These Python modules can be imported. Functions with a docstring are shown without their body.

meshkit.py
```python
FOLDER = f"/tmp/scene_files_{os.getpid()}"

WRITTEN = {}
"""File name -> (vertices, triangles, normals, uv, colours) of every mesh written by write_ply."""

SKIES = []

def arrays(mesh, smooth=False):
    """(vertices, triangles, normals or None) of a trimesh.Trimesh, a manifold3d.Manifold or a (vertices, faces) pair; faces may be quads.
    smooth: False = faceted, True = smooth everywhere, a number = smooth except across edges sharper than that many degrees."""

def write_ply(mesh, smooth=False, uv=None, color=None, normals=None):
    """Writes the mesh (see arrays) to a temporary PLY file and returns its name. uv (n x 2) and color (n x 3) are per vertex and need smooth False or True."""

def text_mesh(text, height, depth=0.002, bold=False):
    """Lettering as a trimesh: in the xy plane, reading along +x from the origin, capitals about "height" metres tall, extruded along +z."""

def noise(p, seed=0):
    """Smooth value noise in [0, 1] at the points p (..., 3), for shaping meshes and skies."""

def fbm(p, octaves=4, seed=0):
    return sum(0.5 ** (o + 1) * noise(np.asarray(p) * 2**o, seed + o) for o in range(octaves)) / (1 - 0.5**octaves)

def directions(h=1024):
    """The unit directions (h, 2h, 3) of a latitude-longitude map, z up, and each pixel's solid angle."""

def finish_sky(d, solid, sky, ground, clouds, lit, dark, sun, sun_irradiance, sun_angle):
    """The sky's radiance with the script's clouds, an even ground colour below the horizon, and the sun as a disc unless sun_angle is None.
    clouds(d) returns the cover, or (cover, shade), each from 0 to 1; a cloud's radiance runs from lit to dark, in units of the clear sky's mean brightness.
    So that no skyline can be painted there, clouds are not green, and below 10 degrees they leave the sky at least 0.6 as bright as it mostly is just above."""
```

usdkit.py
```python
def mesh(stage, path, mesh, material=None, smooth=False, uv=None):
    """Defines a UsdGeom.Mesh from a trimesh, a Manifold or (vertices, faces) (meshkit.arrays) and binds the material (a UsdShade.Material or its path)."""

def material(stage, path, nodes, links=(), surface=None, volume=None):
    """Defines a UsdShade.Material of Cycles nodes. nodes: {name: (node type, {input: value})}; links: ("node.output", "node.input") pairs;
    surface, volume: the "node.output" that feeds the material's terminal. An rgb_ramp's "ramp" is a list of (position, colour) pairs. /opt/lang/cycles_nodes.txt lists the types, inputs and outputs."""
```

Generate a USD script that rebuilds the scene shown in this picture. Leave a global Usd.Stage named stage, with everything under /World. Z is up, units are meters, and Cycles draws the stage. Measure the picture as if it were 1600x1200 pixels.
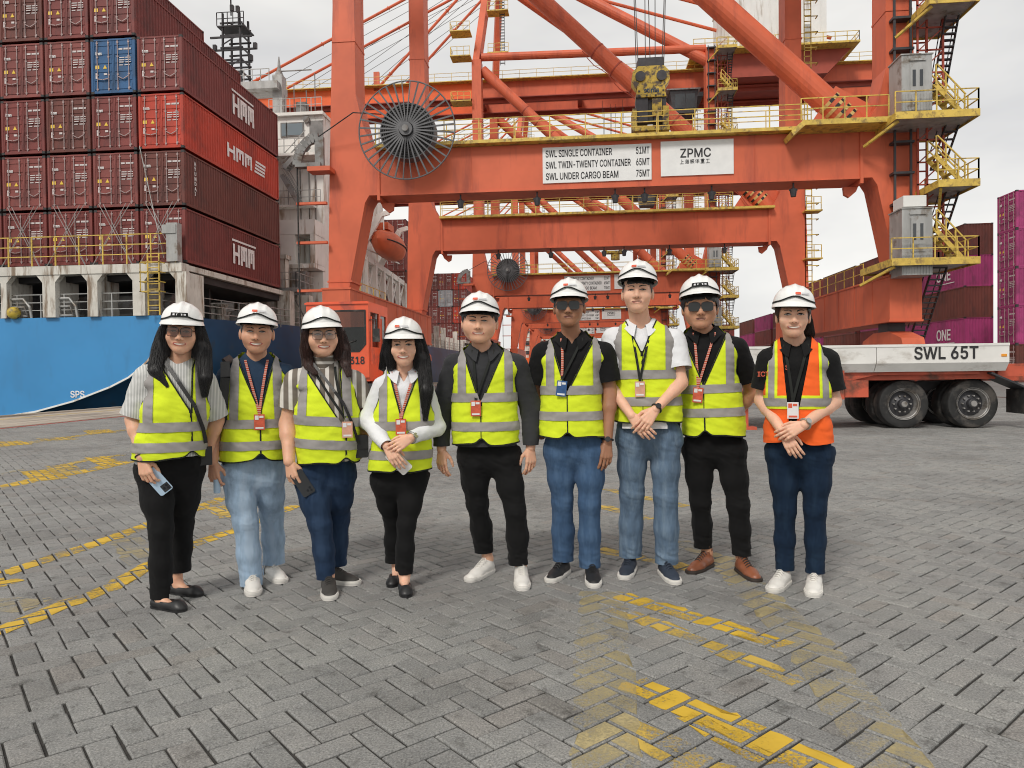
import math, random
import numpy as np, trimesh, usdkit, meshkit, manifold3d
import shapely, shapely.geometry as sg, shapely.affinity as sa
from pxr import Usd, UsdGeom, UsdLux, UsdShade, Gf, Sdf, Vt

random.seed(7)
RNG = np.random.default_rng(7)
PI = math.pi
stage = Usd.Stage.CreateInMemory()
UsdGeom.SetStageUpAxis(stage, UsdGeom.Tokens.z)
UsdGeom.SetStageMetersPerUnit(stage, 1.0)
stage.SetDefaultPrim(UsdGeom.Xform.Define(stage, '/World').GetPrim())

# ------------------------------------------------------------------ camera
CAM_H, FPX = 1.25, 1130.0                       # eye height, focal length in pixels of a 1600 wide picture
YAW, PITCH, ROLL = 0.0945996, 0.0165601, -0.012
_f = np.array([-math.sin(YAW) * math.cos(PITCH), math.cos(YAW) * math.cos(PITCH), -math.sin(PITCH)])
_r0 = np.array([math.cos(YAW), math.sin(YAW), 0.0])
_u0 = np.cross(_r0, _f)
_r = _r0 * math.cos(ROLL) + _u0 * math.sin(ROLL)
_u = _u0 * math.cos(ROLL) - _r0 * math.sin(ROLL)
cam = UsdGeom.Camera.Define(stage, '/World/camera')
m4 = np.eye(4); m4[0, :3] = _r; m4[1, :3] = _u; m4[2, :3] = -_f; m4[3, :3] = [0, 0, CAM_H]
cam.AddTransformOp().Set(Gf.Matrix4d(*m4.ravel().tolist()))
cam.CreateHorizontalApertureAttr(36.0); cam.CreateVerticalApertureAttr(27.0)
cam.CreateFocalLengthAttr(36.0 * FPX / 1600.0)
cam.CreateClippingRangeAttr(Gf.Vec2f(0.05, 5000.0))
cam.CreateExposureAttr(EXPOSURE := 0.36)

def at(px, py, Y=None, Z=None, X=None):
    """the point of the place seen at a pixel of the photograph, on a plane across the quay (Y), level (Z) or along the quay (X)"""
    d = _f + _r * (px - 800) / FPX - _u * (py - 600) / FPX
    t = Y / d[1] if Y is not None else (Z - CAM_H) / d[2] if Z is not None else X / d[0]
    return np.array([0, 0, CAM_H]) + d * t

# ------------------------------------------------------------------ sky and sun (bright overcast)
SUN_EL, SUN_AZ = math.radians(44), math.radians(-158)          # azimuth = atan2(x, y) of the direction towards the sun
SKY_STRENGTH = 0.10
usdkit.material(stage, '/World/Looks/sky', {
    'sky': ('sky_texture', {'sky_type': 'single_scattering', 'sun_disc': False, 'sun_elevation': SUN_EL, 'sun_rotation': SUN_AZ, 'air_density': 1.0, 'aerosol_density': 2.0}),
    'tc': ('texture_coordinate', {}),
    'map': ('mapping', {'scale': (1.0, 1.0, 2.6)}),
    'n': ('noise_texture', {'scale': 2.1, 'detail': 5.0, 'roughness': 0.5}),
    'ramp': ('rgb_ramp', {'ramp': [(0.36, (5.9, 5.85, 5.8)), (0.5, (7.0, 6.88, 6.65)), (0.64, (8.2, 8.0, 7.6))]}),
    'sepv': ('separate_xyz', {}),
    'hz': ('map_range', {'from_min': 0.0, 'from_max': 0.6, 'to_min': 1.05, 'to_max': 0.9, 'clamp': True}),
    'mul': ('mix', {'mix_type': 'multiply', 'fac': 1.0}),
    'mx': ('mix', {'mix_type': 'mix', 'fac': 0.94}),
    'bg': ('background_shader', {'strength': SKY_STRENGTH}),
}, [('tc.generated', 'map.vector'), ('map.vector', 'n.vector'), ('n.fac', 'ramp.fac'), ('sky.color', 'mx.color1'),
    ('tc.generated', 'sepv.vector'), ('sepv.z', 'hz.value'), ('ramp.color', 'mul.color1'), ('hz.result', 'mul.color2'), ('mul.color', 'mx.color2'), ('mx.color', 'bg.color')], surface='bg.background')
dome = UsdLux.DomeLight.Define(stage, '/World/sky')
UsdShade.MaterialBindingAPI.Apply(dome.GetPrim()).Bind(UsdShade.Material.Get(stage, '/World/Looks/sky'))
dome.GetPrim().SetCustomDataByKey('kind', 'structure')
sun = UsdLux.DistantLight.Define(stage, '/World/sun')
sun.CreateIntensityAttr(0.4); sun.CreateAngleAttr(13.0); sun.CreateColorAttr(Gf.Vec3f(1.0, 0.95, 0.88)); sun.CreateNormalizeAttr(True)
sun.AddRotateZOp().Set(math.degrees(-SUN_AZ)); sun.AddRotateXOp().Set(-(90 - math.degrees(SUN_EL)))

# ------------------------------------------------------------------ helpers
taken = {}
def numbered(parent, name):
    k = (parent, name)
    taken[k] = n = taken.get(k, -1) + 1
    return f'{parent}/{name}' + (f'_{n:03d}' if n else '')

def P(x):
    return '/World' if x is None else x if isinstance(x, str) else str(x.GetPath())

def tag(o, label=None, cat=None, group=None, kind=None):
    p = o if isinstance(o, Usd.Prim) else o.GetPrim()
    for k, v in (('label', label), ('category', cat), ('group', group), ('kind', kind)):
        if v:
            p.SetCustomDataByKey(k, v)
    return p

def obj(name, mesh, mat, parent=None, smooth=False, label=None, kind=None, tone=None):
    if isinstance(mesh, Acc):
        mesh = mesh.get()
    if len(mesh[1] if isinstance(mesh, tuple) else mesh.faces) == 0:
        print('EMPTY', name); return None
    m = usdkit.mesh(stage, numbered(P(parent), name), mesh, '/World/Looks/' + mat, smooth)
    if tone is not None:
        UsdGeom.PrimvarsAPI(m).CreatePrimvar('tone', Sdf.ValueTypeNames.FloatArray, 'vertex').Set(Vt.FloatArray.FromNumpy(np.asarray(tone, np.float32)))
    return tag(m, label, kind=kind)

def thing(name, label, cat, loc=(0, 0, 0), rotz=0.0, group=None, kind=None):
    x = UsdGeom.Xform.Define(stage, numbered('/World', name))
    x.AddTranslateOp().Set(Gf.Vec3d(*map(float, loc)))
    x.AddRotateZOp().Set(math.degrees(rotz))
    return tag(x, label, cat, group, kind)

def part_group(name, parent, label=None):
    return tag(UsdGeom.Xform.Define(stage, numbered(P(parent), name)), label)

def copy_of(src, name, label, cat, loc, rotz=0.0, group=None, instance=True):
    t = thing(name, label, cat, loc, rotz, group)
    t.GetReferences().AddInternalReference(Sdf.Path(P(src)))
    if instance:
        t.SetInstanceable(True)
    return t

class Acc:
    """collects simple solids into one mesh"""
    def __init__(s): s.v, s.f, s.n = [], [], 0
    def add(s, v, f):
        v = np.asarray(v, float); f = np.asarray(f, int)
        if f.shape[1] == 4: f = np.vstack([f[:, [0, 1, 2]], f[:, [0, 2, 3]]])
        s.v.append(v); s.f.append(f + s.n); s.n += len(v); return s
    def mesh(s, m): return s.add(m.vertices, m.faces)
    BOXF = np.array([[0, 2, 3, 1], [4, 5, 7, 6], [0, 1, 5, 4], [2, 6, 7, 3], [0, 4, 6, 2], [1, 3, 7, 5]])
    def box(s, x0, x1, y0, y1, z0, z1):
        return s.add([(x, y, z) for z in (z0, z1) for y in (y0, y1) for x in (x0, x1)], s.BOXF)
    def beam(s, p, q, w, h=None, up=(0, 0, 1)):
        """a bar of rectangular section from p to q; w across, h along 'up'"""
        p, q = np.asarray(p, float), np.asarray(q, float); h = w if h is None else h
        d = q - p; d /= np.linalg.norm(d); up = np.asarray(up, float)
        if abs(d @ up) > 0.98: up = np.array([0, 1.0, 0])
        a = np.cross(d, up); a /= np.linalg.norm(a); b = np.cross(a, d)
        v = [c + a * i * w / 2 + b * j * h / 2 for c in (p, q) for j in (-1, 1) for i in (-1, 1)]
        return s.add(v, s.BOXF)
    def tube(s, pts, r, n=8, cap=True):
        pts = np.asarray(pts, float); k = len(pts); r = np.broadcast_to(r, k)
        t = np.gradient(pts, axis=0); t /= np.maximum(np.linalg.norm(t, axis=1, keepdims=True), 1e-9)
        ref = np.array([0, 0, 1.0]) if abs(t[0][2]) < 0.9 else np.array([0, 1.0, 0])
        ang = np.arange(n) * 2 * PI / n; v = []
        a = np.cross(t[0], ref); a /= np.linalg.norm(a)
        for i in range(k):
            a = a - t[i] * (a @ t[i]); a /= np.linalg.norm(a); b = np.cross(t[i], a)
            v += [pts[i] + r[i] * (math.cos(x) * a + math.sin(x) * b) for x in ang]
        f = [(i * n + j, i * n + (j + 1) % n, (i + 1) * n + (j + 1) % n, (i + 1) * n + j) for i in range(k - 1) for j in range(n)]
        s.add(v, f)
        if cap:
            for base, rev in ((0, True), ((k - 1) * n, False)):
                tri = [(base, base + j + (1 if rev else 0), base + j + (0 if rev else 1)) for j in range(1, n - 1)]
                s.f.append(np.array(tri) + s.n - len(v))
        return s
    def prism(s, poly, axis, a, b):
        """polygon in the plane across an axis, extruded from a to b. axis 'y': poly is (x, z); 'x': (y, z); 'z': (x, y)"""
        g = poly if hasattr(poly, 'exterior') else sg.Polygon(poly)
        m = trimesh.creation.extrude_polygon(g, abs(b - a), engine='earcut'); v = np.array(m.vertices)
        h = v[:, 2] + min(a, b)
        w = {'y': np.stack([v[:, 0], h, v[:, 1]], 1), 'x': np.stack([h, v[:, 0], v[:, 1]], 1), 'z': np.stack([v[:, 0], v[:, 1], h], 1)}[axis]
        f = np.array(m.faces)
        return s.add(w, f[:, ::-1] if axis == 'y' else f)
    def get(s): return (np.vstack(s.v), np.vstack(s.f))

def railing(acc, pts, h=1.1, gap=1.5, r=0.03, rails=(1.0, 0.52), posts=True):
    pts = [np.asarray(p, float) for p in pts]
    for p, q in zip(pts, pts[1:]):
        n = max(1, int(round(np.linalg.norm(q - p) / gap)))
        for k in range(n + 1):
            b = p + (q - p) * k / n
            if posts: acc.beam(b, b + [0, 0, h], r * 2)
        for c in rails:
            acc.beam(p + [0, 0, h * c], q + [0, 0, h * c], r * 1.7)
    return acc

def lathe(acc, prof, c, n=32, axis='y'):
    """profile of (radius, offset along the axis) turned round an axis through c"""
    a = np.arange(n) * 2 * PI / n; V = []
    for r, o in prof:
        for q in a: V.append((c[0] + r * math.cos(q), c[1] + o, c[2] + r * math.sin(q)) if axis == 'y' else (c[0] + r * math.cos(q), c[1] + r * math.sin(q), c[2] + o))
    k = len(prof); return acc.add(V, [(i * n + j, i * n + (j + 1) % n, (i + 1) * n + (j + 1) % n, (i + 1) * n + j) for i in range(k - 1) for j in range(n)])
def letters(text, height, width=None, bold=False, depth=0.01):
    m = meshkit.text_mesh(text, height, depth, bold)
    v = np.array(m.vertices)
    if width: v[:, 0] *= width / (v[:, 0].max() - v[:, 0].min())
    return v, np.array(m.faces)

def on_front(v, x, y, z):
    """lettering laid in the xy plane stood up to face -y"""
    return np.stack([v[:, 0] + x, y - v[:, 2], v[:, 1] + z], 1)

# ------------------------------------------------------------------ materials
def look(name, c, rough=0.55, metal=0.0, var=0.12, scale=2.0, bump=0.0, bscale=60.0, stretch=(1, 1, 1), dirt=None, dscale=1.2, dlo=0.55, dhi=0.75, coat=0.0, spec=0.5, rnd=0.0, sheen=0.0, sss=0.0, island=0.0, dstretch=(1, 1, 1), hue=None):
    c = np.array(c, float); dlo, dhi = 0.5 + (dlo - 0.5) * 0.45, 0.5 + (dhi - 0.5) * 0.45       # the noise keeps close to its mean
    n = {'tc': ('texture_coordinate', {}), 'mp': ('mapping', {'scale': stretch}),
         'n': ('noise_texture', {'scale': scale, 'detail': 6.0, 'roughness': 0.6}),
         'r': ('rgb_ramp', {'ramp': [(0.37, c * (1 - var)), (0.63, np.minimum(c * (1 + var), 1))]}),
         'p': ('principled_bsdf', {'roughness': rough, 'metallic': metal, 'coat_weight': coat, 'coat_roughness': 0.15, 'specular_ior_level': spec, 'sheen_weight': sheen, 'subsurface_weight': sss, 'subsurface_scale': 0.006})}
    l = [('tc.object', 'mp.vector'), ('mp.vector', 'n.vector'), ('n.fac', 'r.fac')]
    out = 'r.color'
    if dirt is not None:
        n['dm'] = ('mapping', {'scale': dstretch})
        n['dn'] = ('noise_texture', {'scale': dscale, 'detail': 8.0, 'roughness': 0.65})
        n['dr'] = ('map_range', {'from_min': dlo, 'from_max': dhi, 'to_min': 0.0, 'to_max': 1.0, 'clamp': True})
        n['dx'] = ('mix', {'mix_type': 'mix', 'color2': dirt})
        l += [('tc.object', 'dm.vector'), ('dm.vector', 'dn.vector'), ('dn.fac', 'dr.value'), ('dr.result', 'dx.fac'), (out, 'dx.color1')]
        out = 'dx.color'
    if rnd or island:
        n['oi'] = ('object_info', {}) if rnd else ('geometry', {})
        k = rnd or island
        n['rr'] = ('map_range', {'from_min': 0.0, 'from_max': 1.0, 'to_min': 1 - k, 'to_max': 1 + k})
        n['rm'] = ('mix', {'mix_type': 'multiply', 'fac': 1.0})
        l += [('oi.random' if rnd else 'oi.random_per_island', 'rr.value'), (out, 'rm.color1'), ('rr.result', 'rm.color2')]
        out = 'rm.color'
    l.append((out, 'p.base_color'))
    if bump:
        n['bn'] = ('noise_texture', {'scale': bscale, 'detail': 4.0, 'roughness': 0.6})
        n['b'] = ('bump', {'strength': bump, 'distance': 0.01})
        l += [('mp.vector', 'bn.vector'), ('bn.fac', 'b.height'), ('b.normal', 'p.normal')]
    return usdkit.material(stage, '/World/Looks/' + name, n, l, surface='p.BSDF')

ORANGE = (0.60, 0.128, 0.06)
look('crane_orange', ORANGE, 0.5, var=0.10, scale=0.35, dirt=(0.42, 0.09, 0.05), dscale=0.6, dlo=0.54, dhi=0.9, dstretch=(1.5, 1.5, 0.25), spec=0.35)
look('crane_bright', (0.78, 0.13, 0.03), 0.5, var=0.1, scale=0.5, spec=0.35)
look('crane_dark', (0.34, 0.06, 0.035), 0.6, var=0.12, scale=0.4)
look('rail_yellow', (0.60, 0.42, 0.08), 0.5, var=0.15, scale=3, dirt=(0.30, 0.20, 0.06), dscale=2.5, dlo=0.55, dhi=0.75)
look('sign_white', (0.74, 0.74, 0.73), 0.5, var=0.04, scale=1.5)
look('letter_black', (0.02, 0.02, 0.022), 0.5, var=0.05)
look('letter_white', (0.78, 0.76, 0.75), 0.5, var=0.08, scale=4)
look('galvanised', (0.36, 0.36, 0.35), 0.45, metal=0.3, var=0.15, scale=2.0, stretch=(1, 1, 0.3), dirt=(0.2, 0.17, 0.14), dlo=0.6, dhi=0.8)
look('dark_steel', (0.045, 0.045, 0.05), 0.5, metal=0.2, var=0.2, scale=2)
look('reel_grey', (0.10, 0.10, 0.105), 0.5, metal=0.3, var=0.2, scale=3)
look('rubber', (0.018, 0.018, 0.018), 0.7, var=0.3, scale=6, bump=0.3, bscale=120, dirt=(0.07, 0.062, 0.055), dscale=3, dlo=0.5, dhi=0.75)
look('rope', (0.06, 0.055, 0.05), 0.6, var=0.1)
look('machine_white', (0.72, 0.72, 0.70), 0.5, var=0.05, scale=0.4, dirt=(0.42, 0.38, 0.33), dscale=0.7, dlo=0.62, dhi=0.85, dstretch=(1.5, 1.5, 0.2))
look('ship_white', (0.80, 0.79, 0.75), 0.5, var=0.06, scale=0.5, dirt=(0.36, 0.25, 0.17), dscale=0.8, dlo=0.6, dhi=0.85, dstretch=(2, 2, 0.22))
look('ship_cream', (0.60, 0.575, 0.52), 0.55, var=0.1, scale=1.0, dirt=(0.22, 0.16, 0.11), dscale=1.2, dlo=0.52, dhi=0.78, dstretch=(2, 2, 0.3))
look('hull_blue', (0.045, 0.25, 0.53), 0.4, var=0.05, scale=0.3, dirt=(0.045, 0.22, 0.46), dscale=0.5, dlo=0.55, dhi=0.75, dstretch=(1, 1, 0.3))
look('hull_navy', (0.008, 0.052, 0.118), 0.45, var=0.2, scale=0.4, dirt=(0.02, 0.05, 0.09), dscale=0.8, dlo=0.6, dhi=0.8)
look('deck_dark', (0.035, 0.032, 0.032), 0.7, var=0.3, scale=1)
look('deck_grey', (0.20, 0.195, 0.19), 0.6, var=0.2, scale=1.5, dirt=(0.12, 0.09, 0.07), dlo=0.55, dhi=0.75)
look('lifeboat_orange', (0.62, 0.13, 0.05), 0.45, var=0.08, scale=1)
look('headblock_yellow', (0.50, 0.36, 0.05), 0.5, var=0.2, scale=2, dirt=(0.08, 0.06, 0.04), dscale=1.8, dlo=0.48, dhi=0.66)
look('truck_orange', (0.72, 0.10, 0.035), 0.38, var=0.06, scale=2, coat=0.2, dirt=(0.4, 0.07, 0.04), dlo=0.6, dhi=0.8)
look('trailer_white', (0.72, 0.71, 0.68), 0.5, var=0.06, scale=1.5, dirt=(0.46, 0.43, 0.39), dscale=1.6, dlo=0.55, dhi=0.85, dstretch=(0.8, 1, 1.5))
look('trailer_orange', (0.50, 0.09, 0.045), 0.55, var=0.15, scale=2, dirt=(0.14, 0.05, 0.03), dlo=0.5, dhi=0.75)
look('lamp_amber', (0.75, 0.30, 0.03), 0.3, var=0.05)
usdkit.material(stage, '/World/Looks/window_dark', {'p': ('principled_bsdf', {'base_color': (0.035, 0.04, 0.045), 'roughness': 0.08, 'specular_ior_level': 0.7})}, [], surface='p.BSDF')
for nm, c in (('maroon', (0.185, 0.042, 0.037)), ('maroon_brown', (0.145, 0.044, 0.034)), ('maroon_pale', (0.215, 0.058, 0.05)), ('container_red', (0.46, 0.052, 0.028)), ('container_blue', (0.03, 0.105, 0.24)), ('magenta', (0.34, 0.045, 0.155)), ('container_navy', (0.02, 0.035, 0.07)), ('container_grey', (0.34, 0.36, 0.38))):
    look('box_' + nm, c, 0.5, var=0.10, scale=0.8, rnd=0.14, dirt=np.array(c) * 0.62 + 0.01, dscale=0.9, dlo=0.52, dhi=0.8, dstretch=(1.4, 0.5, 0.5), spec=0.35)
look('lock_rod', (0.36, 0.27, 0.26), 0.45, metal=0.3, var=0.15, scale=4)
look('decal_yellow', (0.72, 0.48, 0.05), 0.5, var=0.1)
look('decal_white', (0.55, 0.50, 0.49), 0.5, var=0.15, scale=8)
# ------------------------------------------------------------------ pavement: herringbone block paving at 45 degrees to the quay
def paver_look(name):
    rnd_kind = 'at.fac'
    k = {'g': ('geometry', {}), 'at': ('attribute', {'attribute': 'tone'}), 'tc': ('texture_coordinate', {}),
         'rp': ('rgb_ramp', {'ramp': [(0.0, (0.192, 0.193, 0.189)), (0.3, (0.216, 0.217, 0.212)), (0.62, (0.232, 0.233, 0.227)), (0.9, (0.226, 0.223, 0.216)), (0.97, (0.220, 0.211, 0.200)), (1.0, (0.186, 0.181, 0.172))]}),
         'n1': ('noise_texture', {'scale': 130.0, 'detail': 5.0, 'roughness': 0.7}),
         'r1': ('rgb_ramp', {'ramp': [(0.36, (0.55, 0.55, 0.55)), (0.47, (0.97, 0.97, 0.97)), (0.53, (1.03, 1.03, 1.03)), (0.64, (1.5, 1.49, 1.47))]}),
         'n2': ('noise_texture', {'scale': 0.8, 'detail': 5.0, 'roughness': 0.6}),
         'r2': ('rgb_ramp', {'ramp': [(0.36, (0.82, 0.81, 0.80)), (0.5, (1.0, 1.0, 1.0)), (0.64, (1.12, 1.12, 1.10))]}),
         'n3': ('noise_texture', {'scale': 9.0, 'detail': 6.0, 'roughness': 0.7}),
         'r3': ('rgb_ramp', {'ramp': [(0.34, (0.62, 0.61, 0.60)), (0.43, (0.97, 0.97, 0.97)), (0.62, (1.08, 1.07, 1.06))]}),
         'm1': ('mix', {'mix_type': 'multiply', 'fac': 1.0}), 'm2': ('mix', {'mix_type': 'multiply', 'fac': 1.0}), 'm3': ('mix', {'mix_type': 'multiply', 'fac': 1.0}),
         'b': ('bump', {'strength': 0.55, 'distance': 0.004}),
         'p': ('principled_bsdf', {'roughness': 0.78, 'specular_ior_level': 0.35})}
    usdkit.material(stage, '/World/Looks/' + name, k, [(rnd_kind, 'rp.fac'), ('g.position', 'n1.vector'), ('g.position', 'n2.vector'), ('g.position', 'n3.vector'), ('n1.fac', 'r1.fac'), ('n2.fac', 'r2.fac'), ('n3.fac', 'r3.fac'),
        ('rp.color', 'm1.color1'), ('r1.color', 'm1.color2'), ('m1.color', 'm2.color1'), ('r2.color', 'm2.color2'), ('m2.color', 'm3.color1'), ('r3.color', 'm3.color2'), ('m3.color', 'p.base_color'), ('n1.fac', 'b.height'), ('b.normal', 'p.normal')], surface='p.BSDF')
paver_look('paver')
look('joint_sand', (0.030, 0.028, 0.025), 0.95, var=0.4, scale=30, bump=0.5, bscale=90)
# paving too far off to tell the blocks apart: the same bond as a texture
usdkit.material(stage, '/World/Looks/far_paving', {
    'g': ('geometry', {}), 'mp': ('mapping', {'rotation': (0, 0, PI / 4)}),
    'br': ('brick_texture', {'scale': 1.0, 'brick_width': 0.21, 'row_height': 0.105, 'mortar_size': 0.006, 'mortar_smooth': 0.2, 'color1': (0.216, 0.215, 0.208), 'color2': (0.200, 0.199, 0.193), 'mortar': (0.085, 0.082, 0.076)}),
    'n2': ('noise_texture', {'scale': 0.5, 'detail': 6.0, 'roughness': 0.65}), 'r2': ('rgb_ramp', {'ramp': [(0.3, (0.76, 0.75, 0.74)), (0.55, (1.0, 1.0, 1.0)), (0.75, (1.12, 1.11, 1.1))]}),
    'm': ('mix', {'mix_type': 'multiply', 'fac': 1.0}), 'p': ('principled_bsdf', {'roughness': 0.8, 'specular_ior_level': 0.35})},
    [('g.position', 'mp.vector'), ('mp.vector', 'br.vector'), ('g.position', 'n2.vector'), ('n2.fac', 'r2.fac'), ('br.color', 'm.color1'), ('r2.color', 'm.color2'), ('m.color', 'p.base_color')], surface='p.BSDF')
look('quay_concrete', (0.40, 0.35, 0.29), 0.85, var=0.15, scale=0.8, bump=0.3, bscale=20, dirt=(0.24, 0.21, 0.18), dscale=1.0, dlo=0.5, dhi=0.75, dstretch=(2, 0.3, 1))
look('rail_steel', (0.16, 0.08, 0.06), 0.5, metal=0.6, var=0.2, scale=2)
look('rail_red', (0.42, 0.06, 0.045), 0.6, var=0.3, scale=3)
usdkit.material(stage, '/World/Looks/water', {'g': ('geometry', {}), 'n': ('noise_texture', {'scale': 0.8, 'detail': 4.0}), 'b': ('bump', {'strength': 0.4, 'distance': 0.15}),
    'p': ('principled_bsdf', {'base_color': (0.03, 0.045, 0.045), 'roughness': 0.08})}, [('g.position', 'n.vector'), ('n.fac', 'b.height'), ('b.normal', 'p.normal')], surface='p.BSDF')
def paint_look(name, lo, hi, c=(0.52, 0.335, 0.03)):
    usdkit.material(stage, '/World/Looks/' + name, {'g': ('geometry', {}), 'at': ('attribute', {'attribute': 'tone'}), 'n': ('noise_texture', {'scale': 75.0, 'detail': 7.0, 'roughness': 0.72}), 'n2': ('noise_texture', {'scale': 3.2, 'detail': 4.0, 'roughness': 0.6}),
        'pos': ('map_range', {'from_min': 0.0, 'from_max': 1.0, 'to_min': -0.11, 'to_max': 0.11}),
        'a1': ('math', {'math_type': 'add'}), 'a2': ('math', {'math_type': 'multiply_add', 'value2': 0.85, 'value3': -0.43}), 'a3': ('math', {'math_type': 'add'}),
        'rg': ('map_range', {'from_min': lo, 'from_max': hi, 'to_min': 0.0, 'to_max': 1.0, 'clamp': True}),
        'cr': ('rgb_ramp', {'ramp': [(0.3, np.array(c) * 0.72), (0.6, np.array(c)), (0.8, np.minimum(np.array(c) * 1.2, 1))]}),
        'p': ('principled_bsdf', {'roughness': 0.65}), 't': ('transparent_bsdf', {}), 'mx': ('mix_closure', {})},
        [('g.position', 'n.vector'), ('g.position', 'n2.vector'), ('at.fac', 'pos.value'), ('n.fac', 'a1.value1'), ('pos.result', 'a1.value2'), ('n2.fac', 'a2.value1'), ('a1.value', 'a3.value1'), ('a2.value', 'a3.value2'),
         ('a3.value', 'rg.value'), ('n2.fac', 'cr.fac'), ('cr.color', 'p.base_color'), ('rg.result', 'mx.fac'), ('t.BSDF', 'mx.closure1'), ('p.BSDF', 'mx.closure2')], surface='mx.closure')
paint_look('paint_strong', 0.325, 0.47, (0.62, 0.40, 0.035)); paint_look('paint_worn', 0.35, 0.57, (0.54, 0.37, 0.07)); paint_look('paint_ghost', 0.38, 0.74, (0.40, 0.33, 0.17))

QUAY_X, RAIL_X = -18.3, -13.4
pav = thing('pavement', 'grey herringbone block paving of the container terminal', None, kind='structure')
stage.GetPrimAtPath('/World/pavement').ClearCustomDataByKey('label')
a = Acc(); a.add([(-15.4, -12, -0.010), (70, -12, -0.010), (70, 24.5, -0.010), (-15.4, 24.5, -0.010)], [[0, 1, 2, 3]])
obj('joint_sand', a, 'joint_sand', pav)
PIT = 0.1045                                   # module: blocks of 0.2 x 0.1 with joints
def blocks():
    """centres and directions of a herringbone in a frame turned by 45 degrees"""
    out = []
    N = 340
    for i in range(-N, N):
        for j in range(-N, N):
            k = (i - j) % 4
            if k == 0: out.append((i + 1.0, j + 0.5, 0))      # lies along u, covers cells i, i+1
            elif k == 2: out.append((i + 0.5, j * 1.0, 1))      # lies along v, covers cells j-1, j
    return np.array(out)
B = blocks()
c45 = math.cos(PI / 4)
def uv2xy(u, v):
    return (u - v) * c45 * PIT, (u + v) * c45 * PIT
bx_, by_ = uv2xy(B[:, 0], B[:, 1])
bd = np.array([0, 0, CAM_H])
def project(p):
    q = p - bd; d = q @ _f
    return 800 + FPX * (q @ _r) / d, 600 - FPX * (q @ _u) / d, d
pp = np.stack([bx_, by_, np.zeros(len(bx_))], 1)
qx, qy, qd = project(pp)
keep = (by_ > 0.8) & (by_ < 23.5) & (qd > 0.6) & (qx > -650) & (qx < 2350) & (bx_ > -14.3) & (bx_ < 30)
B, bx_, by_, qd, qx, qy = B[keep], bx_[keep], by_[keep], qd[keep], qx[keep], qy[keep]
inside = (qx > -20) & (qx < 1620) & (qy < 1215)
order = np.argsort(np.where(inside, qd, 1e9))
near = order[:300]; rest = order[300:]
_rg = np.random.default_rng(31); NB = len(bx_)
TILT = np.stack([_rg.normal(0, 0.006, NB), _rg.normal(0, 0.009, NB), _rg.normal(0, 0.0008, NB)], 1)      # lean and level of every block
ANG = PI / 4 + B[:, 2] * PI / 2 + _rg.normal(0, 0.008, NB)
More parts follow.
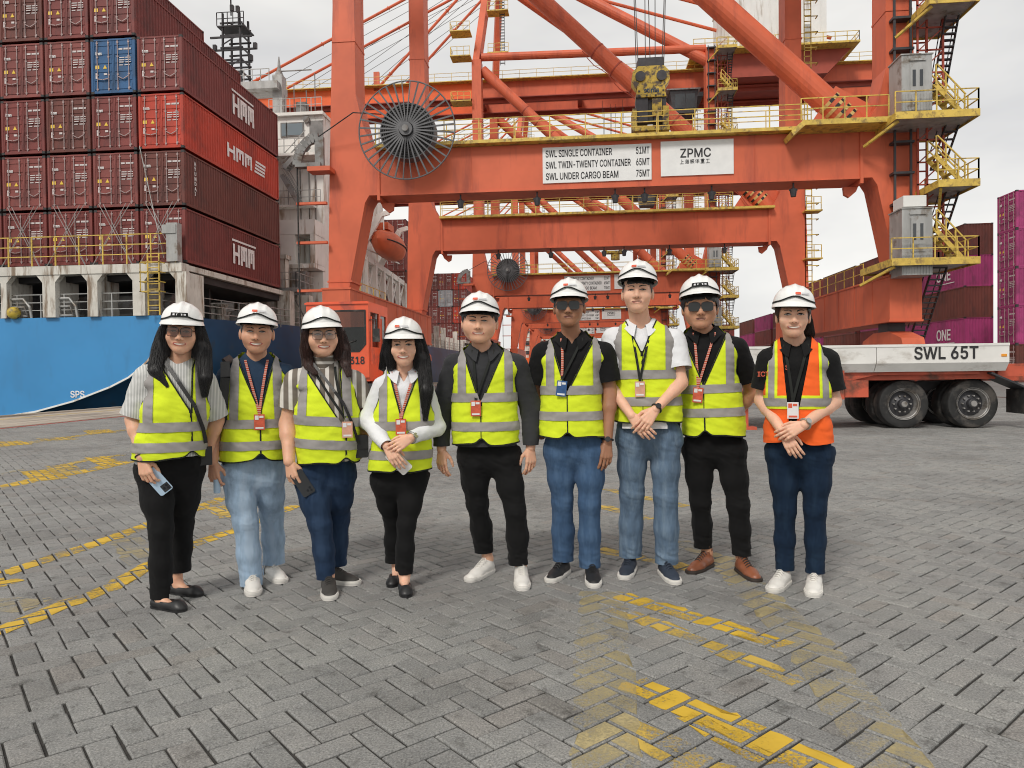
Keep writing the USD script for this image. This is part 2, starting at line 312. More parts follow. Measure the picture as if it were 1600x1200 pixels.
def block_geo(idx, sides=True):
    """vertices and faces of the blocks: chamfered tops, slightly uneven"""
    n = len(idx); rg = np.random.default_rng(11)
    L, W, ch, dep = 0.1000, 0.0478, 0.0058, 0.06
    base = np.array([(-L, -W), (L, -W), (L, W), (-L, W)]); top = np.array([(-L + ch, -W + ch), (L - ch, -W + ch), (L - ch, W - ch), (-L + ch, W - ch)])
    V = np.zeros((n, 12, 3))
    V[:, :4, :2] = top; V[:, 4:8, :2] = base; V[:, 4:8, 2] = -0.0055; V[:, 8:, :2] = base; V[:, 8:, 2] = -dep if sides else -0.014
    V[:, :, :2] *= (1 + rg.normal(0, 0.006, (n, 1, 2)))
    V[:, :, 2] += V[:, :, 0] * TILT[idx, 0:1] + V[:, :, 1] * TILT[idx, 1:2] + TILT[idx, 2:3]
    ang = ANG[idx]
    c, s = np.cos(ang)[:, None], np.sin(ang)[:, None]
    X = V[:, :, 0] * c - V[:, :, 1] * s + bx_[idx][:, None] + rg.normal(0, 0.0012, (n, 1)); Yv = V[:, :, 0] * s + V[:, :, 1] * c + by_[idx][:, None] + rg.normal(0, 0.0012, (n, 1))
    V = np.stack([X, Yv, V[:, :, 2]], 2)
    q = [(0, 1, 2, 3)] + [(4 + k, 4 + (k + 1) % 4, (k + 1) % 4, k) for k in range(4)] + [(8 + k, 8 + (k + 1) % 4, 4 + (k + 1) % 4, 4 + k) for k in range(4)]
    f = np.array([t for a_, b_, c_, d_ in q for t in ((a_, b_, c_), (a_, c_, d_))])
    return V, f
TONE = np.random.default_rng(23).random(len(order))
V, f = block_geo(near)
for k in range(len(near)):
    obj('paver', (V[k], f), 'paver', pav, tone=np.full(12, TONE[k]))
V2, f2 = block_geo(rest, False)
obj('far_pavers', (V2.reshape(-1, 3), (f2[None] + 12 * np.arange(len(rest))[:, None, None]).reshape(-1, 3)), 'paver', pav, kind='stuff', tone=np.repeat(TONE[300:], 12))
a = Acc(); a.add([(-15.4, 23.6, -0.004), (400, 23.6, -0.004), (400, 900, -0.004), (-15.4, 900, -0.004)], [[0, 1, 2, 3]])
a.add([(24, -12, -0.006), (400, -12, -0.006), (400, 23.6, -0.006), (24, 23.6, -0.006)], [[0, 1, 2, 3]])
a.add([(-15.4, -60, -0.006), (400, -60, -0.006), (400, -12, -0.006), (-15.4, -12, -0.006)], [[0, 1, 2, 3]])
obj('far_paving', a, 'far_paving', pav)

# worn yellow lines: paint on the tops of the blocks they cross
allidx = np.arange(len(bx_))
def paint(strip, mat, lift=0.0012, maxd=16.0):
    """strip: a polygon on the ground; one thin sheet per block top it covers"""
    x0, y0, x1, y1 = strip.bounds; acc = Acc(); rt_ = np.random.default_rng(int(x0 * 1000) & 0xffff); acc.tone = []; sel = np.nonzero((bx_ > x0 - .15) & (bx_ < x1 + .15) & (by_ > y0 - .15) & (by_ < y1 + .15))[0]
    for i in sel:
        r = sa.translate(sa.rotate(sg.box(-0.0945, -0.0425, 0.0945, 0.0425), 45 + 90 * B[i, 2], origin=(0, 0)), bx_[i], by_[i]).intersection(strip)
        if r.is_empty or r.area < 2e-4: continue
        tn_ = rt_.random()
        for g in getattr(r, 'geoms', [r]):
            if g.geom_type != 'Polygon': continue
            c = np.array(g.exterior.coords)[:-1][::-1]
            acc.tone += [tn_] * len(c)
            cu, su = math.cos(ANG[i]), math.sin(ANG[i]); dx, dy = c[:, 0] - bx_[i], c[:, 1] - by_[i]
            acc.add(np.c_[c, (dx * cu + dy * su) * TILT[i, 0] + (dy * cu - dx * su) * TILT[i, 1] + TILT[i, 2] + lift], [(0, k + 1, k) if False else (0, k, k + 1) for k in range(1, len(c) - 1)])
    return acc if acc.n else None
def line_on_ground(p, q, w):
    p, q = at(*p, Z=0)[:2], at(*q, Z=0)[:2]
    return sg.LineString([p, q]).buffer(w / 2, cap_style='flat')
def ragged(poly, seed):
    """frays the edges a little"""
    c = np.array(shapely.segmentize(poly, 0.05).exterior.coords); rg = np.random.default_rng(seed)
    return sg.Polygon(c + rg.normal(0, 0.011, c.shape)).buffer(0)

MARKS = [  # corner pixels of each stroke in the photograph, width in metres, how worn it is
    ([(968, 931), (1030, 948), (1120, 974), (1229, 1010)], 0.075, 'paint_strong'), ([(952, 950), (1020, 972), (1120, 1012), (1250, 1066)], 0.06, 'paint_worn'),
    ([(986, 1066), (1090, 1112), (1180, 1150), (1330, 1218)], 0.085, 'paint_strong'), ([(1070, 1120), (1210, 1188)], 0.05, 'paint_strong'), ([(978, 1135), (1040, 1168), (1130, 1215)], 0.08, 'paint_worn'),
    ([(940, 925), (944, 1040), (948, 1215)], 0.14, 'paint_ghost'), ([(1125, 870), (1197, 944), (1265, 1005), (1316, 1082), (1349, 1123), (1420, 1215)], 0.13, 'paint_ghost'),
    ([(945, 764), (1075, 792)], 0.08, 'paint_worn'), ([(938, 790), (1015, 812)], 0.08, 'paint_worn'), ([(935, 858), (1090, 890)], 0.08, 'paint_worn'), ([(1060, 846), (1140, 880)], 0.09, 'paint_ghost'),
    ([(4, 897), (104, 864), (184, 838), (241, 817), (303, 796), (352, 777)], 0.085, 'paint_strong'), ([(-10, 990), (54, 965), (111, 941), (165, 922), (228, 886), (295, 853), (372, 827), (462, 790)], 0.075, 'paint_strong'), ([(-10, 914), (24, 905)], 0.10, 'paint_strong'),
    ([(-10, 955), (40, 935)], 0.2, 'paint_ghost'), ([(196, 842), (226, 880)], 0.12, 'paint_ghost'), ([(325, 786), (362, 808)], 0.1, 'paint_worn'),
    ([(-10, 765), (63, 748), (120, 739), (203, 721)], 0.14, 'paint_strong'), ([(54, 738), (139, 718), (190, 711)], 0.10, 'paint_worn'), ([(56, 735), (82, 750)], 0.2, 'paint_strong'), ([(92, 727), (112, 741)], 0.18, 'paint_worn'), ([(150, 714), (176, 727)], 0.18, 'paint_strong'),
    ([(-10, 699), (60, 690), (152, 677), (205, 671)], 0.16, 'paint_worn'), ([(5, 690), (24, 696)], 0.3, 'paint_strong'), ([(80, 684), (100, 688)], 0.3, 'paint_worn'), ([(150, 672), (160, 677)], 0.3, 'paint_strong'),
    ([(-10, 743), (40, 733)], 0.06, 'paint_ghost'),
]
WID = {'paint_strong': 1.8, 'paint_worn': 1.8, 'paint_ghost': 1.7}
for n_, (pts, w, mt) in enumerate(MARKS):
    g = sg.LineString([at(*p, Z=0)[:2] for p in pts]).buffer(w * WID[mt] / 2, cap_style='flat', join_style='bevel')
    acc = paint(ragged(g, n_), mt, 0.0010 + 0.00012 * n_)
    if acc: obj('painted_line', acc, mt, pav, tone=acc.tone)

# quay edge: concrete apron, crane rails
quay = thing('quay', 'pale concrete apron along the quay edge', None, kind='structure')
quay.ClearCustomDataByKey('label')
a = Acc(); a.box(-15.0, -14.37, -60, 700, -0.6, 0.02); a.box(-16.2, -15.06, -60, 700, -0.6, 0.02)
a.box(QUAY_X, -16.26, -60, 700, -4.0, 0.02); obj('apron', a, 'quay_concrete', quay)
a = Acc(); a.box(QUAY_X - 0.02, QUAY_X + 0.28, -60, 700, 0.02, 0.07); obj('edge_kerb', a, 'quay_concrete', quay)
for x in (-13.4, 16.8):
    a = Acc(); a.box(x - 0.035, x + 0.035, 24, 700, -0.006, 0.012); a.box(x - 0.09, x - 0.045, 24, 700, -0.006, 0.004); a.box(x + 0.045, x + 0.09, 24, 700, -0.006, 0.004)
    obj('crane_rail', a, 'rail_steel', quay)
a = Acc(); a.box(-14.34, -14.24, -60, 700, 0.0, 0.006); obj('red_edge_line', a, 'rail_red', quay)
a = Acc(); a.box(-17.2, -17.08, 12, 700, 0.021, 0.024); obj('yellow_edge_line', a, 'rail_yellow', quay)
a = Acc(); a.add([(-900, -300, -2.6), (QUAY_X, -300, -2.6), (QUAY_X, 900, -2.6), (-900, 900, -2.6)], [[0, 1, 2, 3]])
tag(obj('water', a, 'water'), kind='structure')
# ------------------------------------------------------------------ ship-to-shore cranes (local y = 0 at the frame nearest the camera)
XL0, XL1, XR0, XR1, YB = -13.7, -12.5, 16.2, 17.4, 18.7          # legs; YB = rear frame
CX = 1.85
def mir(poly): return [(2 * CX - x, z) for x, z in poly][::-1]
LEG = [(-14.2, 6.05), (-13.0, 6.05), (-12.0, 10.9), (-11.75, 11.3), (-11.3, 11.3), (-11.3, 13.8), (-12.0, 15.0), (-12.45, 17.0), (-12.5, 42.0), (-13.7, 42.0), (-13.7, 22.0), (-14.05, 12.0)]
def stair(acc, x0, z0, x1, z1, y0, y1):
    """an open-tread flight in the plane across the quay"""
    n = max(3, int(abs(z1 - z0) / 0.24))
    for k in range(n + 1):
        t = k / n; x, z = x0 + (x1 - x0) * t, z0 + (z1 - z0) * t
        acc.box(x - 0.13, x + 0.13, y0, y1, z - 0.025, z + 0.025)
    for y in (y0, y1):
        acc.beam((x0, y, z0), (x1, y, z1), 0.05, 0.22)
    return acc
def stair_y(acc, x0, x1, y0, z0, y1, z1):
    """a steep open flight climbing towards the camera"""
    n = max(3, int(abs(z1 - z0) / 0.27))
    for k in range(n + 1):
        t = k / n; y, z = y0 + (y1 - y0) * t, z0 + (z1 - z0) * t; acc.box(x0, x1, y - 0.11, y + 0.11, z - 0.03, z + 0.03)
    for x in (x0, x1): acc.beam((x, y0, z0), (x, y1, z1), 0.045, 0.16); acc.beam((x, y0, z0 + 1), (x, y1, z1 + 1), 0.04)
    return acc
def pipe_bands(acc, p, q, r, n):
    p, q = np.asarray(p, float), np.asarray(q, float)
    for k in range(n):
        c = p + (q - p) * (k + 0.5) / n; d = (q - p) / np.linalg.norm(q - p) * 0.06
        acc.tube([c - d, c + d], r, 16)
def crane(t):
    for fr, y0 in enumerate((0.0, YB)):
        for left in (1, 0):
            a = Acc().prism(LEG if left else mir(LEG), 'y', y0, y0 + 1.8)
            obj('leg', a, 'crane_orange', t)
            a = Acc()                                                           # flange joints and lugs where the leg meets the beam
            s = 1 if left else -1; lx = -11.28 if left else 2 * CX + 11.28
            a.box(min(lx, lx + s * 0.16), max(lx, lx + s * 0.16), y0 - 0.06, y0 + 1.86, 11.0, 13.95)
            pts = [(lx, 11.0), (lx + s * 0.75, 11.0), (lx + s * 0.7, 10.6), (lx + s * 0.45, 10.45), (lx + s * 0.1, 10.75)]
            a.prism(pts if s > 0 else pts[::-1], 'y', y0 + 0.7, y0 + 0.95); obj('beam_joint', a, 'crane_orange', t)
            for z in (6.5, 20.0, 27.0, 34.0):
                x0, x1 = ((-13.74, -12.46) if z > 18 else (-14.22, -12.85)) if left else ((16.16, 17.44) if z > 18 else (16.55, 17.92))
                obj('leg_flange', Acc().box(x0 - 0.03, x1 + 0.03, y0 - 0.035, y0 + 1.835, z - 0.05, z + 0.05), 'crane_orange', t)
        a = Acc(); a.box(-11.28 + 0.16, 2 * CX + 11.28 - 0.16, y0 + 0.02, y0 + 1.78, 11.32, 13.78)
        obj('portal_beam', a, 'crane_orange', t)
        a = Acc()                                                                # bottom flange, stiffener plates
        a.box(-11.1, 2 * CX + 11.1, y0 - 0.05, y0 + 1.85, 11.24, 11.32)
        a.box(-5.95, -5.90, y0 - 0.012, y0 + 0.02, 11.32, 13.78); a.box(9.4, 9.45, y0 - 0.012, y0 + 0.02, 11.32, 13.78)
        obj('beam_flange', a, 'crane_orange', t)
        a = Acc(); a.box(-11.3, 15.2, y0 - 0.55, y0 + 0.3, 13.80, 13.98)         # walkway on the beam
        obj('walkway', a, 'rail_yellow', t)
        a = Acc(); railing(a, [(-11.2, y0 - 0.5, 13.98), (12.0, y0 - 0.5, 13.98)], 1.15, 1.9, 0.028); railing(a, [(-11.2, y0 + 0.25, 13.98), (12.0, y0 + 0.25, 13.98)], 1.15, 1.9, 0.022)
        obj('railing', a, 'rail_yellow', t)
        for x in (-6.6, -2.3, 2.0, 3.6, 7.2, 11.5):                                # floodlights under the beam
            a = Acc(); a.box(x - 0.04, x + 0.04, y0 + 0.3, y0 + 0.38, 10.95, 11.26); a.tube([(x, y0 + 0.34, 10.98), (x, y0 + 0.34, 10.88), (x, y0 + 0.34, 10.5)], [0.08, 0.2, 0.14], 10); a.box(x - 0.22, x + 0.22, y0 + 0.30, y0 + 0.38, 10.82, 10.9)
            obj('beam_lamp', a, 'dark_steel', t)
        # tie tube and diagonal
        a = Acc().tube([(-12.5, y0 + 0.9, 42.6), (16.3, y0 + 0.9, 42.2)], 0.5, 14); obj('tie_tube', a, 'crane_orange', t)
        p, q = np.array([-12.4, y0 + 0.95, 40.9]), np.array([15.6, y0 + 0.95, 13.6])
        a = Acc().tube([p, q], 0.68, 20); obj('diagonal_tube', a, 'crane_orange', t)
        a = Acc(); d = (q - p) / np.linalg.norm(q - p)                           # gusset of the tube's foot with gratings and cable clamps
        a.prism([(12.2, 13.95), (16.2, 13.95), (16.2, 15.2), (15.4, 15.6), (13.9, 16.5), (13.3, 15.6)], 'y', y0 + 0.85, y0 + 1.05)
        obj('tube_gusset', a, 'crane_orange', t)
        a = Acc()
        for k in range(7):
            c = q - d * (1.6 + 0.42 * k); a.tube([c - d * 0.09, c + d * 0.09], 0.70, 20) if k % 1 == 0 and k < 4 else None
        obj('hazard_band', a, 'hazard', t)
        a = Acc()
        for k in range(9):
            c = p + (q - p) * (0.50 + 0.055 * k) if fr else p + (q - p) * (0.2 + 0.06 * k)
            if fr or k < 5: a.tube([c - d * 0.05, c + d * 0.05], 0.72, 18)
        if fr:
            pts = []
            for k in range(28):
                c = p + (q - p) * (0.48 + 0.0185 * k); pts.append(c + np.array([-0.62 - 0.12 * (k % 4 in (1, 2)), -0.35, -0.62 - 0.2 * math.sin(k * PI / 4) ** 2]))
            a.tube(pts, 0.035, 5)
        obj('cable_clamps', a, 'crane_dark', t)
    for left in (1, 0):                                                          # sills, bogies
        x0, x1 = (-14.3, -12.7) if left else (16.0, 17.6)
        a = Acc(); a.box(x0, x1, -0.75, YB + 2.5, 3.7, 6.0); obj('sill_beam', a, 'crane_orange', t)
        a = Acc()
        for y in np.arange(1.5, YB + 2, 2.6): a.box(x0 - 0.02, x1 + 0.02, y, y + 0.05, 3.7, 6.0)
        a.box(x0 - 0.05, x1 + 0.05, -0.8, YB + 2.55, 5.96, 6.06); a.box(x0 - 0.05, x1 + 0.05, -0.8, YB + 2.55, 3.62, 3.72)
        obj('sill_flange', a, 'crane_orange', t)
        xm = (x0 + x1) / 2
        for yb in (1.0, YB + 1.0):
            a = Acc(); a.prism([(yb - 2.7, 2.3), (yb + 2.7, 2.3), (yb + 2.5, 2.75), (yb + 1.0, 3.15), (yb - 1.0, 3.15), (yb - 2.5, 2.75)], 'x', xm - 0.55, xm + 0.55)
            for d in (-2.0, 2.0): a.prism([(yb + d - 1.4, 0.75), (yb + d + 1.4, 0.75), (yb + d + 1.1, 1.6), (yb + d + 0.4, 2.25), (yb + d - 0.4, 2.25), (yb + d - 1.1, 1.6)], 'x', xm - 0.4, xm + 0.4)
            obj('bogie', a, 'crane_orange', t)
            obj('bogie_pivot', Acc().box(xm - 0.45, xm + 0.45, yb - 0.6, yb + 0.6, 3.16, 3.62), 'dark_steel', t)
            obj('drive_motor', Acc().box(xm - 0.95, xm - 0.56, yb - 2.2, yb - 1.2, 1.2, 2.0).tube([(xm - 0.75, yb - 1.2, 1.6), (xm - 0.75, yb - 0.5, 1.6)], 0.28, 10), 'galvanised', t)
            obj('rail_clamp', Acc().box(xm - 0.35, xm + 0.35, yb - 4.1, yb - 3.5, 0.3, 1.6), 'crane_dark', t)
            for d in (-2.8, -1.4, 1.2, 2.6):
                a = Acc().tube([(xm - 0.2, yb + d, 0.42), (xm + 0.2, yb + d, 0.42)], 0.4, 18); obj('bogie_wheel', a, 'dark_steel', t)
        a = Acc(); railing(a, [(x0 + 0.1, 3.0, 6.06), (x0 + 0.1, 12.0, 6.06)], 1.1, 1.4, 0.025); obj('railing', a, 'rail_yellow', t)
    # box girders and boom
    for y0, h in ((7.4, 2.6), (13.2, 2.6)):
        a = Acc().box(-14.0, 42.0, y0, y0 + 1.1, 39.6, 39.6 + h); obj('box_girder', a, 'crane_orange', t)
        a = Acc().box(-58.0, -14.05, y0, y0 + 1.1, 39.6, 39.6 + h - 0.3); obj('boom_girder', a, 'crane_bright', t)
        a = Acc().box(-58, 42, y0 - 0.5, y0 - 0.02, 39.5, 39.62).box(-58, 42, y0 + 0.3, y0 + 0.8, 39.1, 39.6); obj('trolley_rail', a, 'crane_dark', t)
        a = Acc().box(-58, 42, y0 - 0.9, y0, 39.6 + h - 0.3, 39.6 + h - 0.18); railing(a, [(-58, y0 - 0.85, 42.0), (42, y0 - 0.85, 42.0)], 1.1, 2.4, 0.03)
        obj('girder_walkway', a, 'rail_yellow', t)
    a = Acc()
    for x in list(range(-56, 42, 14)): a.box(x, x + 0.6, 8.5, 13.2, 40.0, 41.5)
    obj('cross_tie', a, 'crane_dark', t)
    # mast and stays over the waterside legs
    for y0 in (0.9, YB + 0.9):
        a = Acc().beam((-13.1, y0, 42.0), (-11.4, 6.5 if y0 < 5 else 14.5, 60.0), 0.95, 0.9); obj('mast_leg', a, 'crane_orange', t)
        a = Acc().tube([(-11.3, 6.6 if y0 < 5 else 14.4, 59.5), (16.6, y0, 40.6)], 0.72, 16); obj('back_tube', a, 'crane_orange', t)
    a = Acc().box(-12.4, -10.6, 5.6, 15.4, 59.4, 61.2); obj('mast_head', a, 'crane_orange', t)
    for yy in (7.6, 13.5):
        for xb in (-51.0, -28.5):
            a = Acc(); p, q = np.array([-12.0, yy, 60.0 if xb < -40 else 58.6]), np.array([xb, yy, 41.8]); a.tube([p, q], 0.2, 8); pipe_bands(a, p, q, 0.3, 4)
            obj('boom_stay', a, 'crane_orange', t)
            a = Acc().box(xb - 0.4, xb + 0.4, yy - 0.2, yy + 0.2, 41.5, 44.2); obj('stay_post', a, 'crane_orange', t)
        a = Acc().tube([(-11.0, yy, 60.2), (34.0, yy, 45.6)], 0.24, 8); obj('back_stay', a, 'crane_orange', t)
        a = Acc()
        for k in range(5): a.tube([(-12.0, yy + 0.3 * k, 58.9 - 0.5 * k), (-50.0 + 5 * k, yy + 0.3 * k, 42.6)], 0.035, 4, cap=False)
        obj('boom_rope', a, 'rope', t)
    # machinery house with its plant platform
    a = Acc().box(20.0, 32.4, 4.5, 16.0, 43.6, 52.6); obj('machinery_house', a, 'machine_white', t)
    a = Acc()
    for x in np.arange(20.4, 32.4, 0.8): a.box(x, x + 0.08, 4.44, 4.5, 43.8, 52.4)
    a.box(19.9, 32.5, 4.3, 16.1, 52.6, 52.85); obj('house_ribs', a, 'machine_white', t)
    for x in (23.2, 29.5): obj('house_door', Acc().box(x, x + 0.9, 4.42, 4.5, 44.0, 46.2), 'galvanised', t)
    a = Acc().box(15.0, 36.0, 2.8, 17.4, 42.9, 43.15); railing(a, [(15.1, 2.9, 43.15), (35.9, 2.9, 43.15), (35.9, 17.2, 43.15)], 1.2, 1.5, 0.04); obj('house_platform', a, 'rail_yellow', t)
    a = Acc().prism([(20, 42.9), (35.5, 42.9), (32.5, 39.8), (20, 39.8)], 'y', 4.6, 16.0); obj('house_base', a, 'crane_dark', t)
    # trolley with the driver's cab
    a = Acc().box(11.0, 17.0, 7.0, 14.6, 38.5, 39.05); obj('trolley_frame', a, 'dark_steel', t)
    a = Acc().prism([(12.7, 35.4), (15.6, 35.4), (15.9, 38.4), (12.2, 38.4)], 'y', 4.4, 7.0); obj('driver_cab', a, 'dark_steel', t)
    a = Acc().box(12.9, 14.2, 4.34, 4.4, 36.0, 37.9).box(14.3, 15.5, 4.34, 4.4, 36.0, 37.9); obj('cab_window', a, 'window_dark', t)
    a = Acc().box(11.8, 16.2, 4.2, 7.0, 38.42, 38.6); obj('cab_roof', a, 'galvanised', t)
    # stair tower and lift on the landside front leg
    PZ = [6.55, 10.35, 13.75, 19.3, 24.8, 30.3, 35.8, 41.0]
    a = Acc()
    for x in (17.45, 17.9, 18.7):
        a.box(x, x + 0.09, -0.6, -0.51, 6.5, 42); a.box(x, x + 0.09, 1.2, 1.29, 6.5, 42)
    for z in np.arange(7.2, 42, 1.15):
        a.box(17.45, 18.75, -0.6, -0.53, z, z + 0.07); a.box(17.45, 18.75, 1.2, 1.27, z, z + 0.07)
        a.beam((17.5, -0.56, z), (18.7, -0.56, z + 1.1), 0.06); 
    obj('tower_frame', a, 'crane_dark', t)
    a = Acc(); a.box(16.35, 16.45, -0.5, -0.4, 6, 42).box(17.15, 17.25, -0.5, -0.4, 6, 42)
    for z in np.arange(6.5, 42, 1.6): a.box(16.3, 17.35, -0.55, -0.02, z, z + 0.12)
    obj('lift_mast', a, 'dark_steel', t)
    for (z0, z1) in ((5.85, 9.15), (14.0, 16.75)):
        a = Acc().box(16.05, 17.5, -2.1, -0.62, z0, z1); obj('lift_cabin', a, 'galvanised', t)
        a = Acc().box(16.45, 17.15, -2.14, -2.1, z0 + (z1 - z0) * .35, z1 - 0.45); obj('lift_door', a, 'galvanised', t, label='panelled lift cabin door with two slit windows')
        a = Acc()
        for x in (16.56, 16.9): a.box(x, x + 0.14, -2.165, -2.14, z1 - 1.55, z1 - 0.75)
        obj('door_window', a, 'window_dark', t)
        obj('cabin_header', Acc().box(16.4, 17.2, -2.17, -2.141, z1 - 0.3, z1 - 0.2), 'galvanised', t); obj('cabin_roof', Acc().box(16.0, 17.55, -2.15, -0.6, z1 + 0.002, z1 + 0.06), 'galvanised', t)
        for x in np.arange(16.1, 17.5, 0.14): obj('cabin_rib', Acc().box(x, x + 0.05, -2.12, -2.101, z0, z0 + (z1 - z0) * .3), 'galvanised', t)
    a = Acc().box(16.2, 17.3, -1.9, -0.7, 9.3, 9.85); obj('cabin_roof_unit', a, 'machine_white', t)
    for k, z in enumerate(PZ):
        x0 = (15.4, 17.6, 15.6, 17.2)[k] if k < 4 else 17.2
        obj('platform_deck', Acc().box(x0 + 0.06, 19.49, -2.44, 1.54, z - 0.16, z - 0.02), 'galvanised', t)
        a = Acc().box(x0, 19.55, -2.5, -2.442, z - 0.26, z + 0.1).box(x0, 19.55, 1.542, 1.6, z - 0.26, z + 0.1).box(x0, x0 + 0.058, -2.442, 1.542, z - 0.26, z + 0.1).box(19.492, 19.55, -2.442, 1.542, z - 0.26, z + 0.1)
        if k == 2: a.prism([(10.9, 13.45), (11.5, 13.98), (15.7, 13.98), (16.3, 14.2), (16.3, 13.9), (15.8, 13.7), (11.6, 13.72), (11.0, 13.2)], 'y', -1.5, 0.0)
        a.beam((x0 + 0.2, -2.3, z - 0.3), (x0 - 0.8 if k != 1 else x0 + 0.9, -0.6, z - 1.0), 0.12)
        obj('platform_edge', a, 'rail_yellow', t)
        a = Acc(); railing(a, [(x0, -2.45, z), (19.5, -2.45, z), (19.5, 1.55, z), (18.8, 1.55, z)], 1.1, 0.95, 0.028)
        if k == 2: railing(a, [(11.4, -1.45, 13.98), (15.7, -1.45, 13.98)], 1.1, 1.2, 0.028)
        obj('railing', a, 'rail_yellow', t)
        if k + 1 < len(PZ):
            zm = z + min(1.55, (PZ[k + 1] - z) * 0.42)
            a = stair(Acc(), 19.1, z, 17.75, zm, -1.9, -1.1); obj('stair', a, 'rail_yellow', t)
            a = Acc()
            for y in (-1.95, -1.05): a.beam((19.15, y, z + 1.0), (17.8, y, zm + 1.0), 0.06); a.beam((19.15, y, z + 0.5), (17.8, y, zm + 0.5), 0.05); [a.beam((19.1 - 1.35 * q, y, z + (zm - z) * q), (19.1 - 1.35 * q, y, z + (zm - z) * q + 1.0), 0.06) for q in (0, .33, .66, 1)]
            obj('stair_rail', a, 'rail_yellow', t)
            a = stair_y(Acc(), 18.72, 19.36, 0.75, zm, -0.9, PZ[k + 1] - 0.1); obj('stair', a, 'dark_steel', t)
    a = stair_y(Acc(), 17.9, 18.6, 1.6, 2.4, -1.2, 6.3); obj('stair', a, 'dark_steel', t)
    for y in (YB,):                                                               # caged ladder on the rear landside leg
        a = Acc()
        for x in (17.6, 18.1): a.box(x, x + 0.06, y, y + 0.06, 6, 42)
        for z in np.arange(6.2, 42, 0.45): a.box(17.6, 18.15, y, y + 0.05, z, z + 0.05)
        for z in np.arange(8, 42, 1.2): a.box(17.55, 18.5, y - 0.5, y - 0.44, z, z + 0.06); a.box(18.44, 18.5, y - 0.5, y, z, z + 0.06)
        for z in (13.5, 9.8): a.box(17.4, 18.7, y - 0.8, y + 0.4, z - 0.1, z); railing(a, [(17.5, y - 0.75, z), (18.6, y - 0.75, z)], 1.0, 0.5, 0.025)
        obj('caged_ladder', a, 'rail_yellow', t)
    for z in (31.0, 36.5, 42.3, 45.5):
        a = Acc().box(-16.4, -13.75, -0.9, 1.2, z - 0.12, z); railing(a, [(-16.3, -0.85, z), (-13.8, -0.85, z)], 1.1, 0.9, 0.03); railing(a, [(-16.35, -0.8, z), (-16.35, 1.1, z)], 1.1, 0.9, 0.03); obj('leg_platform', a, 'rail_yellow', t)
    a = Acc()
    for x in (-10.2, -9.6): a.box(x, x + 0.07, 2.2, 2.27, 42, 60)
    for z in np.arange(42.2, 60, 0.4): a.box(-10.2, -9.55, 2.2, 2.26, z, z + 0.12)
    obj('mast_ladder', a, 'dark_steel', t)
    for z in (43.5, 49.0, 54.5):
        a = Acc().box(-11.8, -9.0, 1.4, 3.2, z - 0.15, z); railing(a, [(-11.7, 1.45, z), (-9.0, 1.45, z)], 1.1, 0.9, 0.03); obj('mast_platform', a, 'rail_yellow', t)
    # cable reel on the front of the portal beam
    rx, rz = -9.15, 14.3
    reel = part_group('cable_reel', t)
    a = Acc().tube([(rx, -1.55, rz), (rx, -0.75, rz)], 1.5, 40); obj('cable_drum', a, 'reel_grey', reel, smooth=40)
    a = Acc()
    for r in np.arange(0.55, 1.5, 0.12):
        pts = [(rx + r * math.cos(q), -1.57, rz + r * math.sin(q)) for q in np.linspace(0, 2 * PI, 41)]; a.tube(pts, 0.04, 5, cap=False)
    obj('wound_cable', a, 'rubber', reel)
    a = Acc().tube([(rx, -1.95, rz), (rx, -0.05, rz)], 0.36, 20); obj('reel_hub', a, 'reel_grey', reel, smooth=40); obj('hub_cap', Acc().tube([(rx, -2.08, rz), (rx, -1.955, rz)], 0.17, 16), 'deck_grey', reel, smooth=40)
    R = 2.62
    for k in range(36):
        q = 2 * PI * (k + 0.5) / 36
        a = Acc().beam((rx + 0.4 * math.cos(q), -1.78, rz + 0.4 * math.sin(q)), (rx + R * math.cos(q), -1.66, rz + R * math.sin(q)), 0.05, 0.085); obj('reel_spoke', a, 'reel_grey', reel)
    a = Acc().tube([(rx + R * math.cos(q), -1.66, rz + R * math.sin(q)) for q in np.linspace(0, 2 * PI, 73)], 0.04, 6, cap=False); obj('reel_rim', a, 'reel_grey', reel)
    a = Acc().box(rx - 0.5, rx + 0.5, -0.8, 0.05, rz - 0.6, rz - 0.2); obj('reel_bracket', a, 'crane_dark', reel)
    # cable guide on the side of the left leg
    a = Acc()
    arc = [(-14.45 - 1.25 * math.sin(q), -0.5, 13.0 + 1.5 * math.cos(q)) for q in np.linspace(0, PI / 2, 9)]
    for p, q in zip(arc, arc[1:]): a.beam(p, q, 0.5, 0.22, up=(0, 1, 0))
    a.beam((-14.4, -0.5, 12.9), (-14.4, -0.5, 14.5), 0.5, 0.2).beam((-15.75, -0.5, 12.95), (-14.3, -0.5, 12.95), 0.5, 0.22)
    obj('cable_guide', a, 'deck_grey', t)
    a = Acc().box(-15.0, -13.7, -0.9, 0.0, 12.55, 12.8); obj('guide_bracket', a, 'crane_orange', t)
    a = Acc().tube([(-14.6, -0.5, 14.45), (-12.2, -1.3, 15.5), (rx - 1.45, -1.4, rz + 1.0)], 0.032, 6, cap=False).tube([(-15.72, -0.5, 13.0), (-15.7, -0.5, 5.0), (-15.6, -0.5, 0.3)], 0.045, 6, cap=False); obj('feed_cable', a, 'rubber', t)
    for z in (5.9, 8.6, 10.8): obj('cable_arm', Acc().box(-15.85, -14.1, -0.45, -0.2, z, z + 0.14), 'crane_orange', t)
    # signs
    p = part_group('load_sign', t)
    obj('sign_board', Acc().box(-1.95, 3.95, -0.05, 0.018, 11.6, 13.55), 'sign_white', p)
    a = Acc()
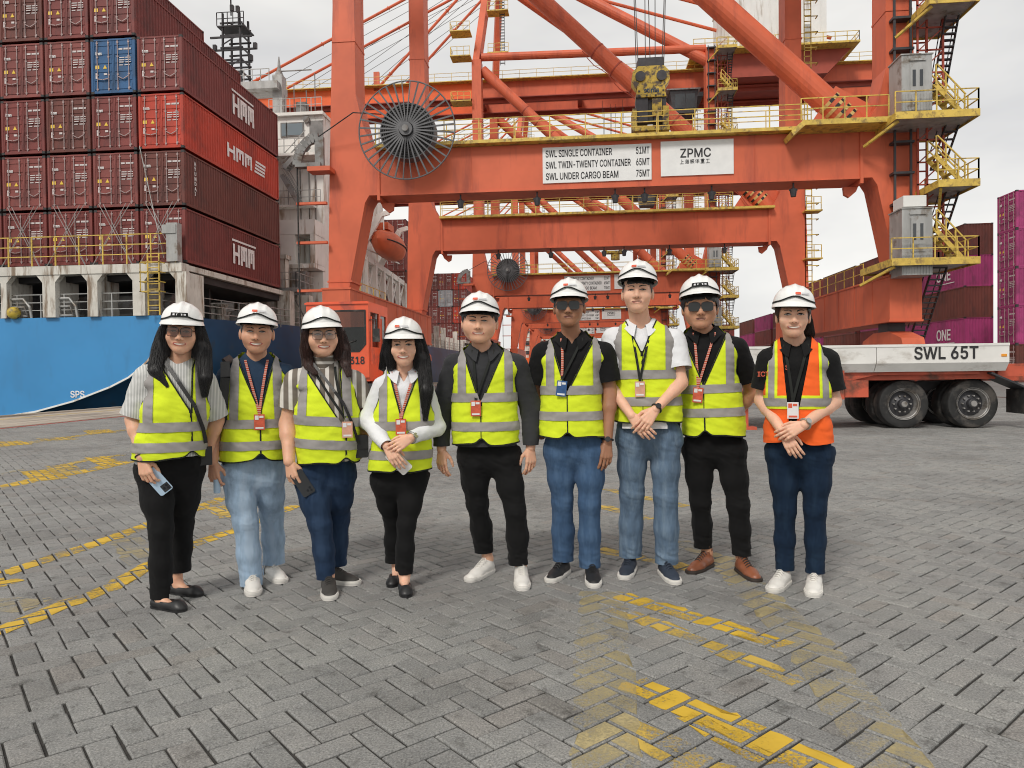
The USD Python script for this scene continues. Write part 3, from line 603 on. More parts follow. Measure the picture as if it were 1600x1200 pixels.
    for k, (s1, s2, w1) in enumerate((('SWL SINGLE CONTAINER', '51MT', 3.62), ('SWL TWIN-TWENTY CONTAINER', '65MT', 4.62), ('SWL UNDER CARGO BEAM', '75MT', 3.95))):
        z = 13.02 - k * 0.62
        v, f = letters(s1, 0.36, w1, True); a.add(on_front(v, -1.8, -0.05, z), f)
        v, f = letters(s2, 0.36, 0.72, True); a.add(on_front(v, 3.1, -0.05, z), f)
    obj('lettering', a, 'letter_black', p)
    p = part_group('maker_sign', t)
    obj('sign_board', Acc().box(4.45, 8.3, -0.05, 0.018, 11.75, 13.62), 'sign_white', p)
    a = Acc(); v, f = letters('ZPMC', 0.46, 1.62, True); a.add(on_front(v, 5.45, -0.05, 12.72), f)
    for k, st in enumerate(HANZI):
        ox, oz, sc = 5.45 + 0.275 * k, 12.38, 0.225
        for x0, z0, x1, z1 in st: a.beam((ox + x0 * sc, -0.055, oz + z0 * sc), (ox + x1 * sc, -0.055, oz + z1 * sc), 0.012, 0.026, up=(-(z1 - z0), 0, x1 - x0) if True else (0, 0, 1))
    obj('lettering', a, 'letter_black', p)

HANZI = [  # strokes of the six characters on the maker's sign
    [(.5, 1, .5, 0), (.5, .55, .9, .55), (.05, 0, .95, 0)],
    [(.08, .9, .2, .8), (.05, .6, .18, .5), (.05, .0, .2, .3), (.45, 1, .32, .8), (.4, .86, .95, .86), (.42, .65, .88, .65), (.42, .65, .36, .05), (.88, .65, .86, .0), (.28, .38, 1, .38), (.36, .08, .9, .08), (.62, .6, .6, .1)],
    [(.02, .7, .32, .7), (.18, 1, .18, 0), (.02, .35, .32, .5), (.42, .95, .98, .95), (.42, .95, .36, .0), (.5, .75, .92, .75), (.45, .5, .98, .5), (.55, .5, .55, .02), (.62, .5, .95, .02)],
    [(.25, 1, .05, .65), (.18, .85, .18, .45), (.9, .9, .5, .68), (.5, 1, .5, .55), (.5, .55, .92, .55), (.03, .3, .97, .3), (.5, .48, .5, 0)],
    [(.2, .95, .85, 1), (.03, .82, .97, .82), (.22, .68, .78, .68), (.22, .4, .78, .4), (.22, .54, .78, .54), (.22, .68, .22, .4), (.78, .68, .78, .4), (.5, 1, .5, 0), (.12, .22, .88, .22), (.02, 0, .98, 0)],
    [(.1, .88, .9, .88), (.5, .88, .5, .02), (.03, .02, .97, .02)]]
usdkit.material(stage, '/World/Looks/hazard', {'tc': ('texture_coordinate', {}), 'w': ('wave_texture', {'bands_direction': 'diagonal', 'scale': 0.9}), 'r': ('rgb_ramp', {'interpolate': False, 'ramp': [(0.0, (0.02, 0.02, 0.02)), (0.5, (0.60, 0.42, 0.16))]}), 'p': ('principled_bsdf', {'roughness': 0.5})},
                [('tc.object', 'w.vector'), ('w.fac', 'r.fac'), ('r.color', 'p.base_color')], surface='p.BSDF')
CR_Y = 40.0
crane1 = thing('quay_crane', 'nearest orange quay crane, with the biggest cable reel and white load signs', 'crane', (0, CR_Y, 0), group='orange cranes along the quay')
crane(crane1)
copy_of(crane1, 'quay_crane', 'second orange quay crane, framed by the legs of the nearest crane', 'crane', (0, CR_Y + 54, 0), group='orange cranes along the quay')
copy_of(crane1, 'quay_crane', 'third orange quay crane, small, beyond the men in sunglasses', 'crane', (0, CR_Y + 108, 0), group='orange cranes along the quay')
copy_of(crane1, 'quay_crane', 'farthest and smallest orange quay crane at the end of the row', 'crane', (0, CR_Y + 162, 0), group='orange cranes along the quay')

def headblock(label, yb, zlift, rope_top):
    t = thing('spreader_headblock', label, 'headblock', (4.9, yb, 17.4 + zlift), group='lifting gear hanging from the cranes')
    a = Acc().prism([(-0.95, 2.9), (0.95, 2.9), (1.25, 3.3), (1.2, 3.9), (0.85, 4.25), (-0.85, 4.25), (-1.2, 3.9), (-1.25, 3.3)], 'y', -0.55, 0.55); obj('sheave_frame', a, 'headblock_yellow', t)
    a = Acc().prism([(-1.0, 2.15), (1.0, 2.15), (0.9, 2.9), (-0.9, 2.9)], 'y', -0.62, 0.62); obj('yellow_beam', a, 'headblock_yellow', t)
    for x in (-0.7, 0.7): obj('sheave', Acc().tube([(x, -0.66, 3.55), (x, 0.66, 3.55)], 0.34, 18), 'dark_steel', t)
    a = Acc().box(-0.85, 0.85, -0.45, 0.45, 4.25, 4.85); obj('cable_basket', a, 'dark_steel', t)
    a = Acc().box(-1.0, -0.2, -0.5, 0.5, 0.5, 2.15).box(0.2, 1.0, -0.5, 0.5, 0.5, 2.15).box(-0.2, 0.2, -0.3, 0.3, 0.6, 2.1); obj('spreader_core', a, 'dark_steel', t)
    a = Acc().box(-1.25, -0.95, -0.7, 0.7, 0.0, 1.4).box(0.75, 1.15, -0.7, 0.7, 0.0, 1.5).box(0.05, 0.7, -0.68, -0.5, 0.9, 2.0).box(-1.2, 1.2, -0.72, 0.72, -0.1, 0.22); obj('spreader_arm', a, 'headblock_yellow', t)
    a = Acc().tube([(0.2, 0, -1.0), (0.2, 0, 0.0)], 0.62, 14); obj('spreader_end', a, 'headblock_yellow', t)
    a = Acc()
    for z in np.arange(2.2, 2.7, 0.3):
        for x in (-0.8, -0.3, 0.3, 0.8): a.box(x - 0.06, x + 0.06, -0.66, -0.6, z, z + 0.1)
    obj('bolt_row', a, 'dark_steel', t)
    v, f = letters('stinis', 0.3, 1.0, True); obj('lettering', (on_front(v, -0.5, -0.63, 2.45), f), 'hull_navy', t)
    for x, y, sx in ((-0.95, -0.4, -0.25), (-0.75, 0.4, -0.2), (0.75, -0.4, 0.3), (0.95, 0.4, 0.35), (-0.3, 0, 0.0), (0.35, 0, 0.05), (0.05, 0.3, -0.1)):
        obj('hoist_rope', Acc().tube([(x, y, 4.2), (x + sx * 2, y * 4, rope_top)], 0.03, 5, cap=False), 'rope', t)
headblock('yellow headblock hanging on ropes inside the nearest crane, above the white signs', 50.0, 0.0, 21.8)
headblock('small dark yellow headblock hanging inside the second crane', 104.0, 0.6, 21.0)
usdkit.material(stage, '/World/Looks/window_pale', {'p': ('principled_bsdf', {'base_color': (0.22, 0.27, 0.30), 'roughness': 0.1})}, [], surface='p.BSDF')
# ------------------------------------------------------------------ containers
CW, CHT, CL = 2.5, 2.9, 12.2
def corrugated(acc, p0, along, up, out, length, height, pitch=0.28, dep=0.04):
    """a corrugated sheet starting at p0"""
    n = int(round(length / pitch)); pitch = length / n; xs, ds = [], []
    for k in range(n):
        xs += [k * pitch, k * pitch + 0.3 * pitch, k * pitch + 0.5 * pitch, k * pitch + 0.8 * pitch]; ds += [0, 0, -dep, -dep]
    xs.append(length); ds.append(0)
    p0, along, up, out = (np.asarray(x, float) for x in (p0, along, up, out)); v = []
    for x, d in zip(xs, ds): v += [p0 + along * x + out * d, p0 + along * x + out * d + up * height]
    f = [(2 * k, 2 * k + 2, 2 * k + 3, 2 * k + 1) for k in range(len(xs) - 1)]
    if np.cross(along, up) @ out < 0: f = [q[::-1] for q in f]
    return acc.add(v, f)
def container_class(col):
    """doors at y = 0 facing -y, closed corrugated end at y = CL; x = 0 .. CW"""
    root = stage.CreateClassPrim('/World/container_' + col); path = str(root.GetPath()); mt = 'box_' + col
    a = Acc(); e = 0.03
    corrugated(a, (0.02, CL - 0.1, 0.16), (0, -1, 0), (0, 0, 1), (-1, 0, 0), CL - 0.25, CHT - 0.26)
    corrugated(a, (CW - 0.02, 0.15, 0.16), (0, 1, 0), (0, 0, 1), (1, 0, 0), CL - 0.25, CHT - 0.26)
    corrugated(a, (CW - 0.1, CL - 0.02, 0.16), (-1, 0, 0), (0, 0, 1), (0, 1, 0), CW - 0.2, CHT - 0.26, 0.25)
    a.add([(0.03, 0.05, CHT - 0.03), (CW - 0.03, 0.05, CHT - 0.03), (CW - 0.03, CL - 0.05, CHT - 0.03), (0.03, CL - 0.05, CHT - 0.03)], [[0, 1, 2, 3]])
    a.add([(0.03, 0.05, 0.1), (CW - 0.03, 0.05, 0.1), (CW - 0.03, CL - 0.05, 0.1), (0.03, CL - 0.05, 0.1)], [[3, 2, 1, 0]])
    obj('panels', a, mt, path)
    a = Acc()
    for x0, x1 in ((0, 0.12), (CW - 0.12, CW)):
        a.box(x0, x1, 0, 0.14, 0.11, CHT - 0.11).box(x0, x1, CL - 0.14, CL, 0.11, CHT - 0.11)
    for z0, z1 in ((0.0, 0.16), (CHT - 0.11, CHT - 0.012)):
        a.box(0.002, 0.075, 0.16, CL - 0.16, z0 + .01, z1).box(CW - 0.075, CW - 0.002, 0.16, CL - 0.16, z0 + .01, z1).box(0.17, CW - 0.17, 0.004, 0.12, z0 + .01, z1).box(0.17, CW - 0.17, CL - 0.12, CL - 0.004, z0 + .01, z1)
    obj('frame', a, mt, path)
    a = Acc()
    for x in (-0.004, CW - 0.166):
        for y in (-0.004, CL - 0.166):
            for z in (-0.01, CHT - 0.11): obj('corner_casting', Acc().box(x, x + 0.17, y, y + 0.17, z, z + 0.12), 'deck_dark', path)
    for x0 in (0.125, CW / 2 + 0.008):
        x1 = x0 + CW / 2 - 0.133; a = Acc().box(x0, x1, 0.055, 0.10, 0.17, CHT - 0.12)
        for z in np.linspace(0.17, CHT - 0.42, 6): a.box(x0 + 0.08, x1 - 0.08, 0.03, 0.055, z + 0.06, z + 0.34)
        for s in (x0, x1 - 0.06): a.box(s, s + 0.06, 0.02, 0.055, 0.17, CHT - 0.12)
        obj('door', a, mt, path)
    for x in (0.36, 1.0, 1.52, 2.14):
        a = Acc().tube([(x, 0.0, 0.12), (x, 0.0, CHT - 0.1)], 0.024, 6)
        for z in (0.2, 0.95, 1.9, CHT - 0.25): a.box(x - 0.05, x + 0.05, -0.012, 0.03, z, z + 0.07)
        a.beam((x, -0.03, 0.78 + 0.1 * (x > 1.3)), (x + 0.3 * (1 if x in (0.36, 1.52) else -1), -0.03, 0.72), 0.035)
        obj('lock_rod', a, 'lock_rod', path)
    a = Acc()
    for x, z, w, h in ((1.58, 2.28, .22, .09), (1.86, 2.28, .42, .09), (1.6, 1.84, .3, .05), (1.95, 1.84, .3, .05), (1.6, 1.72, .3, .05), (1.95, 1.72, .3, .05), (1.6, 1.6, .25, .05), (1.95, 1.6, .3, .05), (1.6, 1.45, .2, .05), (1.9, 1.45, .3, .05), (0.72, 0.98, .17, .1), (0.25, 0.8, .1, .3), (2.1, 0.25, .1, .07)):
        obj('door_plate', Acc().box(x, x + w, 0.008, 0.019, z, z + h), 'decal_white', path)
    obj('warning_decal', Acc().box(0.24, 0.46, 0.008, 0.019, 1.32, 1.5), 'decal_yellow', path); obj('warning_decal', Acc().prism([(0.68, 1.32), (0.9, 1.32), (0.79, 1.52)], 'y', 0.008, 0.019), 'decal_yellow', path)
    a = Acc(); v, f = letters('hmm' if col in ('maroon', 'maroon_brown', 'maroon_pale', 'container_red') else 'ONE' if col == 'magenta' else 'lines', 0.16, 0.34, True); a.add(on_front(v, 0.26, 0.018, 2.06), f); obj('door_lettering', a, 'letter_white', path)
    return path
CLS = {c: container_class(c) for c in ('maroon', 'maroon_brown', 'maroon_pale', 'container_red', 'container_blue', 'magenta', 'container_navy', 'container_grey')}
SHOW = {'maroon': 'maroon', 'maroon_brown': 'brownish', 'maroon_pale': 'faded maroon', 'container_red': 'bright orange-red', 'container_blue': 'blue', 'magenta': 'magenta', 'container_navy': 'dark navy', 'container_grey': 'pale grey'}
def container(col, x, y, z, label, group, rotz=0.0, logo=None, instance=True):
    if rotz: x, y = x + CW, y + CL
    return copy_of(CLS[col], 'shipping_container', label, 'container', (x, y, z), rotz, group, instance)
def block_letters(t, x, y0, z0, h, w, st):
    """the three joined block letters H M M on a side that faces +x"""
    a = Acc(); cw = w / 3.35; b = lambda ya, yb, za, zb: a.box(x, x + 0.012, y0 + ya, y0 + yb, z0 + za, z0 + zb)
    b(0, st, 0, h); b(cw - st, cw, 0, h); b(st, cw - st, h * 0.42, h * 0.42 + st * 0.9)
    for k in (1, 2):
        o = k * cw * 1.15; b(o, o + st, 0, h - st); b(o + cw - st, o + cw, 0, h - st); b(o + cw / 2 - st / 2, o + cw / 2 + st / 2, h * 0.25, h - st); b(o, o + cw, h - st, h)
    obj('side_lettering', a, 'letter_white', t)
def side_letters(t, text, x, ys, z, h, w, facing, mat='letter_white', bold=True, name='side_lettering', vertical=False):
    """lettering on a long side; facing +1: the +x side, read along +y; -1: the -x side, read along -y"""
    v, f = letters(text, h, w, bold, 0.012)
    if facing > 0: q = np.stack([x + v[:, 2], ys + v[:, 0], z + v[:, 1]], 1)
    else: q = np.stack([x - v[:, 2], ys - v[:, 0], z + v[:, 1]], 1)
    obj(name, (q, f), mat, t)

# ------------------------------------------------------------------ the container ship
SY = 36.8                                     # stern face of the aftermost stack
DECK, HT = 7.32, 4.45                         # container deck and hull top
ORD = ['first', 'second', 'third', 'fourth', 'fifth', 'sixth', 'seventh', 'eighth', 'ninth']
XC = [-20.85 - 2.5 - 2.63 * k for k in range(9)]
G = 'containers stacked on the ship stern'
rc = np.random.default_rng(5)
for tier in range(6):
    for col in range(5):
        if tier == 4 and col == 0 or tier == 5 and col < 2: continue
        z = DECK + 3.04 * tier; x = XC[col]
        c = 'container_blue' if (tier, col) == (3, 1) else 'container_red' if (tier, col) == (2, 0) else 'maroon_brown' if (tier, col) in ((1, 0), (4, 3), (2, 2)) else ('maroon', 'maroon_pale', 'maroon')[int(rc.integers(3))] if col else 'maroon'
        where = f'{ORD[tier]} tier up, {ORD[col]} from right on the ship stern'
        look_ = SHOW[c] + (' lettered' if col == 0 else '') + ' container'
        t = container(c, x, SY, z, f'{look_}, {where}' if c not in ('container_blue', 'container_red') else f'the only {SHOW[c]} container stacked on the ship stern', G, instance=col != 0)
        if col == 0:
            if tier in (0, 3): 
                block_letters(t, CW + 0.002, 5.3 if tier == 0 else 5.6, 0.72, 1.2, 2.9, 0.24); a = Acc().box(CW + 0.002, CW + 0.014, (5.2 if tier == 0 else 5.5), 8.4, 2.08, 2.2); obj('lettering_bar', a, 'letter_white', t)
            if tier == 2: 
                block_letters(t, CW + 0.002, 4.8, 0.95, 0.85, 3.3, 0.22)
                a = Acc(); [a.box(CW + 0.002, CW + 0.014, 8.4 + 0.07 * k, 9.9 + 0.05 * k, 0.98 + 0.22 * k, 1.12 + 0.22 * k) for k in range(4)]; obj('side_emblem', a, 'letter_white', t)
            if tier == 1:
                a = Acc()
                for k, ch in enumerate('HYUNDAI'):
                    v, f = letters(ch, 0.2, None, True, 0.012); a.add(np.stack([CW + 0.002 + v[:, 2], 1.0 + v[:, 0], 2.35 - 0.27 * k + v[:, 1]], 1), f)
                obj('side_lettering', a, 'letter_white', t)
# lashing rods over the two lower tiers
t = thing('lashing_rods', 'crossed steel lashing rods over the lower tiers of the stern containers', 'lashing rods', (0, SY - 0.12, DECK))
for col in range(5):
    x = XC[col]
    for s in (0, 1):
        x0, x1 = (x + 0.15, x + 1.9) if s else (x + 2.35, x + 0.6)
        obj('lashing_rod', Acc().tube([(x0, -0.25, -0.1), (x1, 0.0, 3.2 + 0.0 * s)], 0.016, 5), 'galvanised', t)
        obj('lashing_rod', Acc().tube([(x0, -0.3, -0.1), (x1 + 0.25 * (1 if s else -1), 0.0, 3.2)], 0.016, 5), 'galvanised', t)
obj('lashing_rod', Acc().tube([(XC[0] + 1.4, -0.1, 0.2), (XC[0] + 0.1, 0.0, 6.2)], 0.025, 5), 'galvanised', t)

ship = thing('container_ship', 'container ship with a light blue stern, navy hull and white accommodation block', 'ship', (0, 0, 0))
# transom outline measured on its plane
YT = 36.2
low = [(254, 501), (250, 535), (240, 553), (230, 565), (215, 579), (201, 590), (172, 605), (115, 627), (57, 643), (0, 652), (-80, 660), (-200, 666)]
outl = [(at(px, py, Y=YT)[0], at(px, py, Y=YT)[2]) for px, py in low]
outl[0] = (outl[0][0], HT)
xr = outl[0][0]
poly = [(x, z) for x, z in outl] + [(-62, outl[-1][1]), (-62, HT)]
obj('transom', Acc().prism(sg.Polygon(poly), 'y', YT, YT + 0.3), 'hull_blue', ship)
edge = Acc()
for (xa, za), (xb, zb) in zip(outl, outl[1:]): edge.beam((xa, YT - 0.02, za), (xb, YT - 0.02, zb), 0.06, 0.09)
obj('transom_edge', edge, 'ship_white', ship)
# hull: from the transom outline to a full midship section
NS = 26; pr = np.array(outl); d = np.r_[0, np.cumsum(np.linalg.norm(np.diff(pr, axis=0), axis=1))]
s_ = np.linspace(0, d[-1], NS); A_ = np.stack([np.interp(s_, d, pr[:, 0]), np.interp(s_, d, pr[:, 1])], 1)
full = np.array([(-19.7, HT + 0.3), (-19.5, 1.0), (-19.5, -3.0), (-21.5, -6.0), (-40, -6.5)]); d2 = np.r_[0, np.cumsum(np.linalg.norm(np.diff(full, axis=0), axis=1))]
s2 = np.linspace(0, d2[-1], NS); Bf = np.stack([np.interp(s2, d2, full[:, 0]), np.interp(s2, d2, full[:, 1])], 1)
ys = [YT + 0.3, 38, 40.5, 44, 49, 56, 66, 90, 150, 230, 262, 275]; kk = [0, 0.12, 0.3, 0.55, 0.82, 0.97, 1, 1, 1, 1, 1, 1]; V = []
for y, k in zip(ys, kk):
    S = A_ * (1 - k) + Bf * k
    if y > 230: S = S.copy(); S[:, 0] = S[:, 0] + (y - 230) ** 1.6 * -0.045
    V += [(x, y, z) for x, z in S]
Fq = [(i * NS + j, i * NS + j + 1, (i + 1) * NS + j + 1, (i + 1) * NS + j) for i in range(len(ys) - 1) for j in range(NS - 1)]
obj('hull', (np.array(V), np.array(Fq)), 'hull_navy', ship, smooth=35)
obj('main_deck', Acc().box(-62, xr - 0.05, YT + 0.31, 48.6, HT - 0.12, HT - 0.02).box(-62, -20.2, 48.62, 260, HT - 0.1, HT), 'deck_dark', ship)
v, f = letters('SPS', 0.34, 0.8, True); obj('stern_mark', (on_front(v, at(110, 620, Y=YT)[0], YT - 0.02, at(110, 621, Y=YT)[2]), f), 'letter_white', ship)
# container deck of the stern with its posts
xe = -20.62
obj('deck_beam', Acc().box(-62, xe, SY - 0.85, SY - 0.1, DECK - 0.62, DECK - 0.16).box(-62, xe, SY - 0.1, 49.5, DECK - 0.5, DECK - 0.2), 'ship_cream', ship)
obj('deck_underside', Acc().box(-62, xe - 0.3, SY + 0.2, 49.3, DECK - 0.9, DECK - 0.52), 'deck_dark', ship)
px_posts = [(1, 10), (66, 86), (136, 152), (207, 226), (274, 291)]
for a0, a1 in px_posts:
    x0, x1 = at(a0, 450, Y=SY - 0.8)[0], at(a1, 450, Y=SY - 0.8)[0]; w = 0.34
    p = [(x0, HT), (x1, HT), (x1, 6.3), (x1 + w, 6.7), (x0 - w, 6.7), (x0, 6.3)] if a0 < 270 else [(x0, HT), (x1, HT), (x1, 6.7), (x0 - w, 6.7), (x0, 6.3)]
    a = Acc().prism(p, 'y', SY - 0.8, SY - 0.45); a.box(x0 + 0.12, x1 - 0.12, SY - 0.45, SY + 1.2, HT, 6.7)
    obj('deck_post', a, 'ship_cream', ship)
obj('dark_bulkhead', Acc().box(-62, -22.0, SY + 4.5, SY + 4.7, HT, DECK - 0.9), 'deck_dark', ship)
for x in (-28.3, -25.2, -23.0): obj('mooring_winch', Acc().tube([(x - 0.6, SY + 1.6, HT + 0.8), (x + 0.6, SY + 1.6, HT + 0.8)], 0.55, 12).box(x - 0.8, x + 0.8, SY + 1.2, SY + 2.0, HT, HT + 0.3), 'deck_grey', ship)
a = railing(Acc(), [(-45, SY - 0.8, DECK - 0.16), (xe - 0.35, SY - 0.8, DECK - 0.16)], 1.55, 1.32, 0.028, (1.0, 0.66, 0.33)); obj('deck_railing', a, 'rail_yellow', ship)
a = railing(Acc(), [(-45, YT + 0.15, HT), (xr - 0.2, YT + 0.15, HT)], 1.25, 1.35, 0.026, (1.0, 0.66, 0.33)); railing(a, [(xr - 0.2, YT + 0.2, HT), (-20.3, 46, HT), (-20.0, 55, HT + 0.2)], 1.25, 1.6, 0.026, (1.0, 0.66, 0.33)); obj('hull_railing', a, 'galvanised', ship)
obj('corner_light', Acc().box(xe - 0.75, xe - 0.15, SY - 0.95, SY - 0.5, DECK - 0.1, DECK + 1.9).box(xe - 0.95, xe - 0.2, SY - 1.0, SY - 0.55, DECK + 1.35, DECK + 1.8), 'galvanised', ship)
for px in (20, 92):                                                     # fairleads
    x0 = at(px - 20, 470, Y=YT)[0]; x1 = at(px + 24, 470, Y=YT)[0]; a = Acc()
    pts = [(x0, YT + 0.1, HT), (x0 + 0.05, YT + 0.1, HT + 0.75), (x0 + 0.35, YT + 0.1, HT + 1.02), (x1 - 0.35, YT + 0.1, HT + 1.02), (x1, YT + 0.1, HT + 0.6), (x1 + 0.1, YT + 0.1, HT)]
    a.tube(pts, 0.07, 8); a.tube([(x0 + 0.2, YT + 0.1, HT + 0.12), (x0 + 0.25, YT + 0.1, HT + 0.6), (x1 - 0.3, YT + 0.1, HT + 0.6), (x1 - 0.15, YT + 0.1, HT + 0.12), (x0 + 0.2, YT + 0.1, HT + 0.12)], 0.06, 6); obj('fairlead', a, 'galvanised', ship)
xb = at(24, 487, Y=YT)[0]
sp = trimesh.creation.icosphere(2, 0.33); sp.apply_translation((xb, YT - 0.1, HT + 0.28)); tag(obj('mooring_float', sp, 'headblock_yellow', None, True), 'round yellow float hanging at the stern rail of the blue ship', 'float')
for x0 in (at(231, 450, Y=SY - 1)[0],):
    a = Acc()
    for x in (x0, x0 + 0.62): a.box(x - 0.03, x + 0.03, SY - 1.0, SY - 0.94, HT, DECK + 0.3)
    for z in np.arange(HT + 0.2, DECK + 0.2, 0.28): a.box(x0, x0 + 0.62, SY - 0.99, SY - 0.95, z, z + 0.04)
    for z in (5.6, 6.1, 6.6, 7.1): a.box(x0 - 0.15, x0 + 0.95, SY - 1.5, SY - 1.46, z, z + 0.05); a.box(x0 + 0.9, x0 + 0.95, SY - 1.5, SY - 0.95, z, z + 0.05); a.box(x0 - 0.15, x0 - 0.1, SY - 1.5, SY - 0.95, z, z + 0.05)
    for x in (x0 - 0.12, x0 + 0.3, x0 + 0.9): a.box(x, x + 0.04, SY - 1.5, SY - 1.46, 5.6, 7.15)
    obj('caged_ladder', a, 'rail_yellow', ship)
obj('fire_hose_box', Acc().box(at(218, 480, Y=SY)[0], at(225, 480, Y=SY)[0], SY - 1, SY - 0.86, HT + 0.2, HT + 1.3), 'container_red_paint', ship) if False else None
# quay-side stanchions and hatch posts ahead of the stern stack
for (x, y, w) in ((-20.6, 48.9, 0.9), (-20.4, 52.0, 0.9), (-22.4, 49.4, 0.7), (-24.2, 49.6, 0.7)):
    obj('deck_post', Acc().box(x - w / 2, x + w / 2, y, y + 0.8, HT, DECK - 0.2), 'ship_cream', ship)
obj('deck_beam', Acc().box(-30, -19.9, 49.55, 50.4, DECK - 0.2, DECK + 0.1).box(-21.2, -20.2, 52.0, 52.8, DECK - 0.2, DECK + 1.6), 'deck_grey', ship)
a = railing(Acc(), [(-24, 49.7, DECK + 0.1), (-20.0, 49.7, DECK + 0.1), (-20.0, 53, DECK + 0.1)], 1.1, 0.9, 0.025); obj('deck_railing', a, 'galvanised', ship)
for (pa, pb, yy, z1) in ((428, 446, 50.5, 9.6), (452, 470, 52.5, 9.2)):                     # stout posts beside the gangway
    a0, a1 = at(pa, 450, Y=yy)[0], at(pb, 450, Y=yy)[0]; obj('deck_post', Acc().box(a0, a1, yy, yy + 0.7, HT, z1).box(a0 - 0.15, a1 + 0.15, yy - 0.1, yy + 0.8, z1 + 0.002, z1 + 0.3), 'ship_cream', ship)
obj('mooring_line', Acc().tube([at(462, 470, Y=50), at(478, 500, Y=46), at(497, 545, Y=40)], 0.05, 6, cap=False), 'rope', ship)
for px in (352, 388, 410):
    c_ = at(px, 480, Y=45.5); obj('bollard', Acc().tube([(c_[0], 45.5, HT), (c_[0], 45.5, HT + 0.75), (c_[0], 45.5, HT + 0.95)], [0.24, 0.24, 0.36], 10), 'ship_cream', ship)
obj('deck_box', Acc().box(at(356, 470, Y=47.5)[0], at(382, 470, Y=47.5)[0], 47.5, 48.2, HT, HT + 1.2), 'ship_white', ship)
for px in (330, 345): obj('vent', Acc().tube([(at(px, 480, Y=44)[0], 44, HT), (at(px, 480, Y=44)[0], 44, HT + 1.0), (at(px, 480, Y=44)[0], 44, HT + 1.3)], [0.32, 0.32, 0.5], 12), 'ship_cream', ship)
# accommodation block: aft wall at y = 55
AX, AY = -19.75, 55.0
obj('house_wall', Acc().box(-46, AX, AY, 72, HT, 21.4), 'ship_white', ship)
obj('house_deck', Acc().box(-46.3, AX + 0.05, AY - 1.6, AY - 0.02, 17.9, 18.1).box(-46.3, AX - 0.6, AY - 0.9, AY - 0.02, 14.2, 14.35).box(-46.3, AX + 0.02, AY - 2.2, AY - 0.02, 11.8, 12.9), 'ship_white', ship)
obj('house_bay', Acc().box(-24.5, AX - 1.55, AY - 2.2, AY - 0.02, 9.6, 11.78).box(AX - 0.35, AX + 0.0, AY - 2.2, AY - 0.02, 9.6, 11.78).box(-24.5, AX, AY - 2.3, AY - 0.02, 9.25, 9.58).box(AX - 2.4, AX, AY - 0.5, AY - 0.02, HT, 9.2), 'ship_white', ship)
obj('house_top', Acc().box(-46.2, AX + 0.1, AY - 0.3, 72.2, 21.41, 21.65), 'ship_white', ship)
for px0, px1, py0, py1 in ((441, 447, 194, 213), (450, 473, 193, 212)):
    p, q = at(px0, py1, Y=AY), at(px1, py0, Y=AY)
    w = part_group('window', ship); obj('frame', Acc().box(p[0] - 0.1, q[0] + 0.1, AY - 0.08, AY - 0.01, p[2] - 0.1, q[2] + 0.1), 'deck_grey', w); obj('pane', Acc().box(p[0], q[0], AY - 0.1, AY - 0.082, p[2], q[2]), 'window_pale', w)
p, q = at(484, 215, Y=AY), at(505, 188, Y=AY)
obj('recess', Acc().box(p[0], q[0], AY - 0.05, AY - 0.01, p[2], q[2]), 'deck_grey', ship)
obj('round_lamp', Acc().tube([(at(480, 188, Y=AY)[0], AY - 0.25, at(480, 188, Y=AY)[2]), (at(480, 188, Y=AY)[0], AY - 0.02, at(480, 188, Y=AY)[2])], 0.26, 12), 'deck_grey', ship)
for k, (px0, px1, py0, py1) in enumerate(((447, 457, 379, 399), (459, 469, 379, 399))):
    p, q = at(px0, py1, Y=AY), at(px1, py0, Y=AY); a = Acc()
    for z in np.arange(p[2], q[2], 0.13): a.box(p[0], q[0], AY - 0.07, AY - 0.02, z, z + 0.07)
    obj('louvre', a, 'deck_grey', ship)
for (p0, p1) in (((446, 264), (480, 226)), ((443, 275), (468, 318))):
    A0, A1 = at(*p0, Y=AY - 1.2), at(*p1, Y=AY - 1.2); a = Acc()
    for y in (AY - 1.55, AY - 0.75):
        a.beam((A0[0], y, A0[2]), (A1[0], y, A1[2]), 0.06, 0.34); a.beam((A0[0], y, A0[2] + 1.0), (A1[0], y, A1[2] + 1.0), 0.05); a.beam((A0[0], y, A0[2] + .5), (A1[0], y, A1[2] + .5), 0.04)
    for q in np.linspace(0, 1, 12): x, z = A0[0] + (A1[0] - A0[0]) * q, A0[2] + (A1[2] - A0[2]) * q; a.box(x - 0.12, x + 0.12, AY - 1.55, AY - 0.75, z - 0.03, z + 0.03)
    obj('outside_stair', a, 'galvanised', ship)
a = Acc()
for z0 in (18.1, 21.65, 14.35): railing(a, [(-24, AY - (1.5 if z0 == 18.1 else 0.8 if z0 < 15 else 0.2), z0), (AX, AY - (1.5 if z0 == 18.1 else 0.8 if z0 < 15 else 0.2), z0)], 1.1, 0.8, 0.025)
obj('house_railing', a, 'galvanised', ship)
a = Acc()
for x in (-21.6, -20.9, -20.4): a.tube([(x, AY - 0.12, 9.3), (x, AY - 0.12, 17.8)], 0.05, 6)
for x, z, h in ((-23, 21.65, 1.6), (-22.2, 21.65, 2.4), (-21.2, 21.65, 1.9), (-20.5, 21.65, 3.2)): a.tube([(x, AY + 0.4, z), (x, AY + 0.4, z + h)], 0.04, 5)
a.box(-22.0, -21.2, AY + 0.2, AY + 0.9, 21.65, 22.6); obj('pipes_and_aerials', a, 'deck_grey', ship)
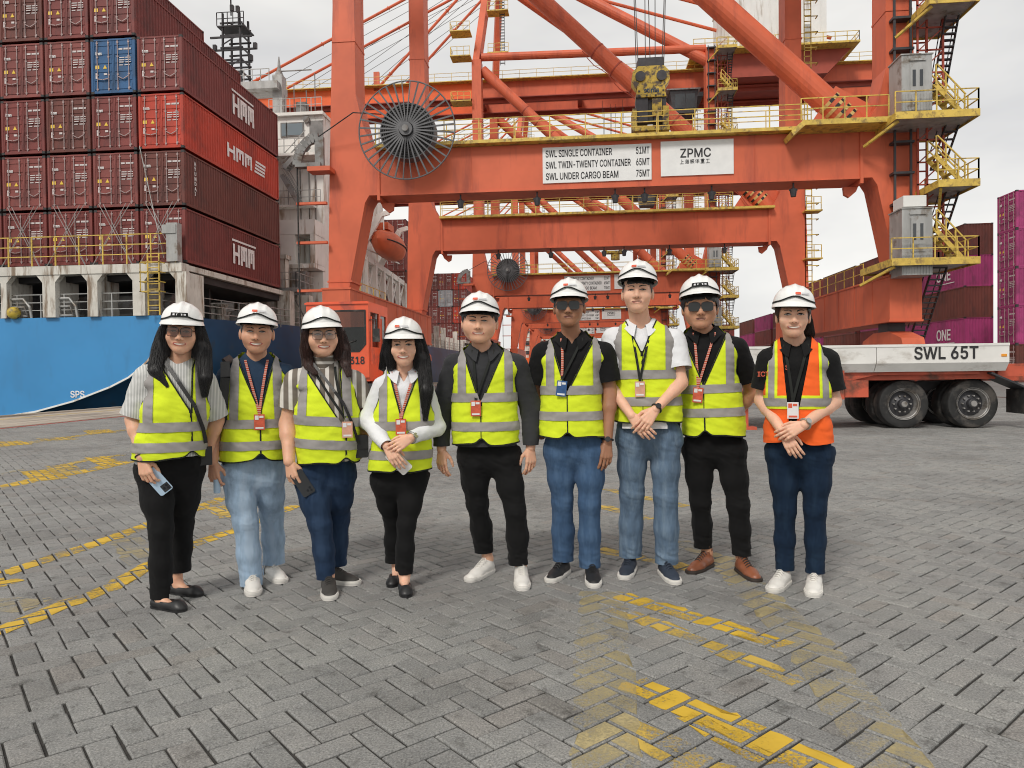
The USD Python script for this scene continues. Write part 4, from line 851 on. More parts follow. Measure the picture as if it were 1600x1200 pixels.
# signal mast and post on the roof
mst = part_group('signal_mast', ship); a = Acc(); mx0, mx1, my, mz0, mz1 = -30.4, -28.6, 60.0, 21.6, 32.3
for x in (mx0, mx1):
    for y in (my, my + 1.6): a.tube([(x, y, mz0), (x + (0.15 if x == mx0 else -0.15), y, mz1)], 0.11, 6)
for z in np.arange(23, 32.4, 1.05): a.box(mx0 - 0.1, mx1 + 0.1, my - 0.05, my + 0.05, z, z + 0.14); a.box(mx0 - 0.1, mx1 + 0.1, my + 1.55, my + 1.65, z, z + 0.14); a.box(mx1 - 0.05, mx1 + 0.05, my, my + 1.6, z, z + 0.12)
for z in (25.2, 27.4, 29.6): a.beam((mx0, my, z), (mx1, my, z + 1.0), 0.08); a.box(mx0 - 1.0, mx1 + 0.9, my - 0.06, my + 0.06, z + 0.6, z + 0.75)
a.tube([(-29.7, my + 0.4, 32.3), (-29.7, my + 0.4, 35.2)], 0.07, 6).box(mx0 - 0.6, mx1 + 1.3, my - 0.06, my + 0.06, 29.1, 29.25)
obj('mast_frame', a, 'dark_steel', mst)
a = Acc(); 
for x, z in ((mx0 - 0.6, 29.4), (mx1 + 1.2, 29.4), (-29.4, 32.7), (-28.9, 32.6), (mx0 - 0.9, 26.2), (mx1 + .8, 28.4), (mx1 + .5, 24.4)): obj('mast_lamp', Acc().box(x - 0.14, x + 0.14, my - 0.14, my + 0.14, z - 0.25, z + 0.25), 'dark_steel', mst)
railing(a, [(mx0 - 0.3, my - 0.2, 31.2), (mx1 + 0.3, my - 0.2, 31.2)], 1.1, 0.5, 0.03); a.box(mx0 - .3, mx1 + .3, my - .2, my + 1.8, 31.1, 31.2)
obj('mast_platform', a, 'dark_steel', mst)
a = Acc().box(-24.65, -23.85, 57.0, 57.9, 21.6, 25.6).tube([(-24.25, 57.45, 25.6), (-24.25, 57.45, 26.2), (-24.25, 57.45, 27.2)], [0.4, 0.16, 0.05], 8); a.box(-27.6, -24.0, 56.4, 58.5, 24.3, 24.9); railing(a, [(-27.5, 56.5, 24.9), (-24.7, 56.5, 24.9)], 1.0, 0.8, 0.03); a.tube([(-24.3, 57.4, 26.0), (-21.5, 57.4, 26.0)], 0.06, 5)
obj('roof_post', a, 'galvanised', ship)
# starboard side frames under the lifeboat
a = Acc()
zt = lambda y: 11.5 - 0.045 * (y - 62)
a.beam((-18.7, 61.5, 11.5), (-18.7, 76, 10.8), 0.3, 0.5).beam((-18.7, 61.5, 8.0), (-18.7, 76, 7.6), 0.25, 0.35).beam((-19.5, 61.5, 11.5), (-19.5, 76, 10.8), 0.3, 0.4)
for y in np.arange(62, 76.5, 2.8): a.box(-18.9, -18.5, y, y + 0.5, 7.6, zt(y))
for y in np.arange(62, 74, 2.8): a.beam((-18.72, y + 0.3, 7.8), (-18.72, y + 2.8, zt(y) - 0.2), 0.12); a.beam((-18.72, y + 0.3, zt(y) - .2), (-18.72, y + 2.8, 7.8), 0.1)
obj('side_truss', a, 'ship_white', ship)
a = Acc()
for y in (62.5, 69.5): a.beam((-19.7, y, 11.3), (-17.4, y, 15.2), 0.35, 0.5).beam((-17.4, y, 15.2), (-16.6, y, 15.4), 0.3, 0.4).tube([(-17.1, y, 15.3), (-17.1, y, 13.9)], 0.05, 5)
for z in (12.2, 13.2): a.beam((-18.6, 62, z), (-17.9, 71, z), 0.1)
obj('boat_davit', a, 'ship_white', ship)
lb = thing('lifeboat', 'enclosed orange lifeboat hanging from davits on the ship side', 'lifeboat', (-17.55, 66, 13.0))
n1, n2 = 20, 15; V = []
for i in range(n2):
    q = i / (n2 - 1); y = -4.0 + 8 * q; w = math.sin(PI * q) ** 0.42 if 0 < i < n2 - 1 else 0.001
    for j in range(n1):
        t_ = 2 * PI * j / n1; x, z = 1.28 * w * math.cos(t_), math.sin(t_)
        V.append((x * (1 if z > -0.2 else 0.95), y, (1.25 if z > 0 else 1.3) * z * w ** 0.7 + 0.1))
Fq = [(i * n1 + j, i * n1 + (j + 1) % n1, (i + 1) * n1 + (j + 1) % n1, (i + 1) * n1 + j) for i in range(n2 - 1) for j in range(n1)]
obj('boat_hull', (np.array(V), np.array(Fq)[:, ::-1]), 'lifeboat_orange', lb, smooth=40)
a = Acc().tube([(1.3 * math.sin(PI * q) ** 0.42 * s + 0.0, -4 + 8 * q, 0.1) for s in (1,) for q in np.linspace(0.08, 0.92, 20)], 0.06, 6).tube([(-1.3 * math.sin(PI * q) ** 0.42, -4 + 8 * q, 0.1) for q in np.linspace(0.08, 0.92, 20)], 0.06, 6); obj('fender_strip', a, 'rubber', lb)
obj('canopy', Acc().box(-0.6, 0.6, -2.6, -0.6, 1.15, 1.75), 'lifeboat_orange', lb)
# deck bays farther along the ship
G2 = 'containers stacked farther along the ship'
for bay, (y, x0, cols, tiers) in enumerate(((81.0, -19.6, 3, 4), (126.0, -19.75, 4, 4))):
    for c in range(cols):
        for k in range(tiers):
            z = DECK - 0.3 + 2.95 * k; x = x0 - 2.5 - 2.55 * c
            col = 'container_grey' if (bay, c, k) == (1, 1, 2) else 'container_red' if (bay, c, k) in ((1, 0, 3), (1, 0, 1)) else ('maroon', 'maroon_brown', 'maroon_pale')[(c * 2 + k) % 3]
            wh = ('on the ship behind the lifeboat', 'on the farther ship bay')[bay]
            container(col, x, y, z, f'{SHOW[col]} container {wh}, {ORD[k]} tier, {ORD[c]} from the quay', G2)
a = Acc()
for y in (94, 97, 108, 112, 118, 122): obj('deck_locker', Acc().box(-22, -19.8, y, y + 1.2, HT, HT + 2.2), 'ship_cream', ship)
for y in (90, 100, 105, 115): obj('deck_post', Acc().box(-20.4, -19.7, y, y + 0.4, HT, HT + 3.4), 'ship_cream', ship)
obj('hatch_coaming', Acc().box(-36, -19.9, 125, 139, DECK - 0.9, DECK - 0.35), 'ship_cream', ship); obj('hatch_coaming', Acc().box(-34, -19.7, 80.5, 94, DECK - 0.9, DECK - 0.35), 'ship_cream', ship)
a = railing(Acc(), [(-19.9, 72, HT + 0.2), (-19.75, 160, HT + 0.3)], 1.2, 2.2, 0.03, (1.0, 0.66, 0.33)); obj('hull_railing', a, 'galvanised', ship)
# far ship house seen under the third crane
t = thing('far_ship_house', 'small pale ship accommodation with an orange-red deck far along the quay', 'ship', (0, 0, 0))
c = at(848, 520, Y=300); 
obj('house_wall', Acc().box(c[0] - 9, c[0] + 12, 300, 315, 4, 22).box(c[0] - 12, c[0] + 16, 298, 300, 14, 15.5).box(c[0] - 5, c[0] + 2, 299, 300, 22, 27), 'ship_cream', t)
a = Acc()
for z in (8.5, 12, 17.5):
    for x in np.arange(-7, 11, 3): a.box(c[0] + x, c[0] + x + 1.4, 299.8, 299.99, z, z + 1.4)
obj('window', a, 'window_dark', t)
obj('red_deck', Acc().box(c[0] - 14, c[0] + 20, 296, 330, -2, 7), 'crane_bright', t)

# ------------------------------------------------------------------ container yard on the right
G3 = 'stacked containers in the yard behind the trailer'
yard = []
def stack(x, y, cols, desc, logos=(), flip=True):
    for k, c in enumerate(cols):
        if c is None: continue
        t = container(c, x, y, 2.86 * k, f'{SHOW[c]} container, {ORD[k]} from the ground in {desc}', G3, rotz=PI if flip else 0.0, instance=k not in logos)
        if k in logos:                        # local frame is turned round: the side facing the crane is +x
            side_letters(t, 'ONE', CW + 0.002, 6.9, 0.95, 1.0, 2.7, 1)
            obj('small_lettering', Acc().box(CW + 0.002, CW + 0.012, 6.9, 10.4, 0.6, 0.68), 'letter_white', t)
Y0 = 70.0; x0 = at(1507, 450, Y=Y0)[0]
stack(x0, Y0, ['maroon', 'magenta', 'maroon_brown', 'magenta', 'maroon_brown'], 'the lettered yard stack beside the crane stairs', logos=(1, 3))
stack(x0, Y0 + 12.7, ['magenta', 'maroon', 'magenta', 'maroon_brown', 'maroon'], 'the yard stack directly behind the lettered one', logos=(0, 1))
stack(x0 + 2.75, Y0 + 6, ['maroon', 'maroon', 'magenta', 'magenta', 'container_navy'], 'the narrow yard stack with a navy top')
bx0 = at(1588, 400, Y=58.0)[0]
for k, c in enumerate(['maroon_brown', 'magenta', 'magenta', 'magenta', 'magenta']):      # laid across, cut by the frame's edge
    copy_of(CLS[c], 'shipping_container', f'{SHOW[c]} container lying crosswise at the right edge, {ORD[k]} from the ground', 'container', (bx0, 58.0 + CW, 2.9 * k), -PI / 2, G3)
for n, (xx, yy, cols) in enumerate(((x0, 96.5, ['maroon', 'maroon_brown', 'maroon', 'maroon', 'maroon_brown']), (x0, 110, ['maroon', 'magenta', 'maroon', 'maroon_brown', 'maroon']), (x0, 124, ['magenta', 'maroon', 'maroon_brown', 'maroon']), (x0, 138, ['maroon', 'maroon', 'maroon', 'magenta']), (x0, 152, ['maroon', 'magenta', 'magenta', 'maroon_brown']), (x0 - 2.8, 168, ['maroon', 'magenta', 'magenta', 'maroon']), (x0 - 2.8, 184, ['maroon_brown', 'maroon', 'magenta', 'magenta']), (x0 - 5.6, 200, ['magenta', 'maroon', 'magenta', 'magenta']))):
    stack(xx, yy, cols, f'the {ORD[n]} yard stack beyond the lettered one')
usdkit.material(stage, '/World/Looks/truck_glass', {'f': ('fresnel', {'IOR': 1.5}), 'g': ('glossy_bsdf', {'roughness': 0.03, 'color': (1, 1, 1)}), 't': ('transparent_bsdf', {'color': (0.5, 0.55, 0.53)}), 'm': ('mix_closure', {})}, [('f.fac', 'm.fac'), ('t.BSDF', 'm.closure1'), ('g.BSDF', 'm.closure2')], surface='m.closure')
look('rim_grey', (0.34, 0.33, 0.32), 0.45, metal=0.4, var=0.12, scale=5, dirt=(0.16, 0.14, 0.12), dscale=4, dlo=0.5, dhi=0.7)
# ------------------------------------------------------------------ yard tractor with number 318
tr = thing('yard_tractor', 'orange terminal tractor numbered 318 parked behind the women on the left', 'truck', (0, 0, 0))
TY = 19.0
cl, cr_, = at(576, 540, Y=TY)[0] - 1.72, at(576, 540, Y=TY)[0]
zf0, zf1 = 1.15, 3.13
def panel(acc, x0, x1, z0, z1, holes, y0, y1):
    g = sg.box(x0, z0, x1, z1)
    for h in holes: g = g.difference(h)
    return acc.prism(g, 'y', y0, y1)
ws = sg.Polygon([(cl + 0.12, 2.95), (cr_ - 0.09, 2.95), (cr_ - 0.09, 2.05), (cr_ - 0.26, 1.86), (cl + 0.12, 1.86)])
a = panel(Acc(), cl, cr_, zf0, zf1 - 0.02, [ws.buffer(0.02)], TY, TY + 0.07)
a.box(cl + 0.005, cr_ - 0.005, TY + 0.0, TY + 2.0, zf1 - 0.02, zf1 + 0.07).box(cl - 0.03, cr_ + 0.03, TY - 0.04, TY + 0.01, zf1, zf1 + 0.05)
g = sg.box(TY + 0.07, zf0 - 0.1, TY + 1.95, zf1 - 0.02).difference(sg.box(TY + 0.2, 1.98, TY + 1.05, 2.93)).difference(sg.box(TY + 1.2, 1.98, TY + 1.8, 2.9))
a.prism(g, 'x', cr_ - 0.06, cr_).prism(g, 'x', cl, cl + 0.06).box(cl, cr_, TY + 1.89, TY + 1.95, zf0, 1.9).box(cl + 0.06, cr_ - 0.06, TY + 0.07, TY + 1.89, zf0 - 0.1, zf0)
for y in (TY + 0.12, TY + 1.1): a.tube([(cr_ + 0.05, y, 1.5), (cr_ + 0.05, y, 2.8)], 0.02, 6)
obj('cab', a, 'truck_orange', tr)
obj('windscreen', Acc().prism(ws, 'y', TY + 0.02, TY + 0.04), 'truck_glass', tr)
a = Acc().prism(ws.buffer(0.025).difference(ws.buffer(-0.02)), 'y', TY - 0.012, TY + 0.06); obj('windscreen_seal', a, 'rubber', tr)
obj('side_window', Acc().box(cr_ - 0.04, cr_ - 0.03, TY + 0.2, TY + 1.05, 1.98, 2.93), 'truck_glass', tr); obj('side_window', Acc().box(cr_ - 0.04, cr_ - 0.03, TY + 1.2, TY + 1.8, 1.98, 2.9), 'truck_glass', tr); obj('side_window', Acc().box(cl + 0.03, cl + 0.04, TY + 0.2, TY + 1.05, 1.98, 2.93), 'truck_glass', tr)
obj('cab_seat', Acc().box(cl + 0.5, cr_ - 0.5, TY + 0.9, TY + 1.4, 1.3, 1.8).box(cl + 0.5, cr_ - 0.5, TY + 1.35, TY + 1.5, 1.8, 2.6), 'deck_dark', tr)
obj('steering_wheel', Acc().tube([(cl + 0.86 + 0.24 * math.cos(q), TY + 0.55, 2.0 + 0.2 * math.sin(q)) for q in np.linspace(0, 2 * PI, 17)], 0.02, 6, cap=False), 'rubber', tr)
v, f = letters('318', 0.19, 0.40, True); obj('number', (on_front(v, cr_ - 0.53, TY - 0.005, 1.52), f), 'letter_black', tr)
obj('wiper', Acc().beam((cl + 0.5, TY - 0.03, 1.88), (cr_ - 0.35, TY - 0.03, 2.15), 0.025), 'rubber', tr)
a = Acc().box(cl - 0.1, cr_ + 0.15, TY - 0.25, TY + 0.2, 0.55, 0.98).box(cl + 0.1, cr_ + 0.5, TY + 0.3, TY + 5.2, 0.7, 1.0); obj('chassis', a, 'dark_steel', tr)
obj('headlamp', Acc().tube([(cr_ - 0.2, TY - 0.28, 0.78), (cr_ - 0.2, TY - 0.2, 0.78)], 0.1, 12), 'machine_white', tr); obj('headlamp', Acc().tube([(cl + 0.2, TY - 0.28, 0.78), (cl + 0.2, TY - 0.2, 0.78)], 0.1, 12), 'machine_white', tr)
a = Acc().box(cr_ - 0.04, cr_ + 0.5, TY + 0.4, TY + 1.8, 0.75, 1.1).box(cl + 0.2, cr_ + 0.55, TY + 2.1, TY + 2.9, 1.0, 2.2); obj('engine_housing', a, 'truck_orange', tr)
for y in (TY + 0.75, TY + 4.0):
    for x in (cl + 0.12, cr_ + 0.2):
        w = part_group('wheel', tr); obj('tyre', Acc().tube([(x - 0.15, y, 0.5), (x - 0.13, y, 0.5), (x + 0.13, y, 0.5), (x + 0.15, y, 0.5)], [0.44, 0.5, 0.5, 0.44], 24), 'rubber', w); obj('rim', Acc().tube([(x - 0.16, y, 0.5), (x + 0.16, y, 0.5)], 0.27, 18), 'galvanised', w)
obj('mirror', Acc().tube([(cr_, TY + 0.1, 2.7), (cr_ + 0.25, TY - 0.1, 2.7), (cr_ + 0.25, TY - 0.1, 2.4)], 0.015, 5).box(cr_ + 0.16, cr_ + 0.34, TY - 0.14, TY - 0.1, 2.1, 2.45), 'rubber', tr)
# ------------------------------------------------------------------ bomb-cart trailer SWL 65T
tl = thing('container_trailer', 'low container trailer with white side beam marked SWL 65T and big black wheels', 'trailer', (0, 15.0, 0))
XE, XS = 8.35, 2.75
a = Acc().prism([(0.0, 1.32), (0.16, 1.18), (0.18, 1.18), (0.18, 1.69), (0.0, 1.69)], 'x', XS, XE - 0.04)
a = Acc(); sec = [(0.0, 1.33), (0.13, 1.16), (0.9, 1.16), (0.9, 1.69), (0.0, 1.69)]
a.prism(sec, 'x', XS, 5.85); a.prism(sec, 'x', 5.866, XE)
a.box(XS, XE, 0.9, 2.4, 1.3, 1.5); a.prism([(2.4, 1.16), (2.5, 1.33), (2.5, 1.69), (2.4, 1.69)], 'x', XS, XE)
obj('side_beam', a, 'trailer_white', tl)
obj('beam_cap', Acc().box(XS, XE + 0.005, -0.012, 0.02, 1.655, 1.705), 'trailer_white', tl)
v, f = letters('SWL 65T', 0.235, 1.2, True); obj('lettering', (on_front(v, 6.56, -0.002, 1.41), f), 'letter_black', tl)
obj('side_marker', Acc().box(8.2, 8.3, -0.012, 0.0, 1.44, 1.49), 'lamp_amber', tl)
a = Acc().box(XS, 7.6, 0.55, 0.85, 0.98, 1.16).box(XS, 7.6, 1.7, 2.0, 0.98, 1.16).box(3.0, 5.25, 0.10, 0.3, 0.80, 1.0).box(5.3, 8.25, 0.3, 0.36, 1.0, 1.15).box(5.3, 5.75, 0.12, 0.5, 0.66, 1.0).box(5.12, 5.28, 0.1, 0.5, 0.62, 1.2).box(3.0, 5.2, 0.14, 0.26, 0.56, 0.64)
for x in (3.6, 4.4): a.box(x, x + 0.08, 0.15, 0.25, 0.6, 0.85)
a.prism([(5.25, 0.95), (5.9, 1.1), (7.9, 1.1), (7.9, 1.16), (5.3, 1.16)], 'y', 0.2, 0.4).box(8.3, 9.3, 0.3, 0.45, 1.05, 1.25).box(8.3, 12, 0.9, 1.1, 0.95, 1.3)
obj('chassis', a, 'trailer_orange', tl)
a = Acc().beam((8.1, 0.45, 1.12), (8.8, 0.45, 0.80), 0.62, 0.035).beam((8.8, 0.45, 0.8), (8.83, 0.45, 0.42), 0.62, 0.03, up=(1, 0, 0)); obj('mudguard', a, 'dark_steel', tl)
obj('mud_flap', Acc().box(8.72, 8.76, 0.12, 0.78, 0.30, 0.78), 'rubber', tl)
for y in (0.35, 2.05): obj('landing_leg', Acc().box(3.3, 3.45, y, y + 0.15, 0.06, 1.2).box(3.15, 3.6, y - 0.1, y + 0.25, 0.0, 0.06), 'trailer_orange', tl)
def wheel(x, y0, y1, r=0.5):
    w = part_group('wheel', tl); ym = (y0 + y1) / 2; prof = [(0.3, 0.02), (0.42, 0.0), (0.475, 0.02), (r, 0.06), (r, y1 - y0 - 0.06), (0.475, y1 - y0 - 0.02), (0.42, y1 - y0), (0.3, y1 - y0 - 0.02)]
    obj('tyre', lathe(Acc(), prof, (x, y0, r), 48), 'rubber', w, smooth=35)
    obj('rim', lathe(Acc(), [(0.30, 0.03), (0.325, 0.0), (0.325, 0.012), (0.285, 0.03), (0.265, 0.10), (0.255, 0.17)], (x, y0, r), 40), 'rim_grey', w, smooth=40)
    obj('wheel_disc', lathe(Acc(), [(0.256, 0.165), (0.21, 0.15), (0.13, 0.11), (0.10, 0.09), (0.095, 0.0), (0.075, -0.02), (0.001, -0.02)], (x, y0, r), 32), 'dark_steel', w, smooth=35)
    for k in range(10):
        q = 2 * PI * k / 10; obj('wheel_nut', Acc().tube([(x + 0.165 * math.cos(q), y0 + 0.07, r + 0.165 * math.sin(q)), (x + 0.165 * math.cos(q), y0 + 0.13, r + 0.165 * math.sin(q))], 0.017, 6), 'rim_grey', w)
    obj('hub_cap', lathe(Acc(), [(0.062, -0.02), (0.055, -0.035), (0.001, -0.035)], (x, y0, r), 20), 'rim_grey', w, smooth=40)
for x in (6.56, 7.90):
    wheel(x, 0.42, 0.74); wheel(x - 0.02, 0.80, 1.12); wheel(x - 0.02, 1.7, 2.02); wheel(x, 2.08, 2.4)
    obj('axle', Acc().tube([(x, 0.5, 0.5), (x, 2.3, 0.5)], 0.09, 10), 'dark_steel', tl)
a = Acc().prism([(6.4, 0.95), (8.1, 0.95), (7.35, 0.75), (7.1, 0.75)], 'y', 1.15, 1.3); obj('suspension_beam', a, 'dark_steel', tl)
# ------------------------------------------------------------------ people: signed-distance modelling
def smin(a, b, k):
    h = np.clip(0.5 + 0.5 * (b - a) / k, 0, 1)
    return b * (1 - h) + a * h - k * h * (1 - h)
def smax(a, b, k): return -smin(-a, -b, k)
def cap(p, a, b, ra, rb):
    a, b = np.asarray(a, float), np.asarray(b, float); d = b - a
    t = np.clip(((p - a) @ d) / max(d @ d, 1e-12), 0, 1)
    return np.linalg.norm(p - a - t[:, None] * d, axis=1) - (ra + (rb - ra) * t)
def chain(p, pts, rads, k=0.02):
    o = cap(p, pts[0], pts[1], rads[0], rads[1])
    for i in range(1, len(pts) - 1): o = smin(o, cap(p, pts[i], pts[i + 1], rads[i], rads[i + 1]), k)
    return o
def ell(p, c, r):
    q = (p - np.asarray(c)) / np.asarray(r); k0 = np.linalg.norm(q, axis=1); k1 = np.linalg.norm(q / np.asarray(r), axis=1)
    return k0 * (k0 - 1) / np.maximum(k1, 1e-9)
def net(fn, lo, hi, h):
    """surface nets: the zero surface of fn as a closed mesh of quads"""
    lo, hi = np.asarray(lo, float), np.asarray(hi, float); n = np.ceil((hi - lo) / h).astype(int) + 1
    ax = [lo[i] + h * np.arange(n[i]) for i in range(3)]
    K = 4; nc = (n + K - 1) // K; cx = [lo[i] + h * (K * np.arange(nc[i]) + (K - 1) / 2) for i in range(3)]
    fc = fn(np.stack(np.meshgrid(*cx, indexing='ij'), -1).reshape(-1, 3)).reshape(nc)
    up = np.repeat(np.repeat(np.repeat(fc, K, 0), K, 1), K, 2)[:n[0], :n[1], :n[2]]
    f = np.where(up < 0, -1.0, 1.0); w = np.argwhere(np.abs(up) < K * h * 2.0)
    f[w[:, 0], w[:, 1], w[:, 2]] = fn(lo + h * w); f[0], f[-1] = 1, 1; f[:, 0], f[:, -1] = 1, 1; f[:, :, 0], f[:, :, -1] = 1, 1
    s = f < 0; c = [s[i:n[0] - 1 + i, j:n[1] - 1 + j, k:n[2] - 1 + k] for i in (0, 1) for j in (0, 1) for k in (0, 1)]
    cnt = sum(x.astype(np.int8) for x in c); act = (cnt > 0) & (cnt < 8); I = np.argwhere(act)
    idx = np.full(act.shape, -1); idx[act] = np.arange(len(I))
    off = np.array([(i, j, k) for i in (0, 1) for j in (0, 1) for k in (0, 1)])
    F8 = np.stack([f[I[:, 0] + o[0], I[:, 1] + o[1], I[:, 2] + o[2]] for o in off], 1)
    acc = np.zeros((len(I), 3)); m = np.zeros(len(I))
    for a_ in range(8):
        for b_ in range(a_ + 1, 8):
            if np.abs(off[a_] - off[b_]).sum() != 1: continue
            fa, fb = F8[:, a_], F8[:, b_]; x = (fa < 0) != (fb < 0)
            t = np.where(x, fa / np.where(x, fa - fb, 1), 0)
            acc += x[:, None] * (off[a_] + t[:, None] * (off[b_] - off[a_])); m += x
    V = lo + h * (I + acc / m[:, None]); Q = []
    for d in range(3):
        u, v = (d + 1) % 3, (d + 2) % 3
        sl = [slice(1, n[i] - 1) for i in range(3)]; sl[d] = slice(0, n[d] - 1); s0 = s[tuple(sl)]
        sl2 = list(sl); sl2[d] = slice(1, n[d]); s1 = s[tuple(sl2)]
        E = np.argwhere(s0 != s1)
        if not len(E): continue
        E = E + [0 if i == d else 1 for i in range(3)]; inside = s[E[:, 0], E[:, 1], E[:, 2]]
        du, dv = np.zeros(3, int), np.zeros(3, int); du[u] = 1; dv[v] = 1
        q = np.stack([idx[tuple((E - a_).T)] for a_ in (du + dv, dv, np.zeros(3, int), du)], 1)
        Q.append(np.where(inside[:, None], q, q[:, ::-1]))
    return V, np.vstack(Q)
def tri(vq): v, q = vq; return v, np.vstack([q[:, [0, 1, 2]], q[:, [0, 2, 3]]])
def vnorm(v, f):
    n = np.zeros_like(v); c = np.cross(v[f[:, 1]] - v[f[:, 0]], v[f[:, 2]] - v[f[:, 0]])
    for k in range(3): np.add.at(n, f[:, k], c)
    return n / np.maximum(np.linalg.norm(n, axis=1, keepdims=True), 1e-12)
def puff(m, amount): v, f = m; return v + vnorm(v, f) * (amount[:, None] if np.ndim(amount) else amount), f
def clip(m, s):
    """the part of a mesh where the values s at its vertices are positive"""
    v, f = m; s = np.where(np.abs(s) < 1e-7, 1e-7, s); pos = s[f] > 0; k = pos.sum(1); out = [f[k == 3]]; nv = [v]; n = len(v)
    for want, sgn in ((1, True), (2, False)):
        g = f[k == want]
        if not len(g): continue
        lone = np.argmax((s[g] > 0) == sgn, 1); r = np.arange(len(g))
        a, b, c = g[r, lone], g[r, (lone + 1) % 3], g[r, (lone + 2) % 3]
        ab = v[a] + (v[b] - v[a]) * (s[a] / (s[a] - s[b]))[:, None]; ac = v[a] + (v[c] - v[a]) * (s[a] / (s[a] - s[c]))[:, None]
        i1, i2 = n + np.arange(len(g)), n + len(g) + np.arange(len(g)); nv += [ab, ac]; n += 2 * len(g)
        if sgn: out.append(np.stack([a, i1, i2], 1))
        else: out += [np.stack([i1, b, c], 1), np.stack([i1, c, i2], 1)]
    v, f = np.vstack(nv), np.vstack(out); used = np.unique(f); re = np.full(len(v), -1); re[used] = np.arange(len(used))
    return v[used], re[f]
def band(m, s, lo, hi, lift=0.0):
    """strip of a surface between two values of a function of its points"""
    m = clip(m, s(m[0]) - lo)
    if len(m[1]): m = clip(m, hi - s(m[0]))
    return puff(m, lift) if lift and len(m[1]) else m
def weld(m):
    t = trimesh.Trimesh(m[0], m[1], process=True, merge_norm=True, merge_tex=True); return np.array(t.vertices), np.array(t.faces)
def rot(yaw=0, pitch=0, roll=0):
    """yaw to the picture's right, pitch down, roll clockwise in the picture"""
    y, p, r = -yaw, pitch, roll
    Rz = np.array([[math.cos(y), -math.sin(y), 0], [math.sin(y), math.cos(y), 0], [0, 0, 1]]) if True else 0
    Rz = Rz.T
    Rx = np.array([[1, 0, 0], [0, math.cos(p), -math.sin(p)], [0, math.sin(p), math.cos(p)]])
    Ry = np.array([[math.cos(r), 0, math.sin(r)], [0, 1, 0], [-math.sin(r), 0, math.cos(r)]])
    return Ry @ Rz @ Rx
def noise_at(p, freq, seed=0, oct=3): return meshkit.fbm(p * np.asarray(freq) + 50, oct, seed) - 0.5

# ---- head: local frame x = picture right, -y = forward, z up, origin between the ears at eye height; chin at z = -0.112
def head_sdf(p, o):
    w = o.get('wide', 1.0) * 1.08; ch = o.get('cheek', 1.0)
    d = ell(p, (0, 0.014, 0.032), (0.076 * w, 0.096, 0.086))
    d = smin(d, ell(p, (0, -0.020, -0.034), (0.0645 * w * o.get('jaw', 1) * 1.05, 0.071, 0.080)), 0.03)
    d = smin(d, ell(p, (0, -0.055, -0.094), (0.026 * w * o.get('jaw', 1), 0.026, 0.020)), 0.035)
    for s in (-1, 1):
        d = smin(d, ell(p, (s * 0.039 * w, -0.058, -0.030), (0.028 * ch, 0.024, 0.024 * ch)), 0.025)
        d = smin(d, cap(p, (s * 0.048 * w, -0.068, 0.018), (s * 0.014, -0.084, 0.021), 0.010, 0.010), 0.016)
        d = smax(d, -ell(p, (s * 0.031, -0.098, 0.002), (0.019, 0.017, 0.0115)), 0.012)
        d = smin(d, ell(p, (s * 0.0125, -0.093, -0.037), (0.0105, 0.010, 0.0085)), 0.007)
        d = smin(d, ell(p, (s * 0.077 * w, 0.014, -0.010), (0.010, 0.020, 0.031)), 0.008)
    d = smin(d, cap(p, (0, -0.086, 0.006), (0, -0.103, -0.033), 0.0075, 0.0125), 0.014)
    sm = o.get('smile', 0.5)
    for t in (-1, 0, 1):                                     # lips follow the mouth's curve
        pass
    xs = np.abs(p[:, 0]); mz = -0.064 + sm * 5.5 * xs ** 2
    lip = np.sqrt((p[:, 2] - mz) ** 2 + (p[:, 1] + 0.0815 - 4.2 * xs ** 2) ** 2 + np.maximum(xs - 0.024 - 0.008 * sm, 0) ** 2)
    d = smin(d, lip - 0.0085, 0.010)
    d = smax(d, -(np.sqrt((p[:, 2] - mz) ** 2 * 2.2 + (p[:, 1] + 0.092 - 4.2 * xs ** 2) ** 2 + np.maximum(xs - 0.024 - 0.008 * sm, 0) ** 2) - 0.0035), 0.004)
    return d
def face_y(x, z, o):
    lo, hi = np.full(len(x), -0.14), np.full(len(x), -0.02)
    for _ in range(22):
        m = (lo + hi) / 2; ins = head_sdf(np.stack([x, m, z], 1), o) < 0; hi = np.where(ins, m, hi); lo = np.where(ins, lo, m)
    return (lo + hi) / 2
def decal(poly, o, lift=0.0012, thick=0.002):
    """a thin raised patch on the face; poly in (x, z)"""
    g = sg.Polygon(poly) if not hasattr(poly, 'exterior') else poly
    v2, f = trimesh.creation.triangulate_polygon(g.segmentize(0.004) if hasattr(g, 'segmentize') else shapely.segmentize(g, 0.004), engine='earcut')
    y = face_y(v2[:, 0], v2[:, 1], o) - lift
    us = np.unique(f); re_ = np.full(len(v2), -1); re_[us] = np.arange(len(us)); v2, y, f = v2[us], y[us], re_[f]
    n = len(v2); v = np.vstack([np.c_[v2[:, 0], y, v2[:, 1]], np.c_[v2[:, 0], y + thick + lift, v2[:, 1]]])
    return v, np.vstack([f, f[:, ::-1] + n])
def arc(x0, x1, zf, w, n=9):
    x = np.linspace(x0, x1, n); z = np.array([zf(q) for q in np.linspace(0, 1, n)]); ww = np.array([w(q) for q in np.linspace(0, 1, n)])
    return np.vstack([np.c_[x, z + ww / 2], np.c_[x, z - ww / 2][::-1]])
def place(m, R, c): v, f = m; return np.asarray(v) @ R.T + c, f

